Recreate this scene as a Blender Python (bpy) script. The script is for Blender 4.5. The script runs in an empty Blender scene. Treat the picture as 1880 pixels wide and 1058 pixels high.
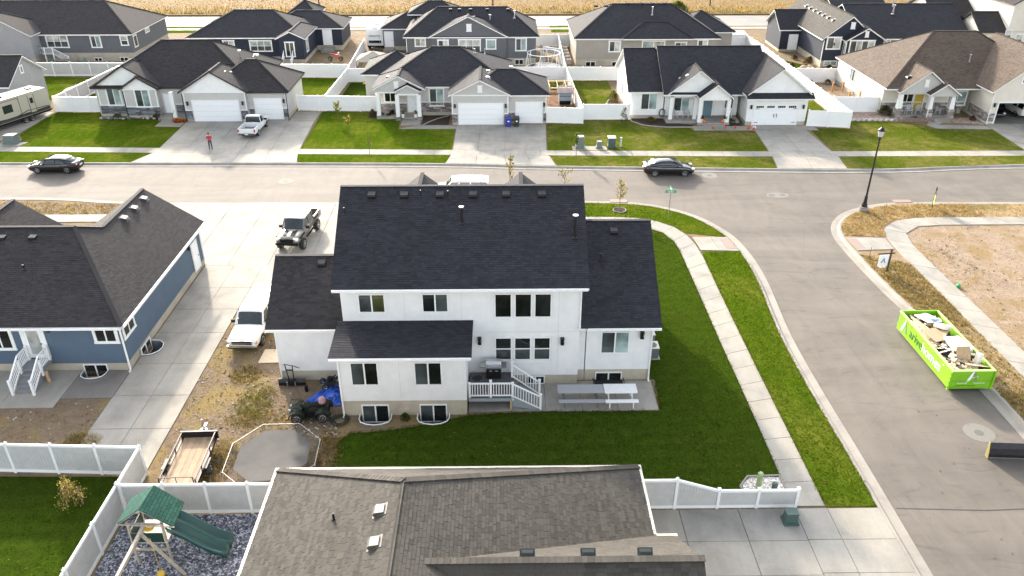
import bpy, bmesh, math, random
from mathutils import Vector, Matrix
from mathutils.geometry import tessellate_polygon
random.seed(7)
PI=math.pi
SC=bpy.context.scene
COL=SC.collection
# ---------------- camera ----------------
F=1465.0; H=27.5; HOR=-282.0; VPX=918.0
pitch=math.atan((529-HOR)/F); yaw=math.atan((940-VPX)/math.hypot(F,529-HOR))
cam=bpy.data.cameras.new('camera'); camo=bpy.data.objects.new('camera',cam); COL.objects.link(camo)
cam.sensor_width=36; cam.lens=F/1880*36; cam.clip_end=6000; cam.clip_start=.5
camo.location=(0,0,H); camo.rotation_euler=(PI/2-pitch,0,-yaw)
SC.camera=camo
# ---------------- light ----------------
SUN_AZ=math.radians(21)      # light travels towards -Y, a little towards +X
SUN_EL=math.radians(20.5)
W=bpy.data.worlds.new("World"); SC.world=W; W.use_nodes=True
nt=W.node_tree; bg=nt.nodes['Background']
sky=nt.nodes.new('ShaderNodeTexSky'); sky.sky_type='NISHITA'; sky.sun_disc=False
sky.sun_elevation=SUN_EL; sky.sun_rotation=-SUN_AZ; sky.air_density=1.0; sky.dust_density=2.5; sky.ozone_density=1.0
bw=nt.nodes.new('ShaderNodeRGBToBW'); hz=nt.nodes.new('ShaderNodeMix'); hz.data_type='RGBA'; hz.inputs[0].default_value=.72
nt.links.new(sky.outputs[0],bw.inputs[0]); nt.links.new(sky.outputs[0],hz.inputs[6]); nt.links.new(bw.outputs[0],hz.inputs[7]); nt.links.new(hz.outputs[2],bg.inputs[0])
bg.inputs[1].default_value=0.15
sun=bpy.data.lights.new('sun','SUN'); sun.energy=1.7; sun.angle=math.radians(2.2); sun.color=(1,.88,.72)
suno=bpy.data.objects.new('sun',sun); COL.objects.link(suno)
ld=Vector((math.sin(SUN_AZ)*math.cos(SUN_EL),-math.cos(SUN_AZ)*math.cos(SUN_EL),-math.sin(SUN_EL)))
suno.rotation_euler=ld.to_track_quat('-Z','Y').to_euler(); suno.location=(0,60,60)
SC.view_settings.view_transform='Standard'; SC.view_settings.look='None'; SC.view_settings.exposure=2.42; SC.view_settings.gamma=1
SC.view_settings.use_curve_mapping=False
# ---------------- survey helpers (ground point seen at a photo pixel) ----------------
_f=Vector((math.sin(yaw)*math.cos(pitch),math.cos(yaw)*math.cos(pitch),-math.sin(pitch)))
_r=Vector((math.cos(yaw),-math.sin(yaw),0)); _u=_r.cross(_f)
def at(x,y,z=0.0):
    d=_f*F+_r*(x-940)-_u*(y-529); t=(z-H)/d.z
    return (d.x*t,d.y*t)
def atl(*pts,z=0.0): return [at(x,y,z) for x,y in pts]
# ---------------- materials ----------------
def newmat(name):
    m=bpy.data.materials.new(name); m.use_nodes=True
    n=m.node_tree; b=n.nodes['Principled BSDF']
    return m,n,b
def N(n,t,**k):
    o=n.nodes.new(t)
    for a,v in k.items():
        if a in o.inputs: o.inputs[a].default_value=v
        else: setattr(o,a,v)
    return o
def ramp(n,stops,interp='LINEAR'):
    r=n.nodes.new('ShaderNodeValToRGB'); cr=r.color_ramp; cr.interpolation=interp
    while len(cr.elements)>1: cr.elements.remove(cr.elements[-1])
    for i,(p,c) in enumerate(stops):
        e=cr.elements[0] if i==0 else cr.elements.new(p)
        e.position=p; e.color=(*c,1) if len(c)==3 else c
    return r
def mix(n,a,b,f,mode='MIX'):
    m=n.nodes.new('ShaderNodeMix'); m.data_type='RGBA'; m.blend_type=mode
    for sock,v in ((m.inputs[0],f),(m.inputs[6],a),(m.inputs[7],b)):
        if hasattr(v,'links') or hasattr(v,'is_linked'): n.links.new(v,sock)
        elif isinstance(v,(int,float)): sock.default_value=v
        else: sock.default_value=(*v,1) if len(v)==3 else v
    return m.outputs[2]
def noise(n,scale,detail=4,rough=.55,vec=None,dist=0):
    t=N(n,'ShaderNodeTexNoise',Scale=scale,Detail=detail,Roughness=rough,Distortion=dist)
    if vec is not None: n.links.new(vec,t.inputs['Vector'])
    return t.outputs['Fac']
def wpos(n,scale=None):
    g=n.nodes.new('ShaderNodeNewGeometry'); v=g.outputs['Position']
    if scale:
        m=N(n,'ShaderNodeMapping'); m.inputs['Scale'].default_value=scale; n.links.new(v,m.inputs[0]); v=m.outputs[0]
    return v
def bump(n,b,h,strength=.3,dist=.02):
    k=N(n,'ShaderNodeBump',Strength=strength,Distance=dist); n.links.new(h,k.inputs['Height']); n.links.new(k.outputs[0],b.inputs['Normal'])
MAT={}
def plain(name,col,rough=.5,metal=0,var=.06,scale=6,spec=.5,bmp=0):
    if name in MAT: return MAT[name]
    m,n,b=newmat(name); p=wpos(n)
    f=noise(n,scale,5,.6,p)
    r=ramp(n,[(.3,tuple(c*(1-var) for c in col)),(.7,tuple(min(1,c*(1+var)) for c in col))]); n.links.new(f,r.inputs[0])
    n.links.new(r.outputs[0],b.inputs['Base Color'])
    b.inputs['Roughness'].default_value=rough; b.inputs['Metallic'].default_value=metal; b.inputs['Specular IOR Level'].default_value=spec
    if bmp: bump(n,b,noise(n,scale*8,4,.6,p),bmp,.01)
    MAT[name]=m; return m
def grass_mat(name,c1,c2,c3,dry,drylitamt,mow=0.0,angle=0):
    m,n,b=newmat(name); p=wpos(n)
    big=noise(n,.22,4,.6,p,.4); mid=noise(n,1.6,5,.7,p); fine=noise(n,16,4,.75,p)
    r=ramp(n,[(.28,c1),(.5,c2),(.74,c3)]); n.links.new(mid,r.inputs[0])
    r2=ramp(n,[(.3,tuple(c*.45 for c in c2)),(.72,tuple(c*1.5 for c in c3))]); n.links.new(fine,r2.inputs[0])
    c=mix(n,r.outputs[0],r2.outputs[0],.5)
    rr=ramp(n,[(.44,(0,0,0)),(.64,(drylitamt,)*3)]); n.links.new(big,rr.inputs[0])
    rf=ramp(n,[(.35,(.2,)*3),(.7,(1,)*3)]); n.links.new(mid,rf.inputs[0])
    mm=mix(n,rr.outputs[0],rf.outputs[0],1.0,'MULTIPLY')
    c=mix(n,c,dry,mm)  # yellow patches: dry turf, with sunlit patches put into the colour too
    if mow:
        w=N(n,'ShaderNodeTexWave',Scale=.33,Distortion=.8,Detail=2); w.wave_type='BANDS'; w.bands_direction='X' if angle==0 else 'Y'
        w.inputs['Detail Scale'].default_value=1.2
        n.links.new(p,w.inputs[0]); rw=ramp(n,[(.35,(1-mow,)*3),(.65,(1,)*3)]); n.links.new(w.outputs['Fac'],rw.inputs[0])
        c=mix(n,c,rw.outputs[0],1.0,'MULTIPLY')
    n.links.new(c,b.inputs['Base Color']); b.inputs['Roughness'].default_value=1; b.inputs['Specular IOR Level'].default_value=.0
    bump(n,b,fine,.9,.08)
    MAT[name]=m; return m
G1=grass_mat('lawn_grass',(.020,.046,.004),(.044,.084,.006),(.090,.130,.009),(.16,.16,.025),.9,.06)
G2=grass_mat('yellowing_grass',(.028,.054,.006),(.060,.090,.009),(.11,.13,.014),(.24,.19,.07),1.0,.05)
G3=grass_mat('shaded_grass',(.011,.028,.003),(.026,.052,.005),(.058,.088,.009),(.045,.05,.01),.5,.07,1)  # same lawn grass, its shade put into a darker base colour
def dirt_mat(name,cols,dry,amt):
    m,n,b=newmat(name); p=wpos(n)
    a=noise(n,.35,6,.65,p,.6); f=noise(n,7,6,.75,p); g=noise(n,1.1,5,.7,p,1)
    r=ramp(n,[(.3,cols[0]),(.5,cols[1]),(.7,cols[2])]); n.links.new(g,r.inputs[0])
    r2=ramp(n,[(.25,tuple(c*.55 for c in cols[1])),(.75,tuple(min(1,c*1.35) for c in cols[2]))]); n.links.new(f,r2.inputs[0])
    c=mix(n,r.outputs[0],r2.outputs[0],.5)
    rr=ramp(n,[(.48,(0,0,0)),(.62,(amt,)*3)]); n.links.new(a,rr.inputs[0])
    c=mix(n,c,dry,rr.outputs[0])
    n.links.new(c,b.inputs['Base Color']); b.inputs['Roughness'].default_value=.95; b.inputs['Specular IOR Level'].default_value=.1
    bump(n,b,f,1,.12); MAT[name]=m; return m
DIRT=dirt_mat('bare_dirt',[(.11,.078,.05),(.18,.13,.086),(.26,.20,.14)],(.26,.19,.07),.75)
DIRTL=dirt_mat('pale_dirt',[(.17,.12,.08),(.27,.195,.135),(.38,.30,.22)],(.24,.165,.075),.8)
DRYV=dirt_mat('dry_verge',[(.20,.135,.06),(.30,.21,.105),(.40,.30,.17)],(.13,.11,.035),.7)
FIELD=dirt_mat('field_grass',[(.15,.095,.035),(.19,.125,.05),(.24,.165,.08)],(.15,.11,.04),.6)
def gravel_mat(name,cols,scale):
    m,n,b=newmat(name); p=wpos(n)
    v=N(n,'ShaderNodeTexVoronoi',Scale=scale); n.links.new(p,v.inputs[0])
    s=n.nodes.new('ShaderNodeSeparateColor'); n.links.new(v.outputs['Color'],s.inputs[0])
    r=ramp(n,[(i/(len(cols)-1),c) for i,c in enumerate(cols)]); n.links.new(s.outputs[0],r.inputs[0])
    n.links.new(r.outputs[0],b.inputs['Base Color']); b.inputs['Roughness'].default_value=.9
    inv=N(n,'ShaderNodeMath',operation='SUBTRACT'); inv.inputs[0].default_value=1; n.links.new(v.outputs['Distance'],inv.inputs[1])
    bump(n,b,inv.outputs[0],1,.05); MAT[name]=m; return m
GRAVEL=gravel_mat('grey_gravel',[(.03,.035,.05),(.10,.11,.14),(.20,.21,.25),(.55,.55,.58)],11)
WGRAVEL=gravel_mat('white_gravel',[(.3,.27,.22),(.6,.57,.52),(.8,.78,.75)],9)
PGRAVEL=gravel_mat('pink_gravel',[(.2,.12,.09),(.34,.24,.19),(.5,.42,.36)],8)
def concrete_mat(name,col,objvar=.10,stain=.25,tint=(.9,.86,.78)):
    m,n,b=newmat(name); p=wpos(n)
    a=noise(n,.5,5,.6,p,.5); f=noise(n,9,6,.7,p); st=noise(n,1.0,4,.6,wpos(n,(2.2,.35,1)),.2)
    r=ramp(n,[(.3,tuple(c*(1-stain) for c in col)),(.55,col),(.8,tuple(min(1,c*1.08) for c in col))]); n.links.new(a,r.inputs[0])
    r2=ramp(n,[(.3,(.86,)*3),(.7,(1.0,)*3)]); n.links.new(f,r2.inputs[0])
    r3=ramp(n,[(.3,(.88,.86,.84)),(.6,(1,1,1))]); n.links.new(st,r3.inputs[0])
    c=mix(n,r.outputs[0],r2.outputs[0],1.0,'MULTIPLY'); c=mix(n,c,r3.outputs[0],.7,'MULTIPLY')
    oi=n.nodes.new('ShaderNodeObjectInfo'); ro=ramp(n,[(0,(1-objvar,)*3),(.5,(1,.99,.97)),(1,(1.0,.97,.92))]); n.links.new(oi.outputs['Random'],ro.inputs[0])
    c=mix(n,c,ro.outputs[0],1.0,'MULTIPLY')
    n.links.new(c,b.inputs['Base Color']); b.inputs['Roughness'].default_value=.85; b.inputs['Specular IOR Level'].default_value=.3
    bump(n,b,f,.25,.01); MAT[name]=m; return m
CONC=concrete_mat('concrete',(.335,.318,.285))
CONCD=concrete_mat('dark_concrete',(.21,.19,.175),.02)  # darker concrete for one patio slab and the garage floor and ceiling
CONCF=concrete_mat('foundation_concrete',(.46,.42,.34),.03)
KERB=concrete_mat('kerb_concrete',(.32,.30,.27),.04)
def asphalt_mat():
    m,n,b=newmat('asphalt'); p=wpos(n)
    a=noise(n,.25,5,.6,wpos(n,(.25,1,1)),1.2); f=noise(n,30,5,.8,p); g=noise(n,.5,5,.65,wpos(n,(1,.3,1)),1.5)
    r=ramp(n,[(.3,(.122,.105,.088)),(.5,(.15,.13,.108)),(.72,(.178,.155,.131))]); n.links.new(a,r.inputs[0])
    r2=ramp(n,[(.3,(.84,.84,.85)),(.7,(1.05,1.05,1.05))]); n.links.new(g,r2.inputs[0])
    r3=ramp(n,[(.25,(.75,)*3),(.7,(1.1,)*3)]); n.links.new(f,r3.inputs[0])
    c=mix(n,r.outputs[0],r2.outputs[0],1.0,'MULTIPLY'); c=mix(n,c,r3.outputs[0],.8,'MULTIPLY')
    # thin cracks and sealed seams
    v=N(n,'ShaderNodeTexVoronoi',Scale=.085); v.feature='DISTANCE_TO_EDGE'
    w=N(n,'ShaderNodeTexNoise',Scale=.9,Detail=4); n.links.new(p,w.inputs[0])
    ad=mix(n,p,w.outputs['Color'],.06,'ADD'); n.links.new(ad,v.inputs[0])
    rc=ramp(n,[(0,(.72,)*3),(.004,(1,)*3)]); n.links.new(v.outputs['Distance'],rc.inputs[0])
    c=mix(n,c,rc.outputs[0],.3,'MULTIPLY')
    oil=noise(n,.8,3,.5,wpos(n,(.4,1.3,1)),2); ro=ramp(n,[(.30,(.78,.77,.77)),(.42,(1,1,1))]); n.links.new(oil,ro.inputs[0]); c=mix(n,c,ro.outputs[0],.7,'MULTIPLY')
    n.links.new(c,b.inputs['Base Color']); b.inputs['Roughness'].default_value=.82; b.inputs['Specular IOR Level'].default_value=.35
    bump(n,b,f,.4,.01); MAT['asphalt']=m; return m
ASPH=asphalt_mat()
def shingle_mat(name,cols,island=False,uv=True):
    m,n,b=newmat(name)
    if uv:
        tc=n.nodes.new('ShaderNodeTexCoord'); vec=tc.outputs['UV']
        br=N(n,'ShaderNodeTexBrick',Scale=1.0,Bias=0.0); br.offset=.5; br.squash=1
        br.inputs['Mortar Size'].default_value=.012; br.inputs['Brick Width'].default_value=.34; br.inputs['Row Height'].default_value=.15
        br.inputs['Color1'].default_value=(0,0,0,1); br.inputs['Color2'].default_value=(1,1,1,1); br.inputs['Mortar'].default_value=(.0,.0,.0,1)
        n.links.new(vec,br.inputs[0])
        sel=br.outputs['Color']; mort=br.outputs['Fac']
    g=n.nodes.new('ShaderNodeNewGeometry'); p=g.outputs['Position']
    f=noise(n,22,4,.8,p); a=noise(n,.5,5,.65,p,.5)
    if island: src=g.outputs['Random Per Island']
    else: src=sel
    r=ramp(n,[(0,cols[0]),(.35,cols[1]),(.7,cols[2]),(1,cols[1])]); n.links.new(src,r.inputs[0])
    r2=ramp(n,[(.3,(.7,)*3),(.7,(1.2,)*3)]); n.links.new(f,r2.inputs[0])
    r3=ramp(n,[(.3,(.86,)*3),(.7,(1.1,)*3)]); n.links.new(a,r3.inputs[0])
    c=mix(n,r.outputs[0],r2.outputs[0],.8,'MULTIPLY'); c=mix(n,c,r3.outputs[0],1.0,'MULTIPLY')
    if not island: c=mix(n,c,tuple(k*.35 for k in cols[0]),mort)
    n.links.new(c,b.inputs['Base Color']); b.inputs['Roughness'].default_value=.9; b.inputs['Specular IOR Level'].default_value=.25
    bump(n,b,f,.5,.01); MAT[name]=m; return m
DK=[(.022,.022,.027),(.027,.027,.033),(.035,.035,.041)]
BR=[(.027,.025,.027),(.034,.031,.033),(.044,.040,.041)]
SH_D=shingle_mat('charcoal_shingles',DK); SH_DI=shingle_mat('charcoal_shingle_tab',DK,True)
SH_B=shingle_mat('brown_grey_shingles',BR); SH_BI=shingle_mat('brown_grey_shingle_tab',BR,True)
GY=[(.046,.042,.036),(.060,.054,.046),(.078,.070,.059)]
SH_G=shingle_mat('weathered_grey_shingles',GY); SH_GI=shingle_mat('weathered_grey_tab',GY,True)
TN=[(.085,.062,.046),(.105,.079,.06),(.13,.10,.077)]
SH_T=shingle_mat('tan_shingles',TN)
GN=[(.012,.062,.045),(.016,.080,.058),(.022,.10,.072)]
SH_N=shingle_mat('green_shingles',GN)
def siding_mat(name,col,kind='stucco'):
    m,n,b=newmat(name); p=wpos(n)
    f=noise(n,1.2,5,.6,p); r=ramp(n,[(.3,tuple(c*.93 for c in col)),(.7,tuple(min(1,c*1.04) for c in col))]); n.links.new(f,r.inputs[0])
    c=r.outputs[0]
    if kind=='lap':
        s=n.nodes.new('ShaderNodeSeparateXYZ'); n.links.new(p,s.inputs[0])
        mt=N(n,'ShaderNodeMath',operation='MULTIPLY'); mt.inputs[1].default_value=1/.18; n.links.new(s.outputs[2],mt.inputs[0])
        fr=N(n,'ShaderNodeMath',operation='FRACT'); n.links.new(mt.outputs[0],fr.inputs[0])
        rl=ramp(n,[(0,(.62,)*3),(.12,(.97,)*3),(1,(1,)*3)]); n.links.new(fr.outputs[0],rl.inputs[0]); c=mix(n,c,rl.outputs[0],.7,'MULTIPLY')
        bump(n,b,fr.outputs[0],.5,.02)
    elif kind=='board':
        s=n.nodes.new('ShaderNodeSeparateXYZ'); n.links.new(p,s.inputs[0])
        ad=N(n,'ShaderNodeMath',operation='ADD'); n.links.new(s.outputs[0],ad.inputs[0]); n.links.new(s.outputs[1],ad.inputs[1])
        mt=N(n,'ShaderNodeMath',operation='MULTIPLY'); mt.inputs[1].default_value=1/.3; n.links.new(ad.outputs[0],mt.inputs[0])
        fr=N(n,'ShaderNodeMath',operation='FRACT'); n.links.new(mt.outputs[0],fr.inputs[0])
        rl=ramp(n,[(0,(1,)*3),(.16,(1,)*3),(.2,(.72,)*3),(.3,(.95,)*3)]); n.links.new(fr.outputs[0],rl.inputs[0]); c=mix(n,c,rl.outputs[0],.6,'MULTIPLY')
    elif kind=='stucco':
        # faint rain streaks below sills and eaves
        st=noise(n,1.0,5,.7,wpos(n,(3,3,.25))); rs=ramp(n,[(.35,(.965,.965,.96)),(.6,(1,1,1))]); n.links.new(st,rs.inputs[0]); c=mix(n,c,rs.outputs[0],.8,'MULTIPLY')
        bump(n,b,noise(n,45,3,.7,p),.3,.01)
    n.links.new(c,b.inputs['Base Color']); b.inputs['Roughness'].default_value=.75; b.inputs['Specular IOR Level'].default_value=.3
    MAT[name]=m; return m
WHITE=siding_mat('white_stucco',(.71,.71,.70)); WLAP=siding_mat('white_lap_siding',(.80,.80,.78),'lap'); WBB=siding_mat('white_board_siding',(.78,.78,.76),'board')
GREIGE=siding_mat('pale_grey_siding',(.50,.485,.46),'lap'); GBB=siding_mat('grey_board_siding',(.47,.46,.44),'board'); CREAM=siding_mat('cream_stucco',(.66,.61,.52)); BLUE=siding_mat('blue_stucco',(.082,.118,.165))
SLATE=siding_mat('slate_grey_stucco',(.115,.12,.13)); GREYW=siding_mat('mid_grey_stucco',(.30,.30,.30)); NAVY=siding_mat('navy_siding',(.022,.028,.045),'lap')
TAUPE=siding_mat('taupe_stucco',(.30,.28,.245)); TRIM=plain('white_trim',(.74,.74,.72),.5); DTRIM=plain('dark_trim',(.03,.025,.025),.5)
VINYL=plain('white_vinyl',(.80,.80,.79),.4,var=.03,scale=1); DOORW=plain('white_door_paint',(.78,.79,.79),.4,var=.03)
def stone_mat(name,cols,s):
    m,n,b=newmat(name); p=wpos(n,(s,s,s*2.6))
    v=N(n,'ShaderNodeTexVoronoi',Scale=1.0); v.distance='CHEBYCHEV'; n.links.new(p,v.inputs[0])
    sp=n.nodes.new('ShaderNodeSeparateColor'); n.links.new(v.outputs['Color'],sp.inputs[0])
    r=ramp(n,[(0,cols[0]),(.5,cols[1]),(1,cols[2])]); n.links.new(sp.outputs[0],r.inputs[0])
    rd=ramp(n,[(.5,(1,)*3),(.75,(.35,)*3)]); n.links.new(v.outputs['Distance'],rd.inputs[0])
    c=mix(n,r.outputs[0],rd.outputs[0],1.0,'MULTIPLY'); n.links.new(c,b.inputs['Base Color']); b.inputs['Roughness'].default_value=.9
    bump(n,b,rd.outputs[0],.8,.04); MAT[name]=m; return m
STONEG=stone_mat('grey_ledge_stone',[(.06,.065,.075),(.12,.125,.14),(.22,.22,.23)],2.2)
STONEB=stone_mat('brown_ledge_stone',[(.10,.08,.075),(.19,.16,.15),(.33,.30,.28)],2.6)
STONET=stone_mat('tan_ledge_stone',[(.14,.12,.11),(.28,.24,.21),(.45,.41,.37)],1.7)
def glass_mat(name,col,rough=.06,spec=.6,blind=None):
    m,n,b=newmat(name); p=wpos(n)
    f=noise(n,.7,3,.5,p); r=ramp(n,[(.35,tuple(c*.5 for c in col)),(.65,tuple(c*1.5 for c in col))]); n.links.new(f,r.inputs[0]); c=r.outputs[0]
    n.links.new(c,b.inputs['Base Color']); b.inputs['Roughness'].default_value=rough; b.inputs['Specular IOR Level'].default_value=spec
    MAT[name]=m; return m
GD=glass_mat('dark_glass',(.012,.014,.014)); GM=glass_mat('grey_glass',(.05,.06,.06)); GB=glass_mat('blind_glass',(.26,.34,.33),.12); GC=glass_mat('curtain_glass',(.42,.43,.40),.2); GO=glass_mat('olive_glass',(.05,.055,.02))
BLACK=plain('black_metal',(.012,.012,.013),.45,.3); RUB=plain('rubber',(.02,.02,.02),.85); STEEL=plain('steel',(.45,.45,.46),.35,.8); GALV=plain('galvanised_steel',(.42,.48,.52),.4,.7)
WOOD=plain('timber',(.48,.32,.17),.75,var=.2,scale=5); WOODP=plain('pale_timber',(.62,.46,.27),.75,var=.15,scale=3); WOODG=plain('grey_timber',(.22,.19,.16),.85,var=.2)
UTIL=plain('utility_green',(.05,.09,.075),.5); UTIL2=plain('pale_green_plastic',(.26,.33,.16),.5); UTILG=plain('utility_grey_green',(.13,.16,.15),.5); RED=plain('red_paint',(.55,.05,.03),.4)
def leaf_mat(name,col,tk=(1.25,1.2,1.0)):
    m,n,b=newmat(name); p=wpos(n); g=n.nodes.new('ShaderNodeNewGeometry')
    r=ramp(n,[(0,tuple(c*.55 for c in col)),(.5,col),(1,tuple(c*1.6 for c in col))]); n.links.new(g.outputs['Random Per Island'],r.inputs[0])
    n.links.new(r.outputs[0],b.inputs['Base Color']); b.inputs['Roughness'].default_value=.9; b.inputs['Specular IOR Level'].default_value=.03
    tr=N(n,'ShaderNodeBsdfTranslucent'); tc_=mix(n,r.outputs[0],tk,1.0,'MULTIPLY'); n.links.new(tc_,tr.inputs[0])
    mx=n.nodes.new('ShaderNodeMixShader'); mx.inputs[0].default_value=.5
    n.links.new(b.outputs[0],mx.inputs[1]); n.links.new(tr.outputs[0],mx.inputs[2]); n.links.new(mx.outputs[0],n.nodes['Material Output'].inputs[0])
    MAT[name]=m; return m
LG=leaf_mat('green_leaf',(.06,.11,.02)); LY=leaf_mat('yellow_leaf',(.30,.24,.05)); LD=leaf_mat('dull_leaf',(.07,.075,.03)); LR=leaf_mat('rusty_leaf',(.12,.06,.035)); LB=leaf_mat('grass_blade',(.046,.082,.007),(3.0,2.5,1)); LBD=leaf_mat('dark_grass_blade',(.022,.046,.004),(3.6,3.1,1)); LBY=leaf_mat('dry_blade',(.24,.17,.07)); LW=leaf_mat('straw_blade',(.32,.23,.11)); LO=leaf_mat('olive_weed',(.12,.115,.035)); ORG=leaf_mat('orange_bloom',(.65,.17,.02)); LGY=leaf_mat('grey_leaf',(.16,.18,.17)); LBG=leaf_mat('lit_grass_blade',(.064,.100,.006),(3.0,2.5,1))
BARK=plain('bark',(.17,.12,.08),.9,var=.25)
# ---------------- mesh helpers ----------------
class MB:
    def __init__(s): s.v=[];s.f=[];s.m=[];s.uv={}
    def add(s,vs,fs,mi=0):
        o=len(s.v); s.v+= [tuple(v) for v in vs]
        for f in fs: s.f.append([o+i for i in f]); s.m.append(mi)
        return s
    def box(s,x0,x1,y0,y1,z0,z1,mi=0):
        vs=[(x,y,z) for z in (z0,z1) for x,y in ((x0,y0),(x1,y0),(x1,y1),(x0,y1))]
        return s.add(vs,[(3,2,1,0),(4,5,6,7),(0,1,5,4),(1,2,6,5),(2,3,7,6),(3,0,4,7)],mi)
    def obox(s,c,size,M=None,mi=0):
        hx,hy,hz=[k/2 for k in size]; M=M or Matrix(); c=Vector(c)
        vs=[c+(M@Vector((x,y,z))) for z in (-hz,hz) for x,y in ((-hx,-hy),(hx,-hy),(hx,hy),(-hx,hy))]
        return s.add(vs,[(3,2,1,0),(4,5,6,7),(0,1,5,4),(1,2,6,5),(2,3,7,6),(3,0,4,7)],mi)
    def bar(s,p,q,w,h=None,mi=0,up=(0,0,1)):
        p=Vector(p);q=Vector(q);h=h or w;d=(q-p);L=d.length
        if L<1e-6: return s
        d/=L; u=Vector(up)
        if abs(d.dot(u))>.97: u=Vector((0,1,0))
        r=d.cross(u).normalized(); u=r.cross(d)
        vs=[a+r*i*w/2+u*j*h/2 for a in (p,q) for i,j in ((-1,-1),(1,-1),(1,1),(-1,1))]
        return s.add(vs,[(0,1,2,3),(7,6,5,4),(1,0,4,5),(2,1,5,6),(3,2,6,7),(0,3,7,4)],mi)
    def tube(s,pts,r,n=6,mi=0,closed=False,cap=True):
        pts=[Vector(p) for p in pts]; R=r if isinstance(r,(list,tuple)) else [r]*len(pts); rings=[]
        for i,p in enumerate(pts):
            a=pts[i-1] if (i>0 or closed) else p; b=pts[(i+1)%len(pts)] if (i<len(pts)-1 or closed) else p
            d=(b-a).normalized(); u=Vector((0,0,1)) if abs(d.z)<.9 else Vector((1,0,0))
            x=d.cross(u).normalized(); y=x.cross(d)
            rings.append([p+(x*math.cos(2*PI*k/n)+y*math.sin(2*PI*k/n))*R[i] for k in range(n)])
        o=len(s.v); s.v+=[tuple(v) for g in rings for v in g]; m=len(rings)
        for i in range(m if closed else m-1):
            j=(i+1)%m
            for k in range(n): s.f.append([o+i*n+k,o+i*n+(k+1)%n,o+j*n+(k+1)%n,o+j*n+k]); s.m.append(mi)
        if cap and not closed:
            s.f.append([o+k for k in range(n)][::-1]); s.m.append(mi); s.f.append([o+(m-1)*n+k for k in range(n)]); s.m.append(mi)
        return s
    def cyl(s,x,y,z0,z1,r,n=12,mi=0,r2=None): return s.tube([(x,y,z0),(x,y,z1)],[r,r if r2 is None else r2],n,mi)
    def prism(s,poly,z0,z1,mi=0,holes=(),side=None):
        loops=[list(poly)]+[list(h) for h in holes]
        a=sum(p[0]*q[1]-q[0]*p[1] for p,q in zip(loops[0],loops[0][1:]+loops[0][:1]))
        if a<0: loops[0].reverse()
        for h in loops[1:]:
            a=sum(p[0]*q[1]-q[0]*p[1] for p,q in zip(h,h[1:]+h[:1]))
            if a>0: h.reverse()
        flat=[p for l in loops for p in l]
        tris=tessellate_polygon([[Vector((p[0],p[1],0)) for p in l] for l in loops])
        o=len(s.v); n=len(flat)
        s.v+=[(p[0],p[1],z1) for p in flat]+[(p[0],p[1],z0) for p in flat]
        for t in tris:
            A,B,C=[flat[i] for i in t]
            cr=(B[0]-A[0])*(C[1]-A[1])-(B[1]-A[1])*(C[0]-A[0])
            t=list(t) if cr>0 else [t[0],t[2],t[1]]
            s.f.append([o+i for i in t]); s.m.append(mi)
        k=0
        for l in loops:
            for i in range(len(l)):
                a=k+i;b=k+(i+1)%len(l); s.f.append([o+a,o+a+n,o+b+n,o+b]); s.m.append(mi if side is None else side)
            k+=len(l)
        return s
    def sheet(s,pts,t0,t1,mi=0,mside=None):   # slab from a 3D polygon (ccw from above)
        n=len(pts); o=len(s.v)
        s.v+=[(p[0],p[1],p[2]+t1) for p in pts]+[(p[0],p[1],p[2]+t0) for p in pts]
        s.f.append([o+i for i in range(n)]); s.m.append(mi)
        s.f.append([o+n+i for i in range(n)][::-1]); s.m.append(mi if mside is None else mside)
        for i in range(n):
            j=(i+1)%n; s.f.append([o+i,o+n+i,o+n+j,o+j]); s.m.append(mi if mside is None else mside)
        return s
    def ball(s,c,r,mi=0,n=8,m=6,sq=(1,1,1)):
        o=len(s.v); c=Vector(c)
        for i in range(m+1):
            t=PI*i/m
            for k in range(n):
                a=2*PI*k/n; s.v.append((c.x+r*sq[0]*math.sin(t)*math.cos(a),c.y+r*sq[1]*math.sin(t)*math.sin(a),c.z+r*sq[2]*math.cos(t)))
        for i in range(m):
            for k in range(n): s.f.append([o+i*n+k,o+(i+1)*n+k,o+(i+1)*n+(k+1)%n,o+i*n+(k+1)%n]); s.m.append(mi)
        return s
    def loft(s,rings,mi=0,cap=True):
        o=len(s.v); n=len(rings[0]); s.v+=[tuple(p) for r in rings for p in r]
        for i in range(len(rings)-1):
            for k in range(n):
                s.f.append([o+i*n+k,o+i*n+(k+1)%n,o+(i+1)*n+(k+1)%n,o+(i+1)*n+k]); s.m.append(mi)
        if cap: s.f.append([o+k for k in range(n)][::-1]); s.m.append(mi); s.f.append([o+(len(rings)-1)*n+k for k in range(n)]); s.m.append(mi)
        return s
    def mesh(s,name,mats,smooth=False,inv=None,uvs=None):
        me=bpy.data.meshes.new(name)
        vs=s.v if inv is None else [inv@Vector(v) for v in s.v]
        me.from_pydata(vs,[],s.f)
        for m in (mats if isinstance(mats,(list,tuple)) else [mats]): me.materials.append(m)
        me.polygons.foreach_set('material_index',s.m)
        if smooth: me.polygons.foreach_set('use_smooth',[True]*len(s.f))
        me.update(); return me
def tag(o,label=None,cat=None,group=None,kind=None):
    if label: o['label']=label
    if cat: o['category']=cat
    if group: o['group']=group
    if kind: o['kind']=kind
    return o
def link(name,me,parent=None,loc=None,rot=None):
    o=bpy.data.objects.new(name,me); COL.objects.link(o); o.parent=parent
    if loc is not None: o.location=loc
    if rot is not None: o.rotation_euler=rot
    return o
def struct(name,mb,mats,parent=None,kind='structure'):
    o=link(name,mb.mesh(name,mats),parent)
    if parent is None: o['kind']=kind
    elif kind=='stuff': o['kind']='stuff'
    return o
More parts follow.
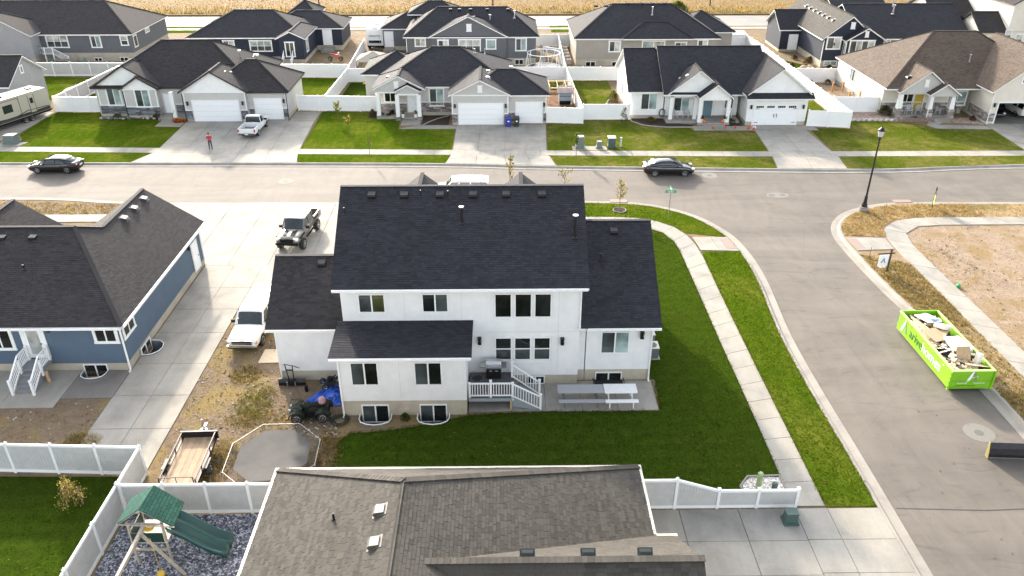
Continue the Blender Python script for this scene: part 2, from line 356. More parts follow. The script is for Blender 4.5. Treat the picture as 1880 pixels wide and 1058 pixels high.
class Thing:
    def __init__(s,name,label,cat,loc=(0,0,0),rz=0,group=None,rx=0,ry=0):
        s.o=link(name,None,None,loc,(rx,ry,rz)); s.o.empty_display_size=.2; tag(s.o,label,cat,group)
        s.M=Matrix.Translation(Vector(loc))@Matrix.Rotation(rz,4,'Z'); s.I=s.M.inverted()
        s.loc=Vector(loc)
    def w(s,name,mb,mats,parent=None,smooth=False,label=None,kind=None):      # world-coordinate part (things with rz=0)
        o=link(name,mb.mesh(name,mats,smooth,inv=s.I),parent or s.o)
        if label: o['label']=label
        if kind: o['kind']=kind
        return o
    def l(s,name,mb,mats,parent=None,smooth=False,label=None,kind=None,loc=None,rot=None):      # local-coordinate part
        o=link(name,mb.mesh(name,mats,smooth),parent or s.o,loc,rot)
        if label: o['label']=label
        if kind: o['kind']=kind
        return o
def single(name,mb,mats,label,cat,group=None,kind=None,smooth=False,loc=None,rz=0):
    if loc is None:
        v=mb.v; x=sum(p[0] for p in v)/len(v); y=sum(p[1] for p in v)/len(v); z=min(p[2] for p in v); loc=(x,y,z); I=Matrix.Translation((-x,-y,-z))
        me=mb.mesh(name,mats,smooth,inv=I)
    else: me=mb.mesh(name,mats,smooth)
    return tag(link(name,me,None,loc,(0,0,rz)),label,cat,group,kind)
def copy_tree(o,parent=None,loc=None,rz=None,label=None,group=None):
    c=o.copy(); COL.objects.link(c); c.parent=parent
    if loc is not None: c.location=loc
    if rz is not None: c.rotation_euler=(0,0,rz)
    if label: c['label']=label
    if group: c['group']=group
    for ch in list(o.children): copy_tree(ch,c)
    return c
# ---------------- terrain ----------------
KW=[(7.3,65.17),(11.92,64.86),(14.57,63.5),(16.37,61.86),(17.62,59.53),(18.26,57.8),(18.59,55.0),(18.67,52.49),(18.5,49.2),(18.1,45.39),(17.88,42.0),(17.85,36.35),(17.9,33.62),(17.92,30.47),(17.92,27.85),(17.92,20),(17.92,-10)]
KE=[(110,64.3),(45.89,64.41),(37.48,64.57),(34.2,64.5),(31.64,63.63),(29.54,62.37),(28.22,60.69),(27.6,59.3),(27.25,57.5),(27.24,55.12),(27.33,51.83),(27.5,48.84),(27.79,46.0),(28.25,38),(28.3,34.02),(28.3,20),(28.3,-10)]
KL=[(-110,66.9),(-44.7,66.6),(-39.6,66.5),(-34,65.5),(-28.3,65.2),(-14,65.15),(7.3,65.17)]
KN=[(-110,76.6),(-49.77,75.87),(-20.61,75.49),(-4.94,75.13),(4.18,74.24),(26.94,73.19),(32.71,72.96),(39.13,73.03),(44.81,73.71),(51.48,74.08),(110,74.3)]
def smooth(pl,it=2):
    for _ in range(it):
        o=[pl[0]]
        for a,b in zip(pl,pl[1:]): o+=[(a[0]*.75+b[0]*.25,a[1]*.75+b[1]*.25),(a[0]*.25+b[0]*.75,a[1]*.25+b[1]*.75)]
        pl=o+[pl[-1]]
    return pl
KW_=smooth(KW);KE_=smooth(KE);KN_=smooth(KN,1);KL_=smooth(KL,1)
struct('road_seam',MB().prism([(18.7,27.95),(23,27.75),(28.2,28.0),(28.2,28.05),(23,27.81),(18.7,28.0)],-.14,-.134),plain('tar_seam',(.035,.033,.032),.8))
ground=struct('ground',MB().box(-3000,3000,-400,4000,-1.5,-1.3),DIRT)
struct('street',MB().prism([(-110,60),(-110,80),(110,80),(110,60),(35,60),(35,-12),(10,-12),(10,60)],-1.2,-.14),ASPH)
struct('far_road',MB().prism([(-150,144.4),(150,144.4),(150,154.2),(-150,154.2)],-1.2,-.1),plain('far_road_asphalt',(.19,.18,.165),.85,var=.1,scale=.4))
wells=[]
def well_hole(cx,cy,w,d):   # half ellipse towards -Y
    p=[(cx+w/2,cy),(cx+w/2,cy-d*.45)]
    for k in range(1,6):
        a=PI*k/6; p.append((cx+w/2*math.cos(a),cy-d*.45-d*.55*math.sin(a)))
    return p+[(cx-w/2,cy-d*.45),(cx-w/2,cy)]
WH=[well_hole(-7.04,35.24,1.75,.95),well_hole(-3.86,35.24,1.75,.95),well_hole(-24.35,39.75,1.45,.95)]
WH.append([(-22.30,41.3),(-21.75,41.35),(-21.4,41.7),(-21.3,42.15),(-21.4,42.6),(-21.75,42.95),(-22.30,43.0)])
struct('lot',MB().prism(KL_+KW_+[(-110,-10)],-1.2,0,holes=WH),DIRT)
struct('lot',MB().prism(KE_[::-1]+[(110,-10)][::-1] if False else [(110,-10)]+KE_,-1.2,0),DIRTL)
struct('lot',MB().prism(KN_+[(110,143.6),(-110,143.6)],-1.2,0),DIRT)
struct('field',MB().prism([(-2500,155),(2500,155),(2500,3500),(-2500,3500)],-1.2,.1),FIELD)
def offs(pl,d):
    out=[]
    for i,p in enumerate(pl):
        a=pl[max(0,i-1)];b=pl[min(len(pl)-1,i+1)]; t=Vector((b[0]-a[0],b[1]-a[1])).normalized(); out.append((p[0]-t.y*d,p[1]+t.x*d))
    return out
def kerb(pl,sgn):
    prof=[(-.17,.03),(0,.03),(.04,-.02),(.10,-.10),(.14,-.125),(.62,-.105),(.62,-.20),(-.17,-.20)]
    rings=[]; offsets=[offs(pl,sgn*d) for d,_ in prof]; mb=MB(); 
    for i in range(len(pl)): rings.append([(offsets[k][i][0],offsets[k][i][1],prof[k][1]) for k in range(len(prof))])
    if sgn<0: rings=[r[::-1] for r in rings]
    mb.loft(rings); struct('kerb',mb,KERB)
kerb(KL_[:-1]+KW_,1); kerb(KE_,1 if False else -1); kerb(KN_,-1)
# gutter seams
# slabs
def slab_obj(parent,poly,z0=-.05,z1=.05,mat=None,gap=.02,name='slab'):
    cx=sum(p[0] for p in poly)/len(poly); cy=sum(p[1] for p in poly)/len(poly)
    q=[]
    for p in poly:
        d=Vector((p[0]-cx,p[1]-cy)); L=d.length; k=(L-gap)/L; q.append((d.x*k,d.y*k))
    o=link(name,MB().prism(q,z0,z1+random.uniform(-.004,.004)).mesh(name,mat or CONC),parent,(cx,cy,0)); return o
def pavement(name,label=None):
    o=link(name,None,None,(0,0,0)); o['kind']='structure'; return o
def resample(pl,n):
    L=[0]
    for a,b in zip(pl,pl[1:]): L.append(L[-1]+math.dist(a,b))
    out=[]
    for i in range(n+1):
        t=L[-1]*i/n; k=0
        while k<len(L)-2 and L[k+1]<t: k+=1
        s=(t-L[k])/max(1e-9,L[k+1]-L[k]); a=pl[k];b=pl[k+1]; out.append((a[0]+(b[0]-a[0])*s,a[1]+(b[1]-a[1])*s))
    return out
def strip(parent,A,B,n,mat=None,z1=.05):
    a=resample(A,n);b=resample(B,n)
    for i in range(n): slab_obj(parent,[a[i],a[i+1],b[i+1],b[i]],mat=mat,z1=z1)
def grid(parent,quad,nu,nv,mat=None,z1=.05):   # quad a,b,c,d ; u along a-b, v along a-d
    a,b,c,d=[Vector(p) for p in quad]
    us=nu if isinstance(nu,list) else [i/nu for i in range(nu+1)]; vs=nv if isinstance(nv,list) else [i/nv for i in range(nv+1)]
    P=lambda u,v:(a*(1-u)*(1-v)+b*u*(1-v)+c*u*v+d*(1-u)*v)
    for i in range(len(us)-1):
        for j in range(len(vs)-1):
            slab_obj(parent,[tuple(P(us[i],vs[j])),tuple(P(us[i+1],vs[j])),tuple(P(us[i+1],vs[j+1])),tuple(P(us[i],vs[j+1]))],mat=mat,z1=z1)
SWo=smooth([(-14,62.05),(7.28,61.98),(10.8,61.85),(12.51,61.3),(13.96,60.22),(15.0,58.2),(15.37,55.45),(15.28,49.72),(15.24,41.67),(15.24,37.37),(15.27,32.62),(15.27,28.0)],1)
SWi=smooth([(-14,60.55),(7.2,60.5),(10.2,60.4),(12.0,59.8),(13.2,58.6),(13.76,56.5),(13.76,52.56),(13.76,47.18),(13.74,41.69),(13.77,38.75),(13.78,32.64),(13.74,28.0)],1)
pw=pavement('sidewalk'); strip(pw,SWo,SWi,36)
strip(pw,[(15.25,57.85),(18.1,57.85)],[(15.42,55.5),(18.4,55.3)],2)
KWi=[(x-.17,y) for x,y in KW]
SEo=smooth([(110,61.3),(44.17,61.45),(36.05,61.55),(34.01,61.24),(32.2,60.5),(31.3,59.4),(30.75,57.53),(30.6,55.51),(30.72,45.58),(30.7,40.91),(30.8,30),(30.8,10)],1)
SEi=smooth([(110,59.9),(43.3,59.94),(35.83,59.97),(34.2,59.7),(33.1,59.0),(32.45,57.8),(32.25,55.48),(32.3,48.39),(32.35,44.0),(32.35,30),(32.35,10)],1)
pe=pavement('sidewalk'); strip(pe,SEo,SEi,60)
strip(pe,[(27.5,57.58),(30.62,57.53)],[(27.6,55.3),(30.5,55.45)],2)
# red tactile pads and inlet covers
for i,(q,lb) in enumerate((([(17.35,57.6),(18.1,57.5),(18.3,55.7),(17.5,55.8)],'brown tactile pad at the ramp on the green corner lawn'),([(27.55,57.4),(28.3,57.35),(28.35,55.6),(27.6,55.55)],'brown tactile pad at the ramp on the bare dirt corner'))):
    mb=MB().prism(q,.05,.062)
    tag(single('tactile_pad',mb,plain('tactile_brown',(.24,.18,.15),.8),lb,'paving pad'),group=None)
for q,lb in (([(9.6,66.05),(11.1,65.95),(11.08,65.3),(9.6,65.4)],'reddish storm drain inlet in the kerb behind the young tree'),([(34.7,64.95),(36.3,64.98),(36.3,65.6),(34.7,65.6)],'reddish storm drain inlet in the kerb by the dirt corner')):
    single('drain_inlet',MB().prism(q,-.13,-.06),plain('drain_red',(.27,.18,.15),.8),lb,'drain')
# west driveway (blue house) and court
pd=pavement('driveway')
for (y0,y1) in ((31.0,34.2),(34.2,37.2),(37.2,40.4),(40.4,43.9),(43.9,46.9),(46.9,49.9),(49.9,53.4)):
    xl=-22.27
    slab_obj(pd,[(-20.1,y0),(-17.95,y0),(-17.95,y1),(-20.1,y1)])
    if y0==40.4: slab_obj(pd,[(xl,y0),(-20.1,y0),(-20.1,y1),(xl,y1),(xl,43.02),(-21.7,42.98),(-21.36,42.62),(-21.25,42.15),(-21.36,41.67),(-21.7,41.32),(xl,41.27)],gap=.01)
    else: slab_obj(pd,[(xl,y0),(-20.1,y0),(-20.1,y1),(xl,y1)])
    if y0>46: slab_obj(pd,[(-17.95,y0),(-15.6,y0),(-15.6,y1),(-17.95,y1)]); slab_obj(pd,[(-15.6,y0),(-13.3,y0),(-13.3,y1),(-15.6,y1)])
xs=[-29.5,-26.6,-23.6,-20.6,-17.6,-14.6,-11.6,-8.6,-5.5,-2.5]
ys=[53.4,56.5,59.0,61.2,62.9,65.0]
for i in range(len(xs)-1):
    for j in range(len(ys)-1): slab_obj(pd,[(xs[i],ys[j]),(xs[i+1],ys[j]),(xs[i+1],ys[j+1]),(xs[i],ys[j+1])])
slab_obj(pavement('sidewalk'),[(-60,61.5),(-29.6,61.5),(-29.6,63.0),(-60,63.0)])
# patios
pp=pavement('patio')
slab_obj(pp,[(-33,36.15),(-28.3,36.1),(-28.3,39.75),(-33,39.75)]); slab_obj(pp,[(-28.3,36.1),(-25.2,36.1),(-25.2,39.75),(-28.3,39.75)])
dk=[(-25.2,36.95),(-22.3,37.0),(-22.3,39.75),(-23.6,39.75),(-23.6,39.3),(-23.75,38.95),(-24.0,38.8),(-24.35,38.75),(-24.7,38.8),(-24.95,38.95),(-25.1,39.3),(-25.1,39.75),(-25.2,39.75)]
slab_obj(pp,dk,mat=CONCD,gap=.01)
pm=pavement('patio')
for a,b in ((-1.95,1.1),(2.35,4.4),(4.4,6.4),(6.4,8.65)):
    slab_obj(pm,[(a,35.45),(b,35.45),(b,38.3),(a,38.3)])
slab_obj(pm,[(1.1,35.45),(2.35,35.45),(2.35,38.0),(1.1,38.0)])
po=pavement('driveway')
for (a,b) in ((5.9,8.25),(8.25,11.05),(11.05,13.75)):
    for (y0,y1) in ((16,20),(20,23.9),(23.9,25.85),(25.85,27.85)): slab_obj(po,[(a,y0),(b,y0),(b,y1),(a,y1)])
for (a,b) in ((13.75,15.3),(15.3,17.75)):
    for (y0,y1) in ((16,20),(20,22),(22,24),(24,25.9),(25.9,27.85)): slab_obj(po,[(a,y0),(b,y0),(b,y1),(a,y1)])
# north block pavements
pn=pavement('sidewalk')
No=[(-100,82.2),(-52.47,80.85),(-35.5,80.3)]; 
def nl(x,which):   # sidewalk edge lines north side
    pts={'far':[(-100,82.2),(-52.5,80.8),(-18.1,79.55),(-5.1,79.15),(4.4,78.85),(27.4,78.25),(53.9,78.15),(110,78.2)],
         'near':[(-100,80.7),(-52,79.3),(-18,78.0),(-5.1,77.65),(4.4,77.35),(27.4,76.7),(53.9,76.6),(110,76.65)]}[which]
    for a,b in zip(pts,pts[1:]):
        if a[0]<=x<=b[0]: return a[1]+(b[1]-a[1])*(x-a[0])/(b[0]-a[0])
def kn(x):
    for a,b in zip(KN_,KN_[1:]):
        if a[0]<=x<=b[0]: return a[1]+(b[1]-a[1])*(x-a[0])/(b[0]-a[0])+.18
x=-72.0
while x<85:
    x2=x+1.55
    slab_obj(pn,[(x,nl(x,'near')),(x2,nl(x2,'near')),(x2,nl(x2,'far')),(x,nl(x,'far'))]); x=x2
def drive(fronts,xl,xr,fl,fr,nu,nv):   # yfront at house, widths at sidewalk, flare at kerb
    d=pavement('driveway'); yl=nl(xl,'far');yr=nl(xr,'far')
    grid(d,[(xl,yl),(xr,yr),(fronts[1][0],fronts[1][1]),(fronts[0][0],fronts[0][1])],nu,nv)
    grid(d,[(fl,kn(fl)),(fr,kn(fr)),(xr+ (.15),nl(xr,'near')),(xl-.15,nl(xl,'near'))],nu,1)
    return d
dA=drive([(-35.9,89.3),(-21.4,89.3)],-35.6,-20.95,-36.9,-20.4,5,4)
grid(dA,[(-24.3,89.4),(-21.4,89.4),(-21.3,93.0),(-24.3,93.0)],1,1); grid(dA,[(-28.9,89.35),(-24.4,89.35),(-24.4,89.9),(-28.9,89.9)],1,1)
grid(dA,[(-38.9,87.5),(-36.0,87.3),(-36.0,89.4),(-38.9,89.4)],1,1); grid(dA,[(-38.9,89.4),(-36.2,89.4),(-36.2,91.3),(-38.9,91.3)],1,1)
dB=drive([(-5.1,87.65),(4.95,87.65)],-5.05,4.6,-5.6,5.3,[0,.27,.55,.78,1],3)
grid(dB,[(-11.4,86.3),(-5.1,86.2),(-5.1,87.4),(-9.2,87.5)],2,1); grid(dB,[(-11.4,87.5),(-9.2,87.5),(-9.2,90.6),(-11.4,90.6)],1,2)
dC=drive([(28.0,86.85),(33.6,86.85)],27.5,33.9,26.9,33.6,2,3)
grid(dC,[(21.3,85.3),(28.0,85.2),(28.0,86.7),(21.3,86.8)],3,1); grid(dC,[(33.6,85.3),(35.0,85.2),(34.9,86.8),(33.6,86.85)],1,1)
dD=drive([(54.6,87.2),(66,87.2)],54.0,66,53.2,67,4,3)
grid(dD,[(48.4,85.6),(54.4,85.3),(54.4,86.5),(49.2,86.9)],2,1); slab_obj(dD,[(48.4,85.6),(49.2,86.9),(51.2,88.9),(49.1,88.9),(47.9,87.0)])
dE=pavement('driveway'); 
slab_obj(dE,[(-58,82.3),(-53.6,82.5),(-52.8,85),(-52.8,93.1),(-58,93.1)],mat=CONC); slab_obj(dE,[(-75,82.3),(-58,82.3),(-58,93.1),(-75,93.1)])
slab_obj(dE,[(-53.1,81.0),(-50.6,80.9),(-50.2,82.2),(-53.0,82.4)],gap=.0)
# far strip along the back road
fs=pavement('sidewalk'); x=-100
while x<100: slab_obj(fs,[(x,141.0),(x+6,141.0),(x+6,142.6),(x,142.6)],z1=.06); x+=6
for a,b in ((-63,-56),(8,38)): pass
# ---------------- lawns ----------------
def inpoly(x,y,P):
    c=False;n=len(P);j=n-1
    for i in range(n):
        xi,yi=P[i];xj,yj=P[j]
        if (yi>y)!=(yj>y) and x<(xj-xi)*(y-yi)/(yj-yi)+xi: c=not c
        j=i
    return c
def tufts(name,poly,n,hmin,hmax,wid,mats,zb=0.0,blades=5,dens=None,spread=.05):
    xs=[p[0] for p in poly];ys=[p[1] for p in poly]; mb=MB(); c=0;tr=0
    while c<n and tr<n*6:
        tr+=1; x=random.uniform(min(xs),max(xs)); y=random.uniform(min(ys),max(ys))
        if not inpoly(x,y,poly): continue
        if dens and random.random()>dens(x,y): continue
        c+=1; mi=random.randrange(len(mats))
        for b in range(blades):
            a=random.uniform(0,2*PI); h=random.uniform(hmin,hmax); l=random.uniform(.2,.9)*h; r=random.uniform(0,spread); bx=x+math.cos(a*3)*r;by=y+math.sin(a*3)*r
            dx,dy=math.cos(a),math.sin(a); w=wid*random.uniform(.6,1.3)
            mb.add([(bx-dy*w,by+dx*w,zb),(bx+dy*w,by-dx*w,zb),(bx+dx*l,by+dy*l,zb+h)],[(0,1,2)],mi)
    o=struct(name,mb,mats,kind='stuff'); return o
def lawn(poly,mat,mats,n,h=(.03,.07),w=.014,z=.03,bl=4,holes=()):
    struct('lawn',MB().prism(poly,-.02,z,holes=holes),mat)
    if n: tufts('grass',poly,n,h[0],h[1],w,mats,z-.005,bl,spread=.07)
GM1=[LB,LBG,LB,LBD]; GM2=[LBG,LB,LBY,LO]; GM3=[LBD,LBD,LB]  # lit and shaded lawn tones put into the blade colours
edge=[]
mainlawn=[(-8.76,28.1),(-8.76,30.98),(-8.6,32.2),(-8.8,32.9),(-8.25,33.7),(-7.2,33.75),(-6.0,33.96),(-4.6,34.26),(-3.2,34.7),(-1.94,35.15),(0,35.32),(2.3,35.4),(8.7,35.4),(8.95,38.4),(8.66,38.5),(8.66,54.8),(4,54.8),(4,60.4),(7.2,60.42),(10.2,60.3)]+SWi[7:-1]+[(13.7,30.0),(11.9,29.9),(11.6,29.4),(11.7,28.1)]
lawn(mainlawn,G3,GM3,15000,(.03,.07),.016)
KWi=offs(KW_,-.19)
def upto(pl,f): return [p for p in pl if f(p)]
park1=upto(KWi,lambda p:p[1]>57.9 and p[0]>4)+[p for p in SWo[::-1] if p[1]>57.95 and p[0]>4]
lawn([(4,65.0)]+park1+[(4,62.0)],G1,GM1,3500,(.03,.08),.018)
park2=[(15.5,55.3)]+[(18.35,55.25)]+[p for p in KWi if 28<p[1]<55.2]+[(17.72,27.95),(15.33,27.95)]+[p for p in SWo[::-1] if 28<p[1]<55]
lawn(park2,G1,GM1,6500,(.03,.08),.018)
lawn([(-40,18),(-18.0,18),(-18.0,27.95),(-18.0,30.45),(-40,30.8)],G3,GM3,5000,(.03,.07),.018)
def edge_tufts(pl,n,mats,w=.016,h=.09,off=.05):
    mb=MB(); q=resample(pl,n)
    for x,y in q:
        x+=random.gauss(0,off);y+=random.gauss(0,off)
        for b in range(4):
            a=random.uniform(0,6.28); l=random.uniform(.3,1)*h; mb.add([(x-math.sin(a)*w,y+math.cos(a)*w,.03),(x+math.sin(a)*w,y-math.cos(a)*w,.03),(x+math.cos(a)*l,y+math.sin(a)*l,.03+h*random.uniform(.3,.8))],[(0,1,2)],random.randrange(len(mats)))
    struct('edge_grass',mb,mats,kind='stuff')
edge_tufts([p for p in SWi if p[0]>4],700,[LBD,LB]); edge_tufts([p for p in SWo if p[0]>4],700,[LB,LBG,LBY]); edge_tufts([p for p in KWi if p[0]>4 and p[1]>28],800,[LB,LBG,LBY])
edge_tufts([(-8.76,28.3),(-8.76,30.98),(-8.6,32.2),(-8.8,32.9),(-8.25,33.7),(-7.2,33.75),(-6.0,33.96),(-4.6,34.26),(-3.2,34.7),(-1.94,35.15),(0,35.32),(2.3,35.4),(8.7,35.4),(8.95,38.4)],900,[LBD,LB,LO],off=.10)
# north side
def nline(x0,x1,w,n=8): return [(x0+(x1-x0)*i/n,nl(x0+(x1-x0)*i/n,w)) for i in range(n+1)]
def kline(x0,x1,n=8): return [(x0+(x1-x0)*i/n,kn(x0+(x1-x0)*i/n)) for i in range(n+1)]
def nverge(x0,x1,mat,mats,n,sk0=0,sk1=0):
    lawn(kline(x0,x1)+nline(x0+sk0,x1+sk1,'near')[::-1],mat,mats,n,(.03,.06),.018)
nverge(-100,-37.0,G1,GM1,2000,0,1.2); nverge(-20.3,-5.7,G1,GM1,1600,-.6,.5); nverge(5.4,26.8,G2,GM2,2200,-.5,.5); nverge(33.7,100,G2,GM2,3500,.35,0)
lawn(nline(-50.6,-35.7,'far')+[(-35.9,87.2),(-39.0,87.5),(-39.0,90.2),(-46.5,90.6),(-46.7,93.1),(-52.6,93.1),(-52.6,85),(-51.2,82.8)],G1,GM1,2600,(.03,.06),.018)
lawn(nline(-20.9,-5.2,'far')+[(-5.15,86.1),(-11.5,86.2),(-11.7,90.2),(-14.4,92.6),(-21.2,93.1)],G1,GM1,3400,(.03,.06),.018)
lawn(nline(4.7,27.4,'far')+[(27.9,85.1),(21.2,85.2),(20.9,86.4),(18.5,86.3),(16.2,87.0),(14.9,88.6),(14.7,89.4),(9.3,89.4),(9.2,87.9),(5.1,88.0)],G2,GM2,3800,(.03,.06),.018)
lawn(nline(34.1,54.0,'far')+[(54.3,85.2),(48.3,85.5),(47.2,87.6),(44.5,88.2),(39.2,88.4),(39.0,85.8),(35.2,85.9),(35.1,85.1),(34.2,85.1)],G2,GM2,4200,(.03,.06),.018)
lawn([(-63,100),(-51.4,97.5),(-51,108.8),(-63,110)],G1,GM1,1500,(.03,.06),.018)
lawn([(-24.0,93.6),(-21.0,93.6),(-20.5,106),(-20.9,108.6),(-30,109),(-30,96)],G1,GM1,1400,(.03,.06),.018)
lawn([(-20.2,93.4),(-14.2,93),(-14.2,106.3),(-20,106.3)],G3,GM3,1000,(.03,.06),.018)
lawn([(9.3,89.8),(13.4,89.8),(12.9,92),(12.6,95.4),(13.3,97.5),(14.2,99),(14.2,106.8),(8.8,106.8)],G2,GM2,1500,(.03,.06),.018)
lawn([(34.4,87),(38.3,86.2),(38.5,97),(34.6,97)],G2,GM2,500,(.03,.06),.018)
lawn([(39.0,110),(44.6,110.2),(44.0,114.5),(42,117.5),(39,119)],G3,GM3,500,(.03,.06),.018)
for a,b in ((-64,-30),(-13,-8),(8.5,13.5),(33,37),(60,90)): lawn([(a,139.0),(b,139.0),(b,140.9),(a,140.9)],G1,GM1,300,(.05,.1),.04); lawn([(a,142.7),(b,142.7),(b,144.2),(a,144.2)],G1,GM1,200,(.05,.1),.04)
# beds, gravel and bare patches
def bed(poly,mat,z=.035,name='planting_bed'): struct(name,MB().prism(poly,-.02,z),mat)
SOIL=dirt_mat('dark_mulch',[(.03,.022,.018),(.05,.036,.03),(.08,.06,.05)],(.06,.04,.03),.3)
bed([(-30,18),(-30,18.1),(-17.7,18),(-17.7,27.85),(-9.5,27.85),(-9.5,18)],GRAVEL,.03,'gravel_yard')
bed([(11.75,28.1),(13.7,28.1),(13.7,30.0),(12.2,30.0),(11.7,29.5)],WGRAVEL,.045,'gravel_patch')
bed([(-8.6,87.75),(-6.0,87.75),(-6.0,91.3),(-9.1,91.3),(-9.0,87.6)],SOIL); bed([(-15.6,90.3),(-12.1,90.2),(-12.1,92.3),(-15.3,92.5)],SOIL)
bed([(14.9,89.9),(14.9,88.7),(16.2,87.1),(18.5,86.45),(21.6,86.5),(21.6,87.2),(19.0,88.5),(18.4,89.9)],SOIL); bed([(24.9,87.0),(27.0,87.0),(27.0,88.9),(24.9,88.9)],SOIL)
bed([(51.4,88.0),(54.5,87.0),(54.5,89.5),(51.4,89.8)],PGRAVEL); bed([(39.2,88.5),(47.0,88.3),(46.0,91.9),(39.2,92.0)],PGRAVEL)
bed([(-46.6,90.6),(-39.2,90.2),(-39.2,91.2),(-46.3,91.6)],SOIL); bed([(13.5,89.6),(14.9,89.6),(14.2,98.9),(13.4,97.5),(12.8,95.4),(13.0,92)],SOIL)
bed([(38.9,92.2),(46,92.3),(44,104),(38.7,105.5)],DIRTL,.02,'bare_patch'); bed([(5.3,88.6),(9.0,88.3),(8.5,106.8),(1,106.9),(5.6,100)],dirt_mat('wood_chip',[(.14,.07,.04),(.22,.12,.07),(.30,.19,.12)],(.1,.06,.04),.5),.02,'chip_bed')
def seg_edge(name,pts,r,mat,label=None):
    mb=MB().tube([(x,y,.06) for x,y in pts],r,6); struct(name,mb,mat)
seg_edge('bed_edging',[(14.75,89.8),(14.8,88.5),(16.1,87.0),(18.4,86.35),(21.4,86.35)],.09,KERB); seg_edge('bed_edging',[(13.3,89.7),(12.9,92),(12.65,95.4),(13.3,97.6)],.1,KERB)
seg_edge('bed_edging',[(11.65,28.2),(11.6,29.4),(12.1,30.05),(13.7,30.1),(13.75,28.9)],.06,KERB); seg_edge('bed_edging',[(-8.9,87.5),(-8.2,88.8),(-7.4,89.9),(-6.2,91.0)],.08,KERB)
# dry verges of the dirt corner and rough tufts
KEi=offs(KE_,.19)
v1=[p for p in KEi if p[1]>57.7 and p[0]<70]+[(30.6,57.7)]+[p for p in SEo[::-1] if p[1]>57.7 and p[0]<70]
v2=[p for p in KEi if 30<p[1]<55.2]+[p for p in SEo[::-1] if 30<p[1]<55.3]
for v in (v1,v2): struct('dry_verge',MB().prism(v,-.02,.025),DRYV)
tufts('dry_weeds',v1,2600,.05,.22,.016,[LW,LBY,LW],.02,6,dens=lambda x,y:.9 if x<41 else .2,spread=.14)
tufts('dry_weeds',v2,4200,.05,.20,.014,[LW,LBY,LO],.02,6,dens=lambda x,y:.85 if (y<37 or y>44) else .35,spread=.12)
seL=[p for p in SEi if p[1]<59.9 and p[0]<50]+[(32.5,33),(60,33),(60,59)]
tufts('dry_weeds',seL,1800,.04,.16,.014,[LW,LBY,LO],.0,5,dens=lambda x,y:1 if (x<35.5 and 49<y<56) else .18,spread=.15)
def clumps(name,c,r,n,h,mats,w=.012):
    tufts(name,[(c[0]+r[0]*math.cos(a*PI/8),c[1]+r[1]*math.sin(a*PI/8)) for a in range(16)],n,h*.5,h,w,mats,0,7,spread=.12,dens=lambda x,y:max(0,1.15-((x-c[0])/r[0])**2-((y-c[1])/r[1])**2))
clumps('rough_grass',(-14.0,36.3),(1.2,2.2),520,.12,[LO,LBG,LO,LBY]); clumps('rough_grass',(-13.3,34.9),(2.2,1.1),420,.10,[LO,LBY,LW]); clumps('rough_grass',(-15.3,39.2),(1.0,1.0),260,.16,[LO,LW])
clumps('rough_grass',(-9.2,31.5),(.9,2.6),700,.14,[LBY,LW,LO]); clumps('rough_grass',(-14.6,31.2),(1.0,2.2),500,.14,[LBY,LW,LO]); clumps('rough_grass',(-22.3,33.2),(1.1,.8),200,.25,[LW,LO])
dk=[(-18,31),(-9,31),(-9,34.6),(-13,38.5),(-14.4,46),(-17.4,46),(-17.9,44)]
tufts('sparse_weeds',dk,1500,.03,.1,.012,[LO,LW,LBY],0,5,spread=.12)
tufts('sparse_weeds',[(-34,31.2),(-22.2,31.2),(-22.3,36.7),(-34,36)],900,.03,.09,.012,[LW,LBY,LO],0,4,spread=.12)
tufts('sparse_weeds',[(-45,63.2),(-29,63.2),(-29,65),(-45,66)],900,.05,.22,.016,[LW,LO,LBY],0,6,spread=.14)
def stones(name,poly,n,r0,r1,cols,z=0.0):
    xs=[p[0] for p in poly];ys=[p[1] for p in poly]; mb=MB(); c=0
    while c<n:
        x=random.uniform(min(xs),max(xs)); y=random.uniform(min(ys),max(ys))
        if not inpoly(x,y,poly): continue
        c+=1; r=random.uniform(r0,r1); k=len(mb.v); mb.ball((x,y,z+r*.3),r,random.randrange(len(cols)),5,4,(random.uniform(.7,1.3),random.uniform(.7,1.3),.6))
        for i in range(k,len(mb.v)):
            v=mb.v[i]; mb.v[i]=(v[0]+random.uniform(-.15,.15)*r,v[1]+random.uniform(-.15,.15)*r,v[2])
    struct(name,mb,cols,kind='stuff')
CLOD=[plain('dirt_clod',(.22,.16,.10),.95,var=.2),plain('pale_rock',(.42,.38,.33),.9,var=.2),plain('dark_clod',(.12,.085,.06),.95,var=.2)]
stones('dirt_clods',dk,420,.02,.07,CLOD); stones('dirt_clods',[(-34,31.2),(-22.2,31.2),(-22.3,36.7),(-34,36)],300,.02,.07,CLOD); stones('dirt_clods',[(-11.5,33.6),(-8.9,33.2),(-8.9,35.1),(-10.9,36.2)],200,.02,.08,CLOD)
stones('dirt_clods',[(32.6,33),(60,33),(60,58.5),(34,58.5)],700,.02,.09,CLOD); stones('dirt_clods',[(28.4,33),(30.5,33),(30.5,46),(28.2,46)],300,.02,.06,CLOD)
stones('gravel_stones',[(-17.6,20),(-9.6,20),(-9.6,27.7),(-17.6,27.7)],6500,.018,.045,[plain('stone_a',(.05,.055,.075),.8),plain('stone_b',(.20,.21,.25),.8),plain('stone_c',(.55,.55,.57),.8),plain('stone_d',(.11,.09,.085),.8)],.02)
stones('gravel_stones',[(11.8,28.2),(13.65,28.2),(13.65,29.9),(12.2,29.9),(11.8,29.5)],900,.02,.05,[plain('stone_e',(.7,.68,.64),.8),plain('stone_f',(.38,.33,.28),.8)],.03)
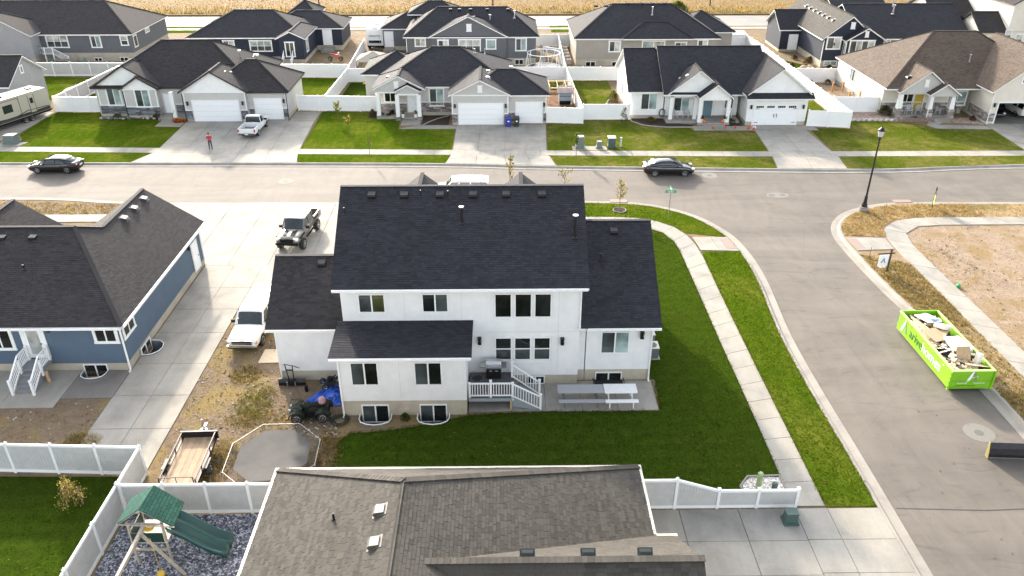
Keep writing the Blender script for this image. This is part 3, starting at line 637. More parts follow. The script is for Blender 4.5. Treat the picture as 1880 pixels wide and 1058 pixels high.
# far field grass
fm=MB()
for i in range(36000):
    y=156+random.random()**1.6*75; x=random.uniform(-.72*y,.72*y); h=random.uniform(.08,.20)*(1.0 if y>163 else 2.6); a=random.uniform(0,PI); w=random.uniform(.05,.13)
    dx,dy=math.cos(a)*w,math.sin(a)*w*.4; mi=(3 if random.random()<.5 else 1) if y<160.5 and random.random()<.85 else random.choice((0,0,0,1,2))
    lx=random.uniform(-.2,.2)
    fm.add([(x-dx,y-dy,.1),(x+dx,y+dy,.1),(x+lx+dx*.4,y,.1+h),(x+lx-dx*.5,y,.1+h*.8)],[(0,1,2,3)],mi)
struct('field_grass',fm,[leaf_mat('gold_blade',(.17,.115,.045)),leaf_mat('amber_blade',(.19,.12,.045)),leaf_mat('tan_blade',(.20,.14,.065)),LO],kind='stuff')
# ---------------- houses ----------------
def hip_planes(x0,x1,y0,y1,ze,s,axis='x',e0='h',e1='h',se=None):
    se=se or s
    if axis=='y':
        return [[(b,a,z) for a,b,z in reversed(P)] for P in hip_planes(y0,y1,x0,x1,ze,s,'x',e0,e1,se)]
    h=(y1-y0)/2; zr=ze+h*s; r=h*s/se; ym=(y0+y1)/2
    a=x0+(r if e0=='h' else 0); b=x1-(r if e1=='h' else 0)
    if a>b: a=b=(a+b)/2
    P=[[(x0,y0,ze),(x1,y0,ze),(b,ym,zr),(a,ym,zr)],[(x1,y1,ze),(x0,y1,ze),(a,ym,zr),(b,ym,zr)]]
    if e0=='h': P.append([(x0,y1,ze),(x0,y0,ze),(a,ym,zr)])
    if e1=='h': P.append([(x1,y0,ze),(x1,y1,ze),(b,ym,zr)])
    return P
def plane_frame(P):
    v=[Vector(p) for p in P]; n=Vector((0,0,0))
    for a,b in zip(v,v[1:]+v[:1]): n+=a.cross(b)
    n.normalize(); u=Vector((0,0,1)).cross(n)
    if u.length<1e-5: u=Vector((1,0,0))
    u.normalize(); return v[0],u,n.cross(u),n
def roof_mesh(name,planes,mat,inv,t=.04):
    mb=MB(); uvs=[]
    for P in planes: mb.sheet(P,-t,0)
    me=mb.mesh(name,mat,inv=inv); uvl=me.uv_layers.new(name='UVMap')
    I=inv.inverted()
    k=0
    for P in planes:
        o,u,v,n=plane_frame(P); nf=2+len(P)
        for f in range(k,k+nf):
            for li in me.polygons[f].loop_indices:
                w=I@me.vertices[me.loops[li].vertex_index].co; uvl.data[li].uv=((w).dot(u),(w-o).dot(v) if abs(v.z)>1e-4 else w.dot(v))
        k+=nf
    return me
def tabs(mb,P,rnd,x0lim=None,collect=None):
    o,u,v,n=plane_frame(P); q=[((Vector(p)-o).dot(u),(Vector(p)-o).dot(v)) for p in P]
    vmin=min(b for a,b in q);vmax=max(b for a,b in q); row=.145; j=0; vv=vmin
    while vv<vmax-.02:
        ym=vv+row*.5; xs=[]
        for (a,b),(c,d) in zip(q,q[1:]+q[:1]):
            if (b-ym)*(d-ym)<0: xs.append(a+(c-a)*(ym-b)/(d-b))
        if len(xs)>=2:
            xa,xb=min(xs),max(xs); x=xa-(.33*rnd.random())
            while x<xb:
                w=.33*rnd.choice((.7,1,1,1.25)); a=max(x,xa);b=min(x+w,xb)
                if b-a>.05:
                    lo=vv-.004; hi=vv+row*1.04; tl=.014+rnd.choice((0,0,.007)); g=.006
                    B=[o+u*(a+g)+v*lo+n*.002,o+u*(b-g)+v*lo+n*.002,o+u*(b-g)+v*lo+n*tl,o+u*(a+g)+v*lo+n*tl,o+u*(b-g)+v*hi+n*.003,o+u*(a+g)+v*hi+n*.003]
                    F=[(0,1,2,3),(3,2,4,5),(0,3,5),(1,4,2)]
                    if collect is not None: collect.append((B,F))
                    else: mb.add(B,F)
                x+=w
        vv+=row; j+=1
class House(Thing):
    def roof(s,x0,x1,y0,y1,ze,sl,axis='x',e0='h',e1='h',mat=SH_D,wall=WHITE,oh=.4,z0=0,se=None,trim=None,gable=None,fz=.45,found=CONCF,near=None,inset=None,fth=.2,walls=True,skip=()):
        trim=trim or TRIM
        P=hip_planes(x0,x1,y0,y1,ze,sl,axis,e0,e1,se)
        return s.roofplanes(P,x0,x1,y0,y1,ze,sl,axis,e0,e1,mat,wall,oh,z0,trim,gable or wall,fz,found,near,fth,walls)
    def roofplanes(s,P,x0,x1,y0,y1,ze,sl,axis,e0,e1,mat,wall,oh,z0,trim,gable,fz,found,near,fth,walls):
        r=link('roof',roof_mesh('roof',P,mat,s.I),s.o)
        mb=MB()
        for p in P:
            q=[Vector(a) for a in p]; c=sum(q,Vector())/len(q)
            q=[c+(a-c)*(1-.03/max(.5,(a-c).length)) for a in q]; mb.sheet([tuple(a) for a in q],-fth,-.042)
        s.w('fascia',mb,trim,parent=r)
        # ridge and hip caps
        caps=MB(); seen={}
        for p in P:
            for a,b in zip(p,p[1:]+p[:1]):
                k=tuple(sorted((tuple(round(t,3) for t in a),tuple(round(t,3) for t in b)))); seen[k]=seen.get(k,0)+1
        for (a,b),c in seen.items():
            if c==2: caps.bar(Vector(a)+Vector((0,0,.012)),Vector(b)+Vector((0,0,.012)),.26,.035)
        if caps.v: s.w('ridge_cap',caps,mat if not near else near,parent=r)
        if near:
            t=MB(); rn=random.Random(3)
            for p in P:
                o,u,v,n=plane_frame(p)
                if n.y<.3: tabs(t,p,rn)
            s.w('shingle_courses',t,near,parent=r,kind='stuff')
        if walls:
            X0,X1,Y0,Y1=x0+oh,x1-oh,y0+oh,y1-oh; zt=ze-.12
            mb=MB().box(X0,X1,Y0,Y1,z0+fz,zt)
            if axis=='x': hh=(y1-y0)/2
            else: hh=(x1-x0)/2
            zg=ze-.22+oh*sl; 
            for end,e in ((0,e0),(1,e1)):
                if e!='g': continue
                th=.25
                if axis=='y':
                    ya=Y0 if end==0 else Y1-th; xm=(x0+x1)/2; zr=ze+hh*sl-.24
                    pr=[(X0,zt),(X1,zt),(X1,zg),(xm,zr),(X0,zg)]
                    mb.loft([[(a,ya,b) for a,b in pr],[(a,ya+th,b) for a,b in pr]],1)
                else:
                    xa=X0 if end==0 else X1-th; ym=(y0+y1)/2; zr=ze+hh*sl-.24
                    pr=[(Y0,zt),(Y1,zt),(Y1,zg),(ym,zr),(Y0,zg)]
                    mb.loft([[(xa,a,b) for a,b in pr],[(xa+th,a,b) for a,b in pr]],1)
            s.w('wall',mb,[wall,gable])
            if fz>0: s.w('foundation',MB().box(X0+.02,X1-.02,Y0+.02,Y1-.02,z0-.9,z0+fz),found)
        return r
FROT={'S':0,'W':-PI/2,'E':PI/2,'N':PI}
_cache={}
def frame_mesh(w,h,cols,rows,trim,matk):
    k=('f',round(w,2),round(h,2),cols,rows,trim,matk.name)
    if k in _cache: return _cache[k]
    mb=MB(); t=.06; d=.06
    mb.box(-w/2-t,-w/2,-d,0,-t,h+t); mb.box(w/2,w/2+t,-d,0,-t,h+t); mb.box(-w/2,w/2,-d,0,-t,0); mb.box(-w/2,w/2,-d,0,h,h+t)
    for i in range(1,cols): x=-w/2+w*i/cols; mb.box(x-.04,x+.04,-d+.01,0,0,h)
    for j in range(1,rows):
        z=h*j/rows; 
        for i in range(cols):
            xa=-w/2+w*i/cols+(.04 if i else 0); xb=-w/2+w*(i+1)/cols-(.04 if i<cols-1 else 0); mb.box(xa,xb,-d+.015,0,z-.03,z+.03)
    if trim>0:
        T=trim; mb.box(-w/2-t-T,-w/2-t,-.045,0,-t,h+t); mb.box(w/2+t,w/2+t+T,-.045,0,-t,h+t); mb.box(-w/2-t-T-.04,w/2+t+T+.04,-.055,0,h+t,h+t+T*1.1); mb.box(-w/2-t-T-.03,w/2+t+T+.03,-.06,0,-t-T,-t)
    _cache[k]=mb.mesh('window',matk); return _cache[k]
def pane_mesh(w,h,mat):
    k=('p',round(w,2),round(h,2),mat.name)
    if k not in _cache: _cache[k]=MB().box(-w/2,w/2,-.02,-.004,0,h).mesh('pane',mat)
    return _cache[k]
def window(s,face,x,y,z,w,h,cols=2,rows=1,glass=(GD,GB),trim=.1,fm=None):
    p=Vector((x,y,z))-s.loc
    o=link('window',frame_mesh(w,h,cols,rows,trim,fm or TRIM),s.o,p,(0,0,FROT[face])); pw_=w/cols; ph=h/rows; n=0
    for i in range(cols):
        for j in range(rows):
            link('pane',pane_mesh(pw_,ph,glass[n%len(glass)]),o,(-w/2+pw_*(i+.5),0,ph*j)); n+=1
    return o
def wallspan(a,b): return (a+b)/2,abs(b-a)
def garage_door(s,x0,x1,y,z1=2.35,n=4,lites=0,mat=None):
    mat=mat or DOORW; w=x1-x0; p=Vector(((x0+x1)/2,y,0))-s.loc
    k=('g',round(w,2),n)
    o=link('garage_door',MB().box(-w/2-.12,-w/2,-.06,.0,0,z1+.16).box(w/2,w/2+.12,-.06,0,0,z1+.16).box(-w/2,w/2,-.06,0,z1,z1+.16).mesh('garage_door_trim',TRIM),s.o,p)
    if k not in _cache:
        hh=z1/n; mb=MB().box(-w/2,w/2,-.03,0,.01,hh-.012)
        m=max(2,round(w/1.2)); 
        for i in range(m):
            a=-w/2+w*(i+.08)/m; b=-w/2+w*(i+.92)/m
            mb.box(a,b,-.045,-.031,.09,hh-.1)
        _cache[k]=mb.mesh('garage_panel',mat)
    for i in range(n): link('panel',_cache[k],o,(0,0,z1/n*i+.03))
    for i in range(lites):
        g=MB(); a=-w/2+w*(i+.5)/lites
        for j in range(4): g.box(a-.42+j*.215,a-.42+j*.215+.18,-.062,-.046,z1-.36,z1-.14)
        link('window',g.mesh('lite',GD),o)
    return o
def door(s,face,x,y,z,w=.95,h=2.05,mat=None,trim=.12,glass=False):
    p=Vector((x,y,z))-s.loc; mb=MB().box(-w/2-trim,-w/2,-.06,0,0,h+trim).box(w/2,w/2+trim,-.06,0,0,h+trim).box(-w/2,w/2,-.06,0,h,h+trim)
    o=link('door',mb.mesh('door_frame',TRIM),s.o,p,(0,0,FROT[face]))
    lf=MB().box(-w/2,w/2,-.035,0,0,h)
    if not glass:
        for zz in (.15,1.15):
            for xx in (-.38,.05): lf.box(xx*w,(xx+.33)*w,-.05,-.036,zz,zz+.8 if zz>1 else zz+.85)
    link('leaf',lf.mesh('door_leaf',mat or DOORW),o)
    if glass: link('pane',MB().box(-w*.36,w*.36,-.05,-.036,.25,h-.2).mesh('door_pane',GC),o)
    link('handle',MB().ball((w*.4,-.08,.98),.045).mesh('door_handle',BLACK),o); return o
def lamp_(s,face,x,y,z,sc=1.0):
    p=Vector((x,y,z))-s.loc
    if ('lamp',sc) not in _cache:
        mb=MB().box(-.05*sc,.05*sc,-.03,0,-.1*sc,.1*sc).box(-.08*sc,.08*sc,-.2*sc,-.05,-.17*sc,-.13*sc).box(-.09*sc,.09*sc,-.21*sc,-.03,.12*sc,.17*sc)
        for a,b in ((-.08,-.19),(.065,-.19),(-.08,-.065),(.065,-.065)): mb.box(a*sc,(a+.015)*sc,b*sc,(b+.015)*sc,-.13*sc,.12*sc)
        mb.box(-.05*sc,.05*sc,-.16*sc,-.08*sc,-.12*sc,.1*sc)
        _cache[('lamp',sc)]=mb.mesh('wall_lamp',BLACK)
    link('wall_lamp',_cache[('lamp',sc)],s.o,p,(0,0,FROT[face]))
def vent(s,x,y,z,rx=0,mat=None,rz=0,slope=.6,k=1.0):    # low box vent on a slope, faces -Y before rz
    a=math.atan(slope)
    if ('vent',k) not in _cache:
        mb=MB(); pr=[(-.24*k,.0),(-.24*k,.12*k),(-.12*k,.16*k),(.2*k,.06*k),(.2*k,0)]
        mb.loft([[(-.22*k,p,q) for p,q in pr],[(.22*k,p,q) for p,q in pr]]); mb.box(-.3*k,.3*k,-.3*k,.3*k,-.01,.012)
        _cache[('vent',k)]=mb
    o=link('roof_vent',_cache[('vent',k)].mesh('roof_vent',mat or BLACK),s.o,Vector((x,y,z))-s.loc); o.rotation_mode='ZYX'; o.rotation_euler=(a,0,0); 
    o.matrix_local=Matrix.Translation(Vector((x,y,z))-s.loc)@Matrix.Rotation(rz,4,'Z')@Matrix.Rotation(a,4,'X')
    return o
def pipe(s,x,y,z,h=.5,r=.05,mat=None,cap=0):
    mb=MB().cyl(x,y,z-.1,z+h,r,10).cyl(x,y,z-.02,z+.06,r*2.2,10,r2=r*1.2)
    if cap: mb.cyl(x,y,z+h,z+h+.05,r*1.9,12,1)
    s.w('roof_pipe',mb,[mat or BLACK,STEEL])
def downspout(s,x,y,z0,z1,mat=None): s.w('downspout',MB().box(x-.04,x+.04,y-.05,y+.03,z0+.1,z1).box(x-.04,x+.04,y-.22,y-.05,z0+.02,z0+.1),mat or TRIM)
def trimpost(s,x,y,z0,z1,w=.14,mat=None): s.w('corner_trim',MB().box(x-w/2,x+w/2,y-.035,y+.1,z0,z1),mat or TRIM)
def wainscot(s,x0,x1,y,z0,z1,mat,cap=True,d=.05):
    s.w('stone_veneer',MB().box(x0,x1,y-d,y,z0,z1),mat)
    if cap: s.w('ledge',MB().box(x0-.02,x1+.02,y-d-.03,y+.01,z1,z1+.09),TRIM)
def vent_gable(s,x,y,z,w=.55,h=.8): s.w('gable_vent',MB().box(x-w/2,x+w/2,y-.05,y,z,z+h).box(x-w/2-.06,x+w/2+.06,y-.06,y,z+h,z+h+.08).box(x-w/2-.06,x+w/2+.06,y-.06,y,z-.08,z),TRIM)
def near(x0,x1,v): return x0<=v<=x1

# --- main white house ---
M=House('white_house','large two-storey white stucco house with charcoal roofs, rear deck and patio','house',(-2,43,0))
KN_s=dict(mat=SH_D,near=SH_DI)
M.roof(-9.29,4.70,37.65,48.45,6.64,.70,'x','g','g',wall=WHITE,fz=.66,**KN_s)
M.roof(-13.4,-9.0,38.3,48.3,3.72,.68,'x','g','g',wall=WHITE,fz=.67,mat=SH_B,near=SH_BI) if False else None
# garage wing: ridge sits nearer the back
M.roofplanes([[(-13.4,38.3,3.74),(-9.05,38.3,3.74),(-9.05,42.25,6.4),(-13.4,42.25,6.4)],[(-9.05,48.6,2.1+1.0),(-13.4,48.6,3.1),(-13.4,42.25,6.4),(-9.05,42.25,6.4)]],-13.4,-9.05,38.3,48.6,3.5,.6,'x','n','n',SH_B,WHITE,.35,0,TRIM,WHITE,.67,CONCF,SH_BI,.2,True)
gp=[(38.7,3.3),(48.2,3.1),(42.25,6.1)]
M.w('wall',MB().loft([[(-13.05,a,b) for a,b in gp],[(-12.8,a,b) for a,b in gp]]),WHITE)
M.roof(4.3,8.94,38.0,49.9,3.86,.66,'x','g','g',wall=WHITE,fz=.78,**KN_s)
M.roofplanes([[(-9.2,34.9,4.05),(-1.66,34.9,4.05),(-1.66,38.03,4.40),(-9.2,38.03,4.40)]],-9.2,-1.66,34.9,38.4,4.0,.11,'x','n','n',SH_D,WHITE,.34,0,TRIM,WHITE,1.0,CONCF,SH_DI,.2,True)
for gx,gw,zz in ((-5.5,2.6,7.75),(1.27,2.9,7.75)):
    M.roof(gx-gw,gx+gw,44.5,52.2,zz-gw*.78,.78,'y','g','g',mat=SH_D,wall=WHITE,fz=0,walls=True,z0=.2)
M.roof(-9.0,4.4,46,53.5,3.4,.35,'x','h','h',mat=SH_D,wall=WHITE,fz=.5)
G2_=(GM,GM)
window(M,'S',-7.21,38.05,5.0,1.35,1.07,2,1,(GM,GO),.0); window(M,'S',-3.73,38.05,5.0,1.32,1.07,2,1,(GD,GM),.0)
for x in (.01,1.12,2.21): window(M,'S',x,38.05,4.63,.84,1.42,1,1,(GD,),.0)
for x in (.01,1.1,2.21): window(M,'S',x,38.05,1.79,.84,1.42,1,2,(GM,GD),.0)
window(M,'S',-7.43,35.24,2.12,1.36,1.38,2,1,(GM,GD),.0); window(M,'S',-4.03,35.24,2.1,1.36,1.38,2,1,(GM,GD),.0)
window(M,'S',6.4,38.4,1.97,1.5,1.36,2,1,(GM,GB),.0)
for x in (-7.04,-3.86): window(M,'S',x,35.26,-.42,1.38,1.1,2,1,(GM,GD),.0)
window(M,'S',6.16,38.42,-.05,1.45,.58,2,1,(GD,GD),.0); window(M,'S',1.85,38.07,.1,1.0,.45,2,1,(GD,GD),0)
for jx,z0,z1 in ((-2.3,4.45,6.4),(3.1,.7,6.4),(-5.45,4.45,6.4)): M.w('control_joint',MB().box(jx-.008,jx+.008,38.042,38.052,z0,z1),plain('joint_grey',(.5,.5,.49),.8))
M.w('control_joint',MB().box(-5.58,-5.565,35.292-.06,35.3,1.0,3.7),plain('joint_grey',(0,0,0))); M.w('control_joint',MB().box(-1.6,4.28,38.04,38.052,3.6,3.615),plain('joint_grey',(0,0,0)))
# raised stucco bands around the windows
for (x0,x1,z0,z1,y) in ((-8.05,-6.37,4.82,6.25,38.05),(-4.55,-2.9,4.82,6.25,38.05),(-.6,2.85,4.45,6.25,38.05),(-.6,2.85,1.6,3.4,38.05),(-8.27,-6.58,1.94,3.65,35.24),(-4.87,-3.18,1.92,3.62,35.24),(5.48,7.33,1.8,3.5,38.4)):
    b=.13; M.w('stucco_band',MB().box(x0-.02,x1+.02,y-.03,y+.01,z0-b,z0).box(x0-.02,x1+.02,y-.03,y+.01,z1-b*.3,z1).box(x0-.02,x0+b-.02,y-.03,y+.01,z0,z1-b*.3).box(x1-b+.02,x1+.02,y-.03,y+.01,z0,z1-b*.3),WHITE)
lamp_(M,'S',-1.33,38.05,3.12,1.25); lamp_(M,'S',3.34,38.05,3.05,1.25); lamp_(M,'S',7.9,38.4,3.2,1.25)
for vx in (-7.45,-5.6,-3.56,-1.67,.22,2.27): vent(M,vx,42.55,10.08,slope=.7)
vent(M,-10.6,41.8,6.12,slope=.68); vent(M,6.65,43.3,7.39,slope=.66)
pipe(M,-2.28,41.0,9.0,.95,.075,cap=1); pipe(M,4.02,40.2,8.45,1.3,.085,cap=1); pipe(M,-4.65,42.45,10.0,.4,.04); pipe(M,-3.1,42.4,9.97,.4,.05); pipe(M,-8.9,41.5,9.35,.4,.04); pipe(M,5.75,41.6,6.28,.45,.035)
M.w('wall',MB().box(4.25,4.75,38.4,49,.78,3.72),WHITE); M.w('foundation',MB().box(4.25,4.75,38.42,49,-.5,.78),CONCF)
M.w('gutter',MB().box(-9.2,4.6,37.5,37.62,6.5,6.62),TRIM); M.w('gutter',MB().box(-9.15,-1.7,34.75,34.88,3.92,4.03),TRIM); M.w('gutter',MB().box(-13.35,-9.2,38.15,38.28,3.6,3.72),TRIM); M.w('gutter',MB().box(4.75,8.9,37.85,37.98,3.74,3.85),TRIM)
downspout(M,-13.0,38.66,0,3.5); downspout(M,8.5,38.36,0,3.6); downspout(M,-8.78,35.2,0,3.8); downspout(M,4.3,38.0,3.9,6.4)
# window wells
def well(s,hole,depth=1.1,mat=GALV):
    wl=MB(); p=hole
    for a,b in zip(p,p[1:]):
        wl.add([(a[0],a[1],-depth),(b[0],b[1],-depth),(b[0],b[1],.1),(a[0],a[1],.1)],[(0,1,2,3)])
    o=s.w('window_well',wl,mat); s.w('rim',MB().tube([(q[0],q[1],.1) for q in p],.03,6),TRIM,parent=o)
    # corrugation ridges
    c=MB()
    for k in range(7): c.tube([(q[0],q[1],-.95+k*.15) for q in p],.02,4)
    s.w('corrugation',c,mat,parent=o)
well(M,WH[0]);well(M,WH[1])
M.w('well_guard',MB().tube([(5.25,38.38,.14),(5.25,37.75,.14),(7.05,37.75,.14),(7.05,38.38,.14)],.03,6).tube([(5.35,38.38,.05),(5.4,37.85,.05),(6.95,37.85,.05),(6.95,38.38,.05)],.03,6),BLACK)
M.w('well_shade_cover',MB().box(5.32,6.98,37.85,38.36,.06,.075),plain('well_shadow_metal',(.015,.015,.017),.6))  # flat sheet over the undug well, its shadow put into the colour
# deck
D=M
D.w('deck_frame',MB().box(-1.9,.5,35.55,38.0,.66,.88),plain('deck_fascia',(.26,.30,.33),.6))
dkb=MB().box(-1.17/1,0,0,0,0,0) if False else None
bm=MB().box(-.07,.07,-1.22,1.22,0,.03).mesh('deck_board',plain('deck_board',(.085,.085,.09),.7,var=.15))
for i in range(16): link('deck_board',bm,M.o,Vector((-1.83+i*.155,36.76,.885))-M.loc)
def rail(s,p,q,h=.95,n=None,base=0):
    p=Vector(p);q=Vector(q); L=(q-p).length; up=Vector((0,0,1))
    s.w('handrail',MB().bar(p+up*h,q+up*h,.09,.06),VINYL); s.w('rail_bottom',MB().bar(p+up*.12,q+up*.12,.06,.06),VINYL)
    n=n or int(L/.14); me=MB().box(-.02,.02,-.02,.02,0,h-.17).mesh('baluster',VINYL)
    for i in range(1,n):
        c=p+(q-p)*i/n; link('baluster',me,s.o,c+up*.13-s.loc)
def rpost(s,x,y,z,h=1.05): s.w('rail_post',MB().box(x-.06,x+.06,y-.06,y+.06,z,z+h).box(x-.075,x+.075,y-.075,y+.075,z+h,z+h+.03),VINYL)
rail(M,(-1.85,35.62,.9),(.48,35.62,.9),.92); rail(M,(.5,35.62,.85),(2.0,35.62,.0),.92,10); rail(M,(.5,37.5,.85),(2.0,37.0,0),.92,10); rail(M,(.5,37.95,.9),(.5,37.6,.9),.92,3)
for a in ((-1.86,35.62,.7),(-.7,35.62,.85),(.5,35.62,.7),(2.05,35.62,.05),(.5,37.5,.8),(2.05,37.0,.05)): rpost(M,*a,h=1.15 if a[2]>.5 else 1.0)
for i in range(5): M.w('step',MB().box(.5+i*.29,.5+(i+1)*.29,35.75,37.2,.02,.74-i*.16),plain('step_grey',(.20,.21,.22),.7))
M.w('stringer',MB().loft([[(.5,35.66,.25),(.5,35.66,.88),(2.05,35.66,.12),(2.05,35.66,.03),(1.6,35.66,.03)],[(.5,35.72,.25),(.5,35.72,.88),(2.05,35.72,.12),(2.05,35.72,.03),(1.6,35.72,.03)]]),plain('deck_fascia',(0,0,0)))
M.w('deck_post',MB().box(.36,.48,35.6,35.72,.05,.7),WOOD)
# --- blue house ---
B=House('blue_house','blue stucco house with dark shingle roof and white back stairs beside the long driveway','house',(-30,46,0))
BP=[[(-50,39.4,3.32),(-22,39.4,3.32),(-26.9,46.1,6.6),(-50,46.1,6.6)],[(-22,39.4,3.32),(-22,54.1,3.32),(-25.9,54.1,5.94),(-25.9,47.45,5.94),(-26.9,46.1,6.6)],[(-29.8,54.1,3.32),(-29.8,47.45,3.32),(-25.9,47.45,5.94),(-25.9,54.1,5.94)],[(-50,52.8,3.32),(-50,46.1,6.6),(-26.9,46.1,6.6),(-25.9,47.45,5.94),(-25.9,52.8,3.32)]]
B.roofplanes(BP,-50,-22.0,39.4,52.8,3.3,.49,'x','n','n',SH_B,BLUE,.36,0,TRIM,BLUE,.55,CONCF,SH_BI,.2,True)
B.w('wall',MB().box(-29.45,-22.36,52.4,53.75,.5,3.2).loft([[(a,53.5,b) for a,b in ((-29.45,3.2),(-22.36,3.2),(-25.9,5.65))],[(a,53.75,b) for a,b in ((-29.45,3.2),(-22.36,3.2),(-25.9,5.65))]]),BLUE); B.w('foundation',MB().box(-29.4,-22.38,52.4,53.73,-.5,.5),CONCF)
B.roof(-38,-30.8,45,52.6,3.35,.67,'y','g','g',mat=SH_B,near=SH_BI,wall=BLUE,fz=.5,oh=.35)
window(B,'S',-23.22,39.76,2.12,1.1,.95,2,1,(GD,GD),.12); window(B,'E',-22.36,40.85,2.12,1.3,.85,2,1,(GD,GD),.12); window(B,'S',-29.4,39.76,1.7,1.2,1.4,2,1,(GD,GD),.12)
door(B,'S',-27.45,39.76,1.0,.95,2.1,glass=True,trim=.22); door(B,'E',-22.34,52.2,.35,.95,2.1)
lamp_(B,'S',-26.4,39.76,3.0); lamp_(B,'E',-22.35,51.1,2.6)
window(B,'S',-24.35,39.77,-.42,1.3,.85,2,1,(GD,GD),0); window(B,'E',-22.34,42.15,-.42,1.3,.8,2,1,(GD,GD),0)
well(B,WH[2]); well(B,[WH[3][-1]]+WH[3][-2::-1] if False else WH[3])
downspout(B,-22.3,39.72,0,3.1); B.w('corner_trim',MB().box(-22.45,-22.32,53.6,53.8,.4,3.2),TRIM); B.w('gutter',MB().box(-21.98,-21.86,39.5,54.0,3.16,3.3),TRIM); B.w('gutter',MB().box(-49,-22,39.26,39.38,3.14,3.26),TRIM)
for x in (-33.2,-31.1,-29.2): vent(B,x,45.35,6.2,slope=.49)
for y in (52.9,51.2,49.5): vent(B,-25.4,y,5.63,rz=PI/2,slope=.67,mat=plain('vent_brown',(.05,.045,.045),.5))
pipe(B,-28.9,43.1,5.15,.3,.06); 
B.w('landing',MB().box(-28.1,-26.7,38.6,39.72,.8,.93),plain('step_grey',(0,0,0)))
for i in range(4): B.w('step',MB().box(-27.9,-26.9,38.6-.28*(i+1),38.6-.28*i,.04,.74-i*.18),plain('step_grey',(0,0,0)))
for x in (-28.0,-26.8): 
    rail(B,(x,39.6,.93),(x,38.6,.93),.9,7); rail(B,(x,38.6,.9),(x,37.35,.05),.9,8)
    for y,z in ((39.6,.9),(38.6,.5),(37.3,.03)): rpost(B,x,y,z,1.0 if z<.6 and z>.1 else 1.0)
B.w('deck_post',MB().box(-26.62,-26.5,38.5,38.62,.05,.8),WOOD)
# --- foreground roof house ---
O=House('grey_roof_house','house in the foreground seen from above, with weathered grey shingle roof and pale gutters','house',(-2,20,0))
OP=[[(-10.07,27.3,3.2),(-10.07,8,3.2),(-3.83,8,6.46),(-3.83,23,6.46)],[(6.02,27.3,3.2),(-10.07,27.3,3.2),(-3.83,23,6.46)],[(-3.83,23,6.46),(-3.83,17,6.46),(6.02,17,3.2),(6.02,27.3,3.2)]]
OQ=[[(6.87,23.2,3.2),(-3.0,23.2,3.2),(-3.0,19.4,6.07),(6.87,19.4,6.07)],[(-3.0,15.6,3.2),(6.87,15.6,3.2),(6.87,19.4,6.07),(-3.0,19.4,6.07)]]
allt=[]; rn=random.Random(5)
for PL,mats in ((OP,(SH_G,SH_GI)),(OQ,(SH_G,SH_GI))):
    r=link('roof',roof_mesh('roof',PL,mats[0],O.I),O.o)
    mb=MB(); caps=MB(); seen={}
    for p in PL:
        mb.sheet(p,-.2,-.045)
        for a,b in zip(p,p[1:]+p[:1]):
            k=tuple(sorted((a,b))); seen[k]=seen.get(k,0)+1
        o_,u_,v_,n_=plane_frame(p); 
        if n_.y<.9: tabs(None,p,rn,collect=allt)
    for (a,b),c in seen.items():
        if c==2:
            A=Vector(a);Bv=Vector(b);L=(Bv-A).length; k=int(L/.22)
            for i in range(k): caps.bar(A+(Bv-A)*(i/k)+Vector((0,0,.02)),A+(Bv-A)*((i+1.1)/k)+Vector((0,0,.035)),.28,.03)
    O.w('fascia',mb,plain('cream_trim',(.62,.58,.48),.5),parent=r); O.w('ridge_cap',caps,mats[1],parent=r,kind='stuff')
cp=camo.location
def dcen(t): 
    c=sum(t[0],Vector())/6; return c
allt=[t for t in allt if -11<dcen(t).x<8 and dcen(t).y>18.2]
allt.sort(key=lambda t:(dcen(t)-cp).length)
for B_,F_ in allt[:300]:
    c=B_[0]; link('shingle',MB().add([b-c for b in B_],F_).mesh('shingle',SH_GI),O.o,c-O.loc)
rest=MB()
for B_,F_ in allt[300:]: rest.add(B_,F_)
O.w('shingle_courses',rest,SH_GI,kind='stuff')
O.w('wall',MB().box(-9.7,5.65,14,26.9,.4,3.15).box(5.65,6.5,15.9,22.9,.4,3.1),CREAM)
O.w('wall',MB().loft([[(6.25,a,b) for a,b in ((15.95,3.1),(22.85,3.1),(19.4,5.75))],[(6.5,a,b) for a,b in ((15.95,3.1),(22.85,3.1),(19.4,5.75))]]),CREAM)
O.w('foundation',MB().box(-9.68,5.63,14,26.88,-.5,.4).box(5.6,6.48,15.95,22.85,-.5,.4),CONCF)
CT=plain('cream_trim',(0,0,0))
gt=MB().box(-10.2,-10.06,14,27.42,3.06,3.2).box(-10.2,6.14,27.3,27.42,3.08,3.21).box(6.02,6.14,23.3,27.3,3.06,3.2).box(6.14,6.98,23.2,23.32,3.06,3.2)
for y in range(0,14): gt.box(-10.16,-9.96,17+y*.75,17.04+y*.75,3.2,3.22)
for y in range(0,6): gt.box(5.9,6.1,23.5+y*.7,23.54+y*.7,3.2,3.22)
O.w('gutter',gt,CT)
for x,y,z in ((-4.57,21.81,0),(-4.55,20.23,0),): 
    zz=3.2+(x+10.07)*.522; vent(O,x,y+.0,zz+.02,rz=-PI/2,slope=.522,mat=plain('vent_tan',(.085,.08,.07),.5),k=1.0)
zz=3.2+(-6.48+10.07)*.522; pipe(O,-6.48,22.37,zz,.35,.045)
for x in (.8,2.94,4.95): vent(O,x,19.93,5.69,slope=-.755,rz=PI,mat=plain('vent_grey_green',(.07,.08,.075),.5),k=.9)
def onw(x,y,Y):
    d=_f*F+_r*(x-940)-_u*(y-529); t=Y/d.y; return (d.x*t,H+d.z*t)
def win(s,px0,py0,px1,py1,Y,cols=2,rows=1,glass=(GM,GB),trim=.11):
    x0,z1=onw(px0,py0,Y); x1,z0=onw(px1,py1,Y); return window(s,'S',(x0+x1)/2,Y,z0,abs(x1-x0),z1-z0,cols,rows,glass,trim)
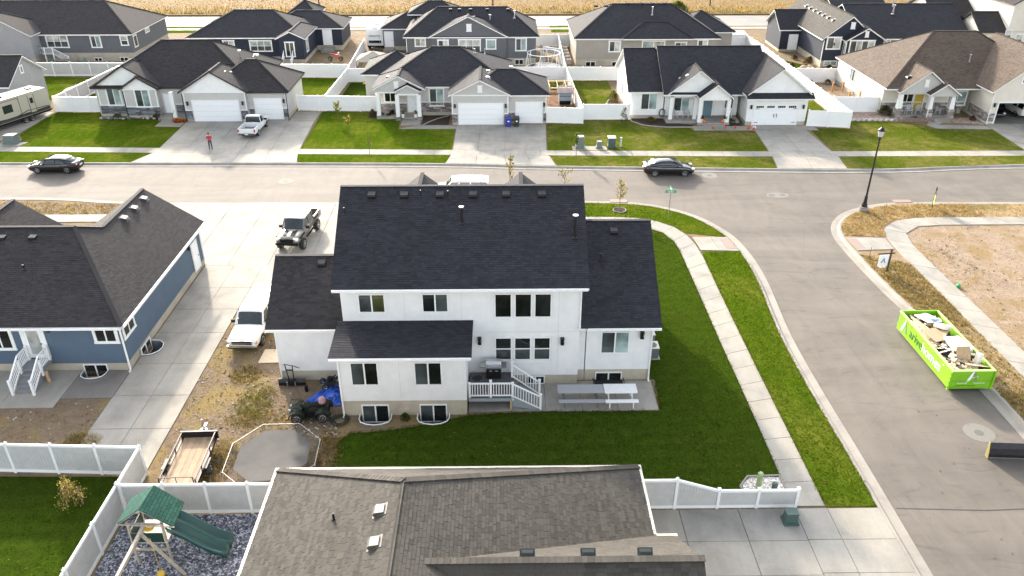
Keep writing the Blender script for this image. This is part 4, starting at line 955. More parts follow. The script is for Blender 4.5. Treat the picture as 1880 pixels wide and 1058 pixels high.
# --- house A ---
A=House('white_trim_house','pale grey and white house with dark trim and grey ledge stone base','house',(-35,96,0))
ka=dict(mat=SH_B,wall=GREIGE,trim=DTRIM,oh=.4)
A.roof(-46.9,-28.0,91.0,104.2,3.5,.6,'x','h','h',**ka)
A.roof(-34,-24.05,89.6,98.4,3.33,.6,'x','h','h',**ka)
A.roof(-36.2,-28.4,88.9,97,3.48,.6,'y','g','h',gable=WBB,**ka)
A.roof(-46.65,-38.75,90.9,98,3.6,.62,'y','g','h',gable=WBB,**ka)
A.roof(-43.3,-38.85,90.2,96,3.54,.62,'y','g','h',gable=WBB,fz=.4,**ka)
for x,y,w in ((-32.3,89.3,7.1),(-42.7,91.3,7.2),(-41.1,90.6,3.7)): A.w('band_board',MB().box(x-w/2,x+w/2,y-.05,y,3.3,3.45),TRIM)
garage_door(A,-34.85,-29.75,89.3); garage_door(A,-28.05,-25.1,90.0)
win(A,195,164,224,192,91.3); win(A,247,166,277,195,90.6)
wainscot(A,-46.25,-43.05,91.3,.4,1.35,STONEG); wainscot(A,-42.95,-39.2,90.6,.4,1.35,STONEG); wainscot(A,-35.8,-35.05,89.3,.3,1.3,STONEG); wainscot(A,-29.55,-28.8,89.3,.3,1.3,STONEG); wainscot(A,-28.75,-28.25,90.0,.3,1.3,STONEG); wainscot(A,-24.95,-24.45,90.0,.3,1.3,STONEG)
for x,y in ((-35.73,89.3),(-28.87,89.3),(-24.52,90),(-46.18,91.3),(-42.9,90.6),(-39.3,90.6)): trimpost(A,x,y,1.3,3.35)
lamp_(A,'S',-35.4,89.28,2.15,1.2); lamp_(A,'S',-29.2,89.28,2.15,1.2); lamp_(A,'S',-24.75,89.98,2.2,1.2)
door(A,'S',-38.3,91.4,.45,.95,2.1); A.w('porch_post',MB().box(-37.45,-37.05,89.6,90.0,.4,3.3),TRIM); A.w('porch_slab',MB().box(-39.2,-35.9,89.6,91.4,-.2,.4),CONC); A.w('step',MB().box(-38.7,-37.6,89.15,89.6,0,.2),CONC)
wainscot(A,-37.6,-35.9,91.4,.45,1.4,STONEG)
rp=MB().tube([(-38.8,89.0,.0),(-38.8,89.0,.95),(-38.8,90.5,1.35)],.025,5).tube([(-37.2,88.9,.0),(-37.2,88.9,.95),(-37.2,89.7,1.3)],.025,5)
for i in range(8): rp.bar((-38.8,89.1+i*.18,.1),(-38.8,89.1+i*.18,1.0),.015)
A.w('porch_railing',rp,BLACK)
downspout(A,-42.98,90.5,0,3.2,DTRIM); downspout(A,-24.42,89.9,0,3.2,DTRIM); downspout(A,-35.85,89.2,0,3.2,DTRIM)
vent(A,-31.5,91.4,5.15,rz=PI/2,slope=.6,mat=STEEL,k=1.1); vent(A,-31.0,92.2,4.9,rz=PI/2,slope=.6,mat=STEEL,k=1.1); pipe(A,-31.2,97.3,5.3,.9,.08,STEEL,1); vent(A,-29.4,97.5,5.6,slope=.3,mat=STEEL)
# --- house B ---
Bh=House('beige_stone_house','pale beige house with brown stone base and two wheelie bins at its garages','house',(-5,96,0))
kb=dict(mat=SH_D,wall=GREIGE,oh=.4)
WBB_,WBB=WBB,GBB
Bh.roof(-14.6,1.35,91.0,103.6,3.5,.5,'x','h','h',**kb)
Bh.roof(-17.0,-9.0,97.0,105.0,3.4,.5,'x','h','h',**kb)
Bh.roof(-4.4,5.4,87.75,95.6,3.38,.5,'x','h','h',**kb)
Bh.roof(-5.96,1.15,87.3,97,3.45,.49,'y','g','h',gable=WBB,**kb)
Bh.roof(-14.65,-8.65,89.8,96,3.55,.5,'y','g','h',gable=WBB,walls=False,**kb)
Bh.w('gable_wall',MB().loft([[(a,90.1,b) for a,b in ((-14.2,3.1),(-9.1,3.1),(-9.1,3.55),(-11.65,4.85),(-14.2,3.55))],[(a,90.3,b) for a,b in ((-14.2,3.1),(-9.1,3.1),(-9.1,3.55),(-11.65,4.85),(-14.2,3.55))]]),WBB)
Bh.roof(-12.1,-9.1,89.3,93,3.4,.5,'y','g','h',gable=WBB,walls=False,fth=.16,**kb)
Bh.w('gable_wall',MB().loft([[(a,89.65,b) for a,b in ((-11.8,2.95),(-9.4,2.95),(-9.4,3.4),(-10.6,3.98),(-11.8,3.4))],[(a,89.85,b) for a,b in ((-11.8,2.95),(-9.4,2.95),(-9.4,3.4),(-10.6,3.98),(-11.8,3.4))]]),WBB)
Bh.w('band_board',MB().box(-11.8,-9.4,89.62,89.87,2.85,3.0).box(-14.2,-11.9,90.08,90.3,2.98,3.12).box(-5.5,.75,87.65,87.7,3.3,3.42),TRIM)
for x,y in ((-11.85,89.75),(-9.4,89.75),(-14.1,90.3)):
    c=Bh.w('column',MB().box(x-.22,x+.22,y-.22,y+.22,.35,2.9),TRIM); Bh.w('column_base',MB().box(x-.3,x+.3,y-.3,y+.3,0,.4),STONEB,parent=c)
Bh.w('porch_slab',MB().box(-14.3,-9.2,89.9,91.4,-.1,.32),CONC); 
garage_door(Bh,-4.75,.1,87.7); garage_door(Bh,1.65,4.5,88.15)
win(Bh,706,166,727,186,91.4,2,1,(GD,GD)); win(Bh,789,164,814,193,91.4); door(Bh,'S',-10.3,91.38,.4,.95,2.1)
wainscot(Bh,-14.2,-11.0,91.4,.45,1.45,STONEB); wainscot(Bh,-9.5,-5.6,91.4,.45,1.55,STONEB); wainscot(Bh,-5.56,-4.95,87.7,.3,1.25,STONEB); wainscot(Bh,.3,.75,87.7,.3,1.25,STONEB); wainscot(Bh,.8,1.45,88.15,.3,1.3,STONEB); wainscot(Bh,4.7,5.0,88.15,.3,1.25,STONEB)
for x,y in ((-5.5,87.7),(.7,87.7),(4.95,88.15)): trimpost(Bh,x,y,1.3,3.3)
lamp_(Bh,'S',-5.2,87.68,2.2,1.2); lamp_(Bh,'S',.45,87.68,2.2,1.2); lamp_(Bh,'S',4.75,88.13,2.2,1.2)
vent_gable(Bh,-11.9,90.08,3.6,.5,.65); vent_gable(Bh,-2.4,87.68,3.75,.5,.65)
vent(Bh,-13.0,92.0,4.35,rz=-PI/2,slope=.5); vent(Bh,-1.5,90.0,4.75,rz=PI/2,slope=.49,mat=STEEL); vent(Bh,-1.5,93.0,4.75,rz=PI/2,slope=.49,mat=STEEL); pipe(Bh,-3.2,97.6,5.8,.5,.08,STEEL); vent(Bh,1.2,97.5,4.1,rz=PI/2,slope=.5,mat=STEEL); pipe(Bh,-2.0,98.2,5.6,.6,.05,STEEL)
WBB=WBB_
# --- house C ---
Cc=House('white_farmhouse','all-white house with dark roof, open porch with chairs and garage with small top windows','house',(25,95,0))
kc=dict(mat=SH_D,wall=WLAP,oh=.4)
Cc.roof(14.3,19,89.4,101.6,3.24,.58,'x','g','g',**kc)
Cc.roof(18.1,30.3,88.2,101.6,3.24,.58,'x','g','g',walls=False,**kc)
Cc.w('wall',MB().box(18.5,27,89.8,101.2,.4,3.2),WLAP); Cc.w('foundation',MB().box(18.6,27,89.9,101.1,-.3,.42),CONCF)
Cc.w('wall',MB().loft([[(18.45,a,b) for a,b in ((88.6,3.1),(101.2,3.1),(94.9,6.8))],[(18.6,a,b) for a,b in ((88.6,3.1),(101.2,3.1),(94.9,6.8))]]),WLAP)
Cc.roof(26.95,34.45,86.7,98.6,3.5,.77,'y','g','h',gable=WBB,**kc)
Cc.roofplanes([[(26.95,86.2,3.28),(34.45,86.2,3.28),(34.45,87.05,3.7),(26.95,87.05,3.7)]],27,34.4,86.2,87,3.3,.5,'x','n','n',SH_D,WLAP,.4,0,TRIM,WLAP,0,CONCF,None,.14,False)
def gablew(s,x0,x1,xm,y,zb,ze,za,mat=WBB): s.w('gable_wall',MB().loft([[(a,y,b) for a,b in ((x0,zb),(x1,zb),(x1,ze),(xm,za),(x0,ze))],[(a,y+.2,b) for a,b in ((x0,zb),(x1,zb),(x1,ze),(xm,za),(x0,ze))]]),mat)
Cc.roof(18.5,25.5,88.1,95,3.25,.77,'y','g','h',walls=False,**kc); gablew(Cc,18.9,25.1,22,88.5,2.85,3.3,5.7)
Cc.roof(21.85,25.7,86.9,94,3.2,.77,'y','g','h',walls=False,**kc); gablew(Cc,22.15,25.4,23.78,87.3,2.8,3.2,4.4)
for x,y in ((19.15,88.7),(22.2,87.55),(25.35,87.55),(21.9,88.7)): Cc.w('column',MB().box(x-.2,x+.2,y-.2,y+.2,.2,3.0),TRIM)
Cc.w('porch_slab',MB().box(18.6,26.9,87.9,89.8,-.1,.3).box(22.0,25.6,87.2,87.95,-.1,.28),CONC); Cc.w('step',MB().box(22.6,25.0,86.8,87.2,0,.14),CONC)
win(Cc,1179,173,1204,200,89.8); win(Cc,1239,180,1263,203,89.8); win(Cc,1333,176,1344,198,89.8,1,1,(GM,))
door(Cc,'S',23.6,89.78,.35,1.0,2.1,mat=plain('teal_door',(.12,.20,.24),.4)); Cc.w('sidelight_trim',MB().box(24.35,25.0,89.72,89.8,.4,2.5),TRIM)
garage_door(Cc,28.15,33.0,87.1,2.38,4,4); lamp_(Cc,'S',27.75,87.08,2.15,1.2); lamp_(Cc,'S',33.6,87.08,2.15,1.2)
g=MB()
for x in (30.4,30.7): g.box(x,x+.05,87.0,87.04,.95,1.35)
for x in (28.3,32.5):
    for z in (.35,1.9): g.box(x,x+.4,87.0,87.04,z,z+.05)
Cc.w('door_hardware',g,BLACK)
vent(Cc,20.3,90.4,4.5,rz=-PI/2,slope=.77,mat=STEEL); vent(Cc,20.9,89.6,5.0,rz=-PI/2,slope=.77,mat=STEEL)
for y,z in ((96.3,1.2),(94.0,2.0)): window(Cc,'W',14.68,y,z,.6,1.2 if z<1.5 else .5,1,1,(GM,),.08)
# --- house D ---
Dh=House('tan_roof_house','cream house with tan shingle roof, stone columned porch, yellow door and open garage','house',(55,97,0))
kd=dict(mat=SH_T,wall=CREAM,oh=.4)
Dh.roof(43.9,65,89.9,105.9,3.35,.6,'x','h','h',walls=False,**kd)
Dh.w('wall',MB().box(44.3,53.9,91.4,105.5,.45,3.3).box(53.9,64.6,96.0,105.5,.45,3.3),CREAM); Dh.w('foundation',MB().box(44.32,53.9,91.45,105.4,-.3,.45),CONCF)
Dh.roof(45.1,51.3,89.1,97,3.15,.77,'y','g','h',walls=False,**kd); gablew(Dh,45.5,50.9,48.2,89.5,2.8,3.2,5.3,GREIGE)
Dh.roof(48.3,51.9,88.5,96,3.0,.7,'y','g','h',walls=False,**kd); gablew(Dh,48.6,51.6,50.1,88.9,2.7,3.0,4.0,GREIGE)
# garage with open door: walls built round the opening
gp_=hip_planes(54.3,64.7,86.9,98,3.75,.8,'y','g','g')
Dh.roofplanes(gp_,54.3,64.7,86.9,98,3.75,.8,'y','n','n',SH_T,CREAM,.4,0,TRIM,CREAM,0,CONCF,None,.2,False)
Dh.w('wall',MB().box(54.7,55.6,87.3,87.5,0,3.7).box(55.6,63.5,87.3,87.5,2.4,3.7).box(63.5,64.3,87.3,87.5,0,3.7).box(54.7,54.9,87.5,96.0,0,3.7).box(64.1,64.3,87.5,96,0,3.7).box(54.7,64.3,95.8,96,0,3.7),CREAM)
Dh.w('wall',MB().loft([[(a,87.3,b) for a,b in ((54.7,3.7),(64.3,3.7),(59.5,7.65))],[(a,87.5,b) for a,b in ((54.7,3.7),(64.3,3.7),(59.5,7.65))]]),CREAM)
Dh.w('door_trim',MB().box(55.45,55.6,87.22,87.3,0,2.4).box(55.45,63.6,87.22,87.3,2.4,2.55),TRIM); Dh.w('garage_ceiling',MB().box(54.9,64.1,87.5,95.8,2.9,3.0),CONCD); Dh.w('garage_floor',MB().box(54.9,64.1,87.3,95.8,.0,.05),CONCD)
Dh.w('garage_shade_lining',MB().box(54.9,54.95,87.5,95.7,.05,2.9).box(54.95,64.0,95.7,95.78,.05,2.9),plain('dim_lining',(.10,.09,.08),.9))  # thin added lining, interior dimness put into its dark colour
for x in (45.6,48.9,51.4):
    y=89.7 if x<46 else 89.3
    c=Dh.w('column',MB().loft([[(x-.28,y-.28,1.2),(x+.28,y-.28,1.2),(x+.28,y+.28,1.2),(x-.28,y+.28,1.2)],[(x-.2,y-.2,2.8),(x+.2,y-.2,2.8),(x+.2,y+.2,2.8),(x-.2,y+.2,2.8)]]),TRIM); Dh.w('column_base',MB().box(x-.38,x+.38,y-.38,y+.38,0,1.2),STONET,parent=c)
Dh.w('porch_slab',MB().box(45.3,51.8,89.3,91.4,-.1,.35),CONC)
for i in range(3): Dh.w('step',MB().box(49.2,51.1,88.4-.3*i,88.9-.3*i+.2,0,.3-.1*i),CONC)
wainscot(Dh,44.3,53.9,91.4,.4,1.35,STONET); Dh.w('stone_veneer',MB().box(54.64,54.7,87.3,91.3,.3,1.3).box(54.7,55.45,87.24,87.3,.3,1.2),STONET)
win(Dh,1658,171,1672,193,91.4,2,1,(GD,GD)); win(Dh,1745,169,1769,192,91.4,2,1,(GM,GB)); door(Dh,'S',48.6,91.38,.45,1.0,2.1,mat=plain('yellow_door',(.50,.36,.03),.5))
window(Dh,'W',44.28,100.5,1.6,1.3,1.4,2,1,(GB,GM),.1); x_,z_=onw(1878,145,87.3); window(Dh,'S',x_+.6,87.3,z_-.4,1.0,1.1,1,1,(GD,),.12)
vent_gable(Dh,48.1,89.48,3.7,.45,.7); vent(Dh,46.6,91.0,4.4,rz=-PI/2,slope=.77); pipe(Dh,54.6,93.6,5.5,.8,.08,STEEL,1); lamp_(Dh,'S',55.1,87.28,2.2,1.2)
for x,y in ((54.75,87.2),(48.65,88.85),(45.35,89.4)): downspout(Dh,x,y,0,2.9 if x<54 else 3.5)
# --- house E, far left ---
E_=House('grey_gable_house','grey stucco garage wing with white gable trim behind the large camper','house',(-62,97,0))
E_.roof(-75,-56.6,92.1,100.9,3.3,.6,'x','g','g',mat=SH_B,wall=GREYW,fz=.4)
window(E_,'E',-57.0,96.2,4.0,.4,.7,1,1,(GC,),.08)
# --- back row ---
Gh=House('slate_back_house','dark slate grey stucco house with white-framed windows and a deck behind the left yard fence','house',(-65,125,0))
Gh.roof(-86,-53.1,118.6,133,3.9,.49,'x','h','h',se=.57,mat=SH_B,wall=SLATE,fz=1.2)
Gh.roof(-78,-66.2,116.2,124,4.2,.55,'y','g','h',mat=SH_B,wall=GREYW,fz=.9)
Gh.roof(-75,-66,128,137,5.6,.5,'x','h','h',mat=SH_B,wall=SLATE,fz=0,walls=False)
win(Gh,84,66,126,86,119,3,2,(GM,GC)); win(Gh,166,67,186,86,119); win(Gh,221,67,235,82,119,1,2,(GM,GC)); win(Gh,174,107,188,112,119,2,1,(GD,),.02); win(Gh,221,106,236,112,119,2,1,(GD,),.02)
window(Gh,'E',-53.48,120.3,1.9,1.0,1.4,1,1,(GM,),.1); window(Gh,'E',-53.48,125,3.0,1.4,.4,2,1,(GC,),.08)
door(Gh,'E',-66.58,118.2,1.3,.05,.05); win(Gh,51,70,60,87,118.98,2,1,(GD,GM))
for a in (-65.4,-63.9,-62.4): pass
rail(Gh,(-65.9,117.4,1.3),(-64.4,117.4,1.3),.95,9); rail(Gh,(-64.4,117.4,1.3),(-62.3,117.4,.1),.95,12); Gh.w('deck_frame',MB().box(-66.1,-64.3,117.4,118.9,1.1,1.3),SLATE)
for x in (-65.5,-64.35): rpost(Gh,x,117.4,0,2.3)
rpost(Gh,-62.3,117.4,0,1.1)
Hh=House('navy_back_house','navy blue house with white-framed windows and small white back steps','house',(-35,124,0))
kh=dict(mat=SH_D,wall=NAVY)
Hh.roof(-45.4,-28.2,118.5,130.1,3.4,.5,'x','h','h',fz=.6,**kh); Hh.roof(-32.2,-27.9,116.7,126,3.6,.47,'y','g','h',fz=.6,**kh); Hh.roof(-36,-24.0,125.5,133.9,3.35,.45,'x','h','h',fz=.7,**kh)
Hh.roof(-33.5,-28.5,129,136,4.6,.5,'x','h','h',walls=False,**kh)
win(Hh,410,76,430,88,118.9,2,1,(GM,GC)); win(Hh,459,76,499,93,118.9,3,2,(GM,GB)); win(Hh,524,79,541,103,117.1,2,1,(GD,GM)); window(Hh,'E',-28.28,119.3,1.4,1.2,1.5,2,1,(GM,GB),.1)
door(Hh,'S',-26.6,125.88,.75,1.2,2.2); Hh.w('step',MB().box(-27.6,-25.6,124.6,125.9,0,.5).box(-27.4,-25.8,124.0,124.6,0,.25),CONC)
for x in (-31.2,-29.9): rail(Hh,(x,117.0,.95),(x,115.3,.05),.9,8); rpost(Hh,x,115.3,0,1.0)
for i in range(4): Hh.w('step',MB().box(-31.15,-29.95,116.7-.4*(i+1),116.7-.4*i,0,.8-i*.2),CONC)
Ih=House('charcoal_back_house','charcoal grey gabled house behind the beige house, with white-framed windows and gable vent','house',(-4,121,0))
ki=dict(mat=SH_D,wall=SLATE)
Ih.roof(-13.8,5.3,114.9,127.1,4.15,.5,'x','h','h',se=.66,fz=1.1,**ki); Ih.roof(-10.3,1.1,114.6,122,4.15,.5,'y','g','h',fz=1.1,**ki); Ih.roof(-18.4,-10,125.2,133.9,3.3,.45,'x','h','h',fz=.6,**ki); Ih.roof(-14,-6,124,130,5.6,.5,'x','h','h',walls=False,**ki)
win(Ih,763,72,780,84,115.3,2,1,(GM,GC)); win(Ih,805,75,822,84,115.0,2,1,(GM,GC)); win(Ih,843,74,881,95,115.0,3,2,(GM,GC)); win(Ih,894,74,909,89,115.0,1,1,(GB,)); win(Ih,948,72,965,92,115.3,2,1,(GM,GB)); win(Ih,946,110,960,118,115.3,2,1,(GD,),.02)
vent_gable(Ih,-4.5,115.0,4.9,.7,.9); door(Ih,'S',-17.2,125.6,.5,1.2,2.2); Ih.w('step',MB().box(-18.0,-16.4,124.4,125.6,0,.35),CONC)
for x,y in ((-13.35,115.25),(-8.0,114.98)): downspout(Ih,x,y,0,4.0)
pipe(Ih,-1.6,118.3,5.6,.9,.1,STEEL,1); pipe(Ih,1.9,118.6,6.0,1.0,.1,STEEL,1); 
for x in (-7.3,-6.0,-4.4,-2.0,1.0): vent(Ih,x,120.3,6.9,slope=.5)
for y in (116.2,116.9): vent(Ih,-3.9,y,6.55,rz=PI/2,slope=.5)
Jh=House('taupe_back_house','taupe stucco house with broad dark hip roof behind the white farmhouse','house',(20,122,0))
kj=dict(mat=SH_D,wall=TAUPE)
Jh.roof(10.2,31,114.9,129.1,3.85,.5,'x','h','h',se=.58,fz=.9,**kj); Jh.roof(26,34.7,121,131,3.5,.45,'x','h','h',fz=.5,**kj); Jh.roof(17,27,114.2,121,3.95,.5,'x','h','h',walls=False,**kj); Jh.roof(15.5,25.5,119,126,5.6,.5,'x','h','h',walls=False,**kj)
win(Jh,1120,77,1137,94,115.3,2,1,(GM,GC)); win(Jh,1181,77,1218,93,115.3,2,1,(GB,GC)); win(Jh,1241,79,1258,92,115.3,2,1,(GM,GC)); win(Jh,1283,75,1297,88,115.3,2,1,(GM,GC)); win(Jh,1076,114,1092,121,115.3,2,1,(GD,),.02); win(Jh,1124,114,1140,121,115.3,2,1,(GD,),.02)
for x in (13.8,15.3,18.5,20.5,22,23.8): vent(Jh,x,121.3,7.2 if x<16 else 7.5,slope=.5)
pipe(Jh,21.8,119.6,6.2,1.1,.09,STEEL,1)
Kh=House('navy_gabled_house','navy blue house with several white-trimmed gables above the rock garden','house',(52,121,0))
kk=dict(wall=NAVY)
Kh.roof(41.9,49,123.3,131,3.35,.6,'x','g','g',mat=SH_D,fz=.4,**kk); Kh.roof(44.8,52.5,113.6,133,3.95,.8,'y','g','g',mat=SH_G,fz=.9,**kk); Kh.roof(47.7,53.5,112.5,120,3.95,.6,'y','g','h',mat=SH_D,fz=.9,**kk); Kh.roof(50,66.3,114.2,129.5,3.9,.45,'x','g','g',mat=SH_D,fz=.6,**kk); Kh.roof(50.5,59,126,133,5.8,.4,'x','g','g',mat=SH_D,walls=False,fz=0,**kk)
win(Kh,1521,70,1540,89,114.0,2,1,(GM,GC)); win(Kh,1563,76,1600,101,112.9,4,1,(GM,GC)); win(Kh,1608,74,1645,92,114.6,3,1,(GM,GB)); window(Kh,'W',48.08,113.5,1.4,.9,2.0,2,1,(GM,GC),.1); win(Kh,1514,113,1534,120,114.0,2,1,(GB,),.05)
door(Kh,'S',44.3,123.68,.3,1.2,2.2); vent_gable(Kh,48.9,113.98,5.3,.6,.8); vent_gable(Kh,50.6,112.88,4.4,.5,.7); lamp_(Kh,'S',46.7,114.0,3.2)
for i in range(7): vent(Kh,47.2,117+i*1.9,5.9,rz=-PI/2,slope=.8)
pipe(Kh,56.6,119.4,6.3,1.2,.12,STEEL,1); pipe(Kh,57.2,121.2,6.9,1.2,.12,STEEL,1)
for x in (44.9+.3,48.0): downspout(Kh,x,113.9 if x<46 else 112.85,0,3.7)
Lh=House('cream_two_storey_house','tall cream stucco house with dark-roofed low wing at the right edge','house',(75,118,0))
Lh.roof(66.6,75,113.6,120.5,4.9,.62,'x','g','g',mat=SH_B,wall=CREAM,trim=DTRIM,fz=.3); Lh.roof(70.1,90,113.2,128,8.6,.6,'y','g','g',mat=SH_B,wall=CREAM,trim=DTRIM,fz=.3); Lh.roof(64,72,122,132,5.5,.5,'x','g','g',mat=SH_B,wall=CREAM,trim=DTRIM,fz=.3)
win(Lh,1848,56,1853,73,113.6,1,2,(GM,GC),.04); win(Lh,1867,64,1873,80,113.6,1,2,(GM,GC),.04)
PGREY=plain('grey_vinyl_panel',(.49,.485,.465),.5,var=.08,scale=2.5)
# ---------------- fences ----------------
def fence(pts,label,h=1.83,bay=2.4,group='white vinyl yard fences',mat=None,hs=None,name='vinyl_fence',pmat=None):
    f=Thing(name,label,'fence',(pts[0][0],pts[0][1],0),0,group); mat=mat or VINYL
    pm_=MB().box(-.065,.065,-.065,.065,0,h+.05).loft([[(-.08,-.08,h+.05),(.08,-.08,h+.05),(.08,.08,h+.05),(-.08,.08,h+.05)],[(-.02,-.02,h+.14),(.02,-.02,h+.14),(.02,.02,h+.14),(-.02,.02,h+.14)]]).mesh('post',mat)
    cache={}
    for a,b in zip(pts,pts[1:]):
        A_=Vector((a[0],a[1],0));B_=Vector((b[0],b[1],0)); L=(B_-A_).length; n=max(1,round(L/bay)); ang=math.atan2(B_.y-A_.y,B_.x-A_.x); w=L/n
        if w not in cache:
            tr=MB().box(.065,w-.065,-.05,.05,h-.12,h).mesh('top_rail',mat); br=MB().box(.065,w-.065,-.045,.045,.06,.22).mesh('bottom_rail',mat)
            pn_=MB(); k=round(w/.16); bw=(w-.13)/k
            for i in range(k): pn_.box(.065+i*bw+.006,.065+(i+1)*bw-.006,-.014,.014,.2,h-.1)
            pn_.box(.065,w-.065,-.005,.005,.2,h-.1)
            cache[w]=(tr,br,pn_.mesh('panel',pmat or mat))
        for i in range(n):
            p=A_+(B_-A_)*i/n-f.loc
            link('post',pm_,f.o,p,(0,0,ang))
            for nm,me in zip(('top_rail','bottom_rail','panel'),cache[w]): link(nm,me,f.o,p,(0,0,ang))
    link('post',pm_,f.o,Vector((pts[-1][0],pts[-1][1],0))-f.loc); return f
fence([(-34.0,31.1),(-26.7,31.0),(-17.85,30.6),(-17.85,28.0)],'white vinyl fence between the dark lawn and the blue house yard',bay=2.35,pmat=PGREY)
fence([(-17.85,28.0),(-17.9,8)],'white vinyl fence between the left lawn and the gravel play yard',bay=2.5,pmat=PGREY)
fence([(-17.7,27.95),(-9.9,27.95)],'white vinyl fence behind the green-roofed playset',bay=2.2,pmat=PGREY)
ff=fence([(5.75,27.95),(8.05,27.95)],'white vinyl fence that steps down beside the concrete drive in the foreground',bay=2.3,pmat=PGREY)
# sloped bay and low bays
def sbay(f,x0,x1,h0,h1,y=27.95):
    n=13; w=x1-x0
    f.w('top_rail',MB().bar((x0,y,h0-.06),(x1,y,h1-.06),.1,.12),VINYL); f.w('bottom_rail',MB().box(x0+.06,x1-.06,y-.045,y+.045,.06,.22),VINYL)
    b=MB()
    for i in range(n):
        xa=x0+.07+(w-.14)*i/n+.006; xb=x0+.07+(w-.14)*(i+1)/n-.006; za=h0+(h1-h0)*(xa-x0)/w-.1; zb=h0+(h1-h0)*(xb-x0)/w-.1
        b.add([(xa,y-.014,.2),(xb,y-.014,.2),(xb,y-.014,zb),(xa,y-.014,za),(xa,y+.014,.2),(xb,y+.014,.2),(xb,y+.014,zb),(xa,y+.014,za)],[(0,1,2,3),(7,6,5,4),(3,2,6,7),(0,3,7,4),(1,5,6,2)])
    b.box(x0+.065,x1-.065,y-.004,y+.004,.2,min(h0,h1)-.1)
    f.w('panel',b,PGREY); f.w('post',MB().box(x1-.065,x1+.065,y-.065,y+.065,0,h1+.06).box(x1-.08,x1+.08,y-.08,y+.08,h1+.06,h1+.1),VINYL)
sbay(ff,8.05,10.08,1.83,1.15); sbay(ff,10.08,11.95,1.15,1.15); sbay(ff,11.95,13.8,1.15,1.15)
fence([(-52.6,93.3),(-46.3,93.2)],'white vinyl fence beside the large camper'); fence([(-52.6,93.4),(-51.0,110.2)],'white vinyl side fence running back from the camper',pmat=PGREY); fence([(-66,110.4),(-51.0,110.2),(-30.5,109.2)],'white vinyl back fence below the slate grey house',pmat=PGREY)
fence([(-24.1,93.5),(-14.3,93.0)],'white vinyl front fence between the pale grey and the beige house'); fence([(-20.85,93.4),(-20.4,106.5),(-20.9,125.3)],'white vinyl side fence left of the gazebo'); fence([(-30.3,109.1),(-20.5,108.8)],'white vinyl back fence below the navy house'); fence([(-20.4,106.5),(-12.5,106.4)],'white vinyl back fence in front of the gazebo')
fence([(5.1,88.3),(9.1,87.9)],'short white vinyl gate fence right of the beige house garage'); fence([(9.15,87.9),(8.6,107.0),(8.9,128)],'long white vinyl side fence beside the chicken coop'); fence([(9.3,89.4),(14.6,89.4)],'white vinyl front fence left of the white farmhouse'); fence([(1.5,107.1),(15.5,106.9)],'white vinyl back fence in front of the big hoop trampoline')
fence([(38.0,129),(38.6,119.9),(38.7,86.0)],'long white vinyl side fence right of the white farmhouse'); fence([(38.9,92.1),(44.7,92.0)],'white vinyl front fence left of the stone porch'); fence([(38.7,105.8),(46,105.6)],'white vinyl fence below the rock garden'); fence([(34.2,86.7),(38.65,86.0)],'white vinyl front fence right of the farmhouse garage')
fence([(5.5,128.1),(10.6,128.0)],'distant white vinyl fence between the charcoal and taupe houses'); fence([(-28,140.4),(-48,140.4)],'distant white fence left of the navy house'); fence([(33,131),(38,129)],'distant white fence right of the taupe house')
# ---------------- vehicles ----------------
PBLK=plain('black_paint',(.008,.007,.009),.12,.0,spec=.8); PWHT=plain('white_paint',(.72,.72,.70),.2,var=.02,spec=.6); PSIL=plain('silver_paint',(.17,.16,.14),.28,.3,var=.03); PCRM=plain('cream_panel',(.46,.42,.33),.35,var=.03)
CHR=plain('chrome',(.6,.6,.6),.15,.9); AG=glass_mat('auto_glass',(.02,.028,.03),.04,.8); LAMPW=plain('headlight_lens',(.75,.75,.7),.1); LAMPR=plain('tail_light',(.35,.01,.01),.15); GRILL=plain('grille_black',(.012,.012,.012),.7,spec=.15)
def wheel_mesh(r,w):
    k=('wh',r,w)
    if k in _cache: return _cache[k]
    t=MB(); n=20
    prof=[(r*.62,-w/2),(r*.93,-w/2),(r,-w*.36),(r,w*.36),(r*.93,w/2),(r*.62,w/2)]
    rings=[[(p*math.cos(2*PI*i/n),q,p*math.sin(2*PI*i/n)) for p,q in prof] for i in range(n)]
    t.loft(rings+[rings[0]],0,False)
    h=MB()
    h.loft([[(r*.62*math.cos(2*PI*i/n),y,r*.62*math.sin(2*PI*i/n)) for i in range(n)] for y in (-w*.30,w*.30)],1)
    for s in (-1,1):
        for i in range(5):
            a=2*PI*i/5; h.bar((0,s*w*.36,0),(r*.58*math.cos(a),s*w*.42,r*.58*math.sin(a)),r*.16,.03,0,up=(0,1,0))
        h.tube([(r*.58*math.cos(2*PI*i/n),s*w*.42,r*.58*math.sin(2*PI*i/n)) for i in range(n)],.022,5,0,closed=True)
    _cache[k]=(t.mesh('tyre',RUB,True),h.mesh('rim',[CHR,GRILL])); return _cache[k]
def wheels(T,xs,yy,r,w,z=None):
    t,h=wheel_mesh(r,w)
    for x in xs:
        for s in (-1,1):
            o=link('wheel',t,T.o,(x,s*(yy-w/2),z if z is not None else r)); link('rim',h,o)
def ringsec(x,w,zb,zt,crown=.03,tuck=.9,sh=.07):
    zm=(zb+zt)/2
    pts=[(w*tuck,zb),(w*.985,zb+.12),(w,zm),(w*.985,zt-sh*1.6),(w*.93,zt-sh*.35),(w*.8,zt),(0,zt+crown)]
    return [(x,y,z) for y,z in pts]+[(x,-y,z) for y,z in pts[-2::-1]]+[(x,0,zb)]
def body_loft(mb,st,**k): mb.loft([ringsec(*s,**k)[::-1] for s in st])
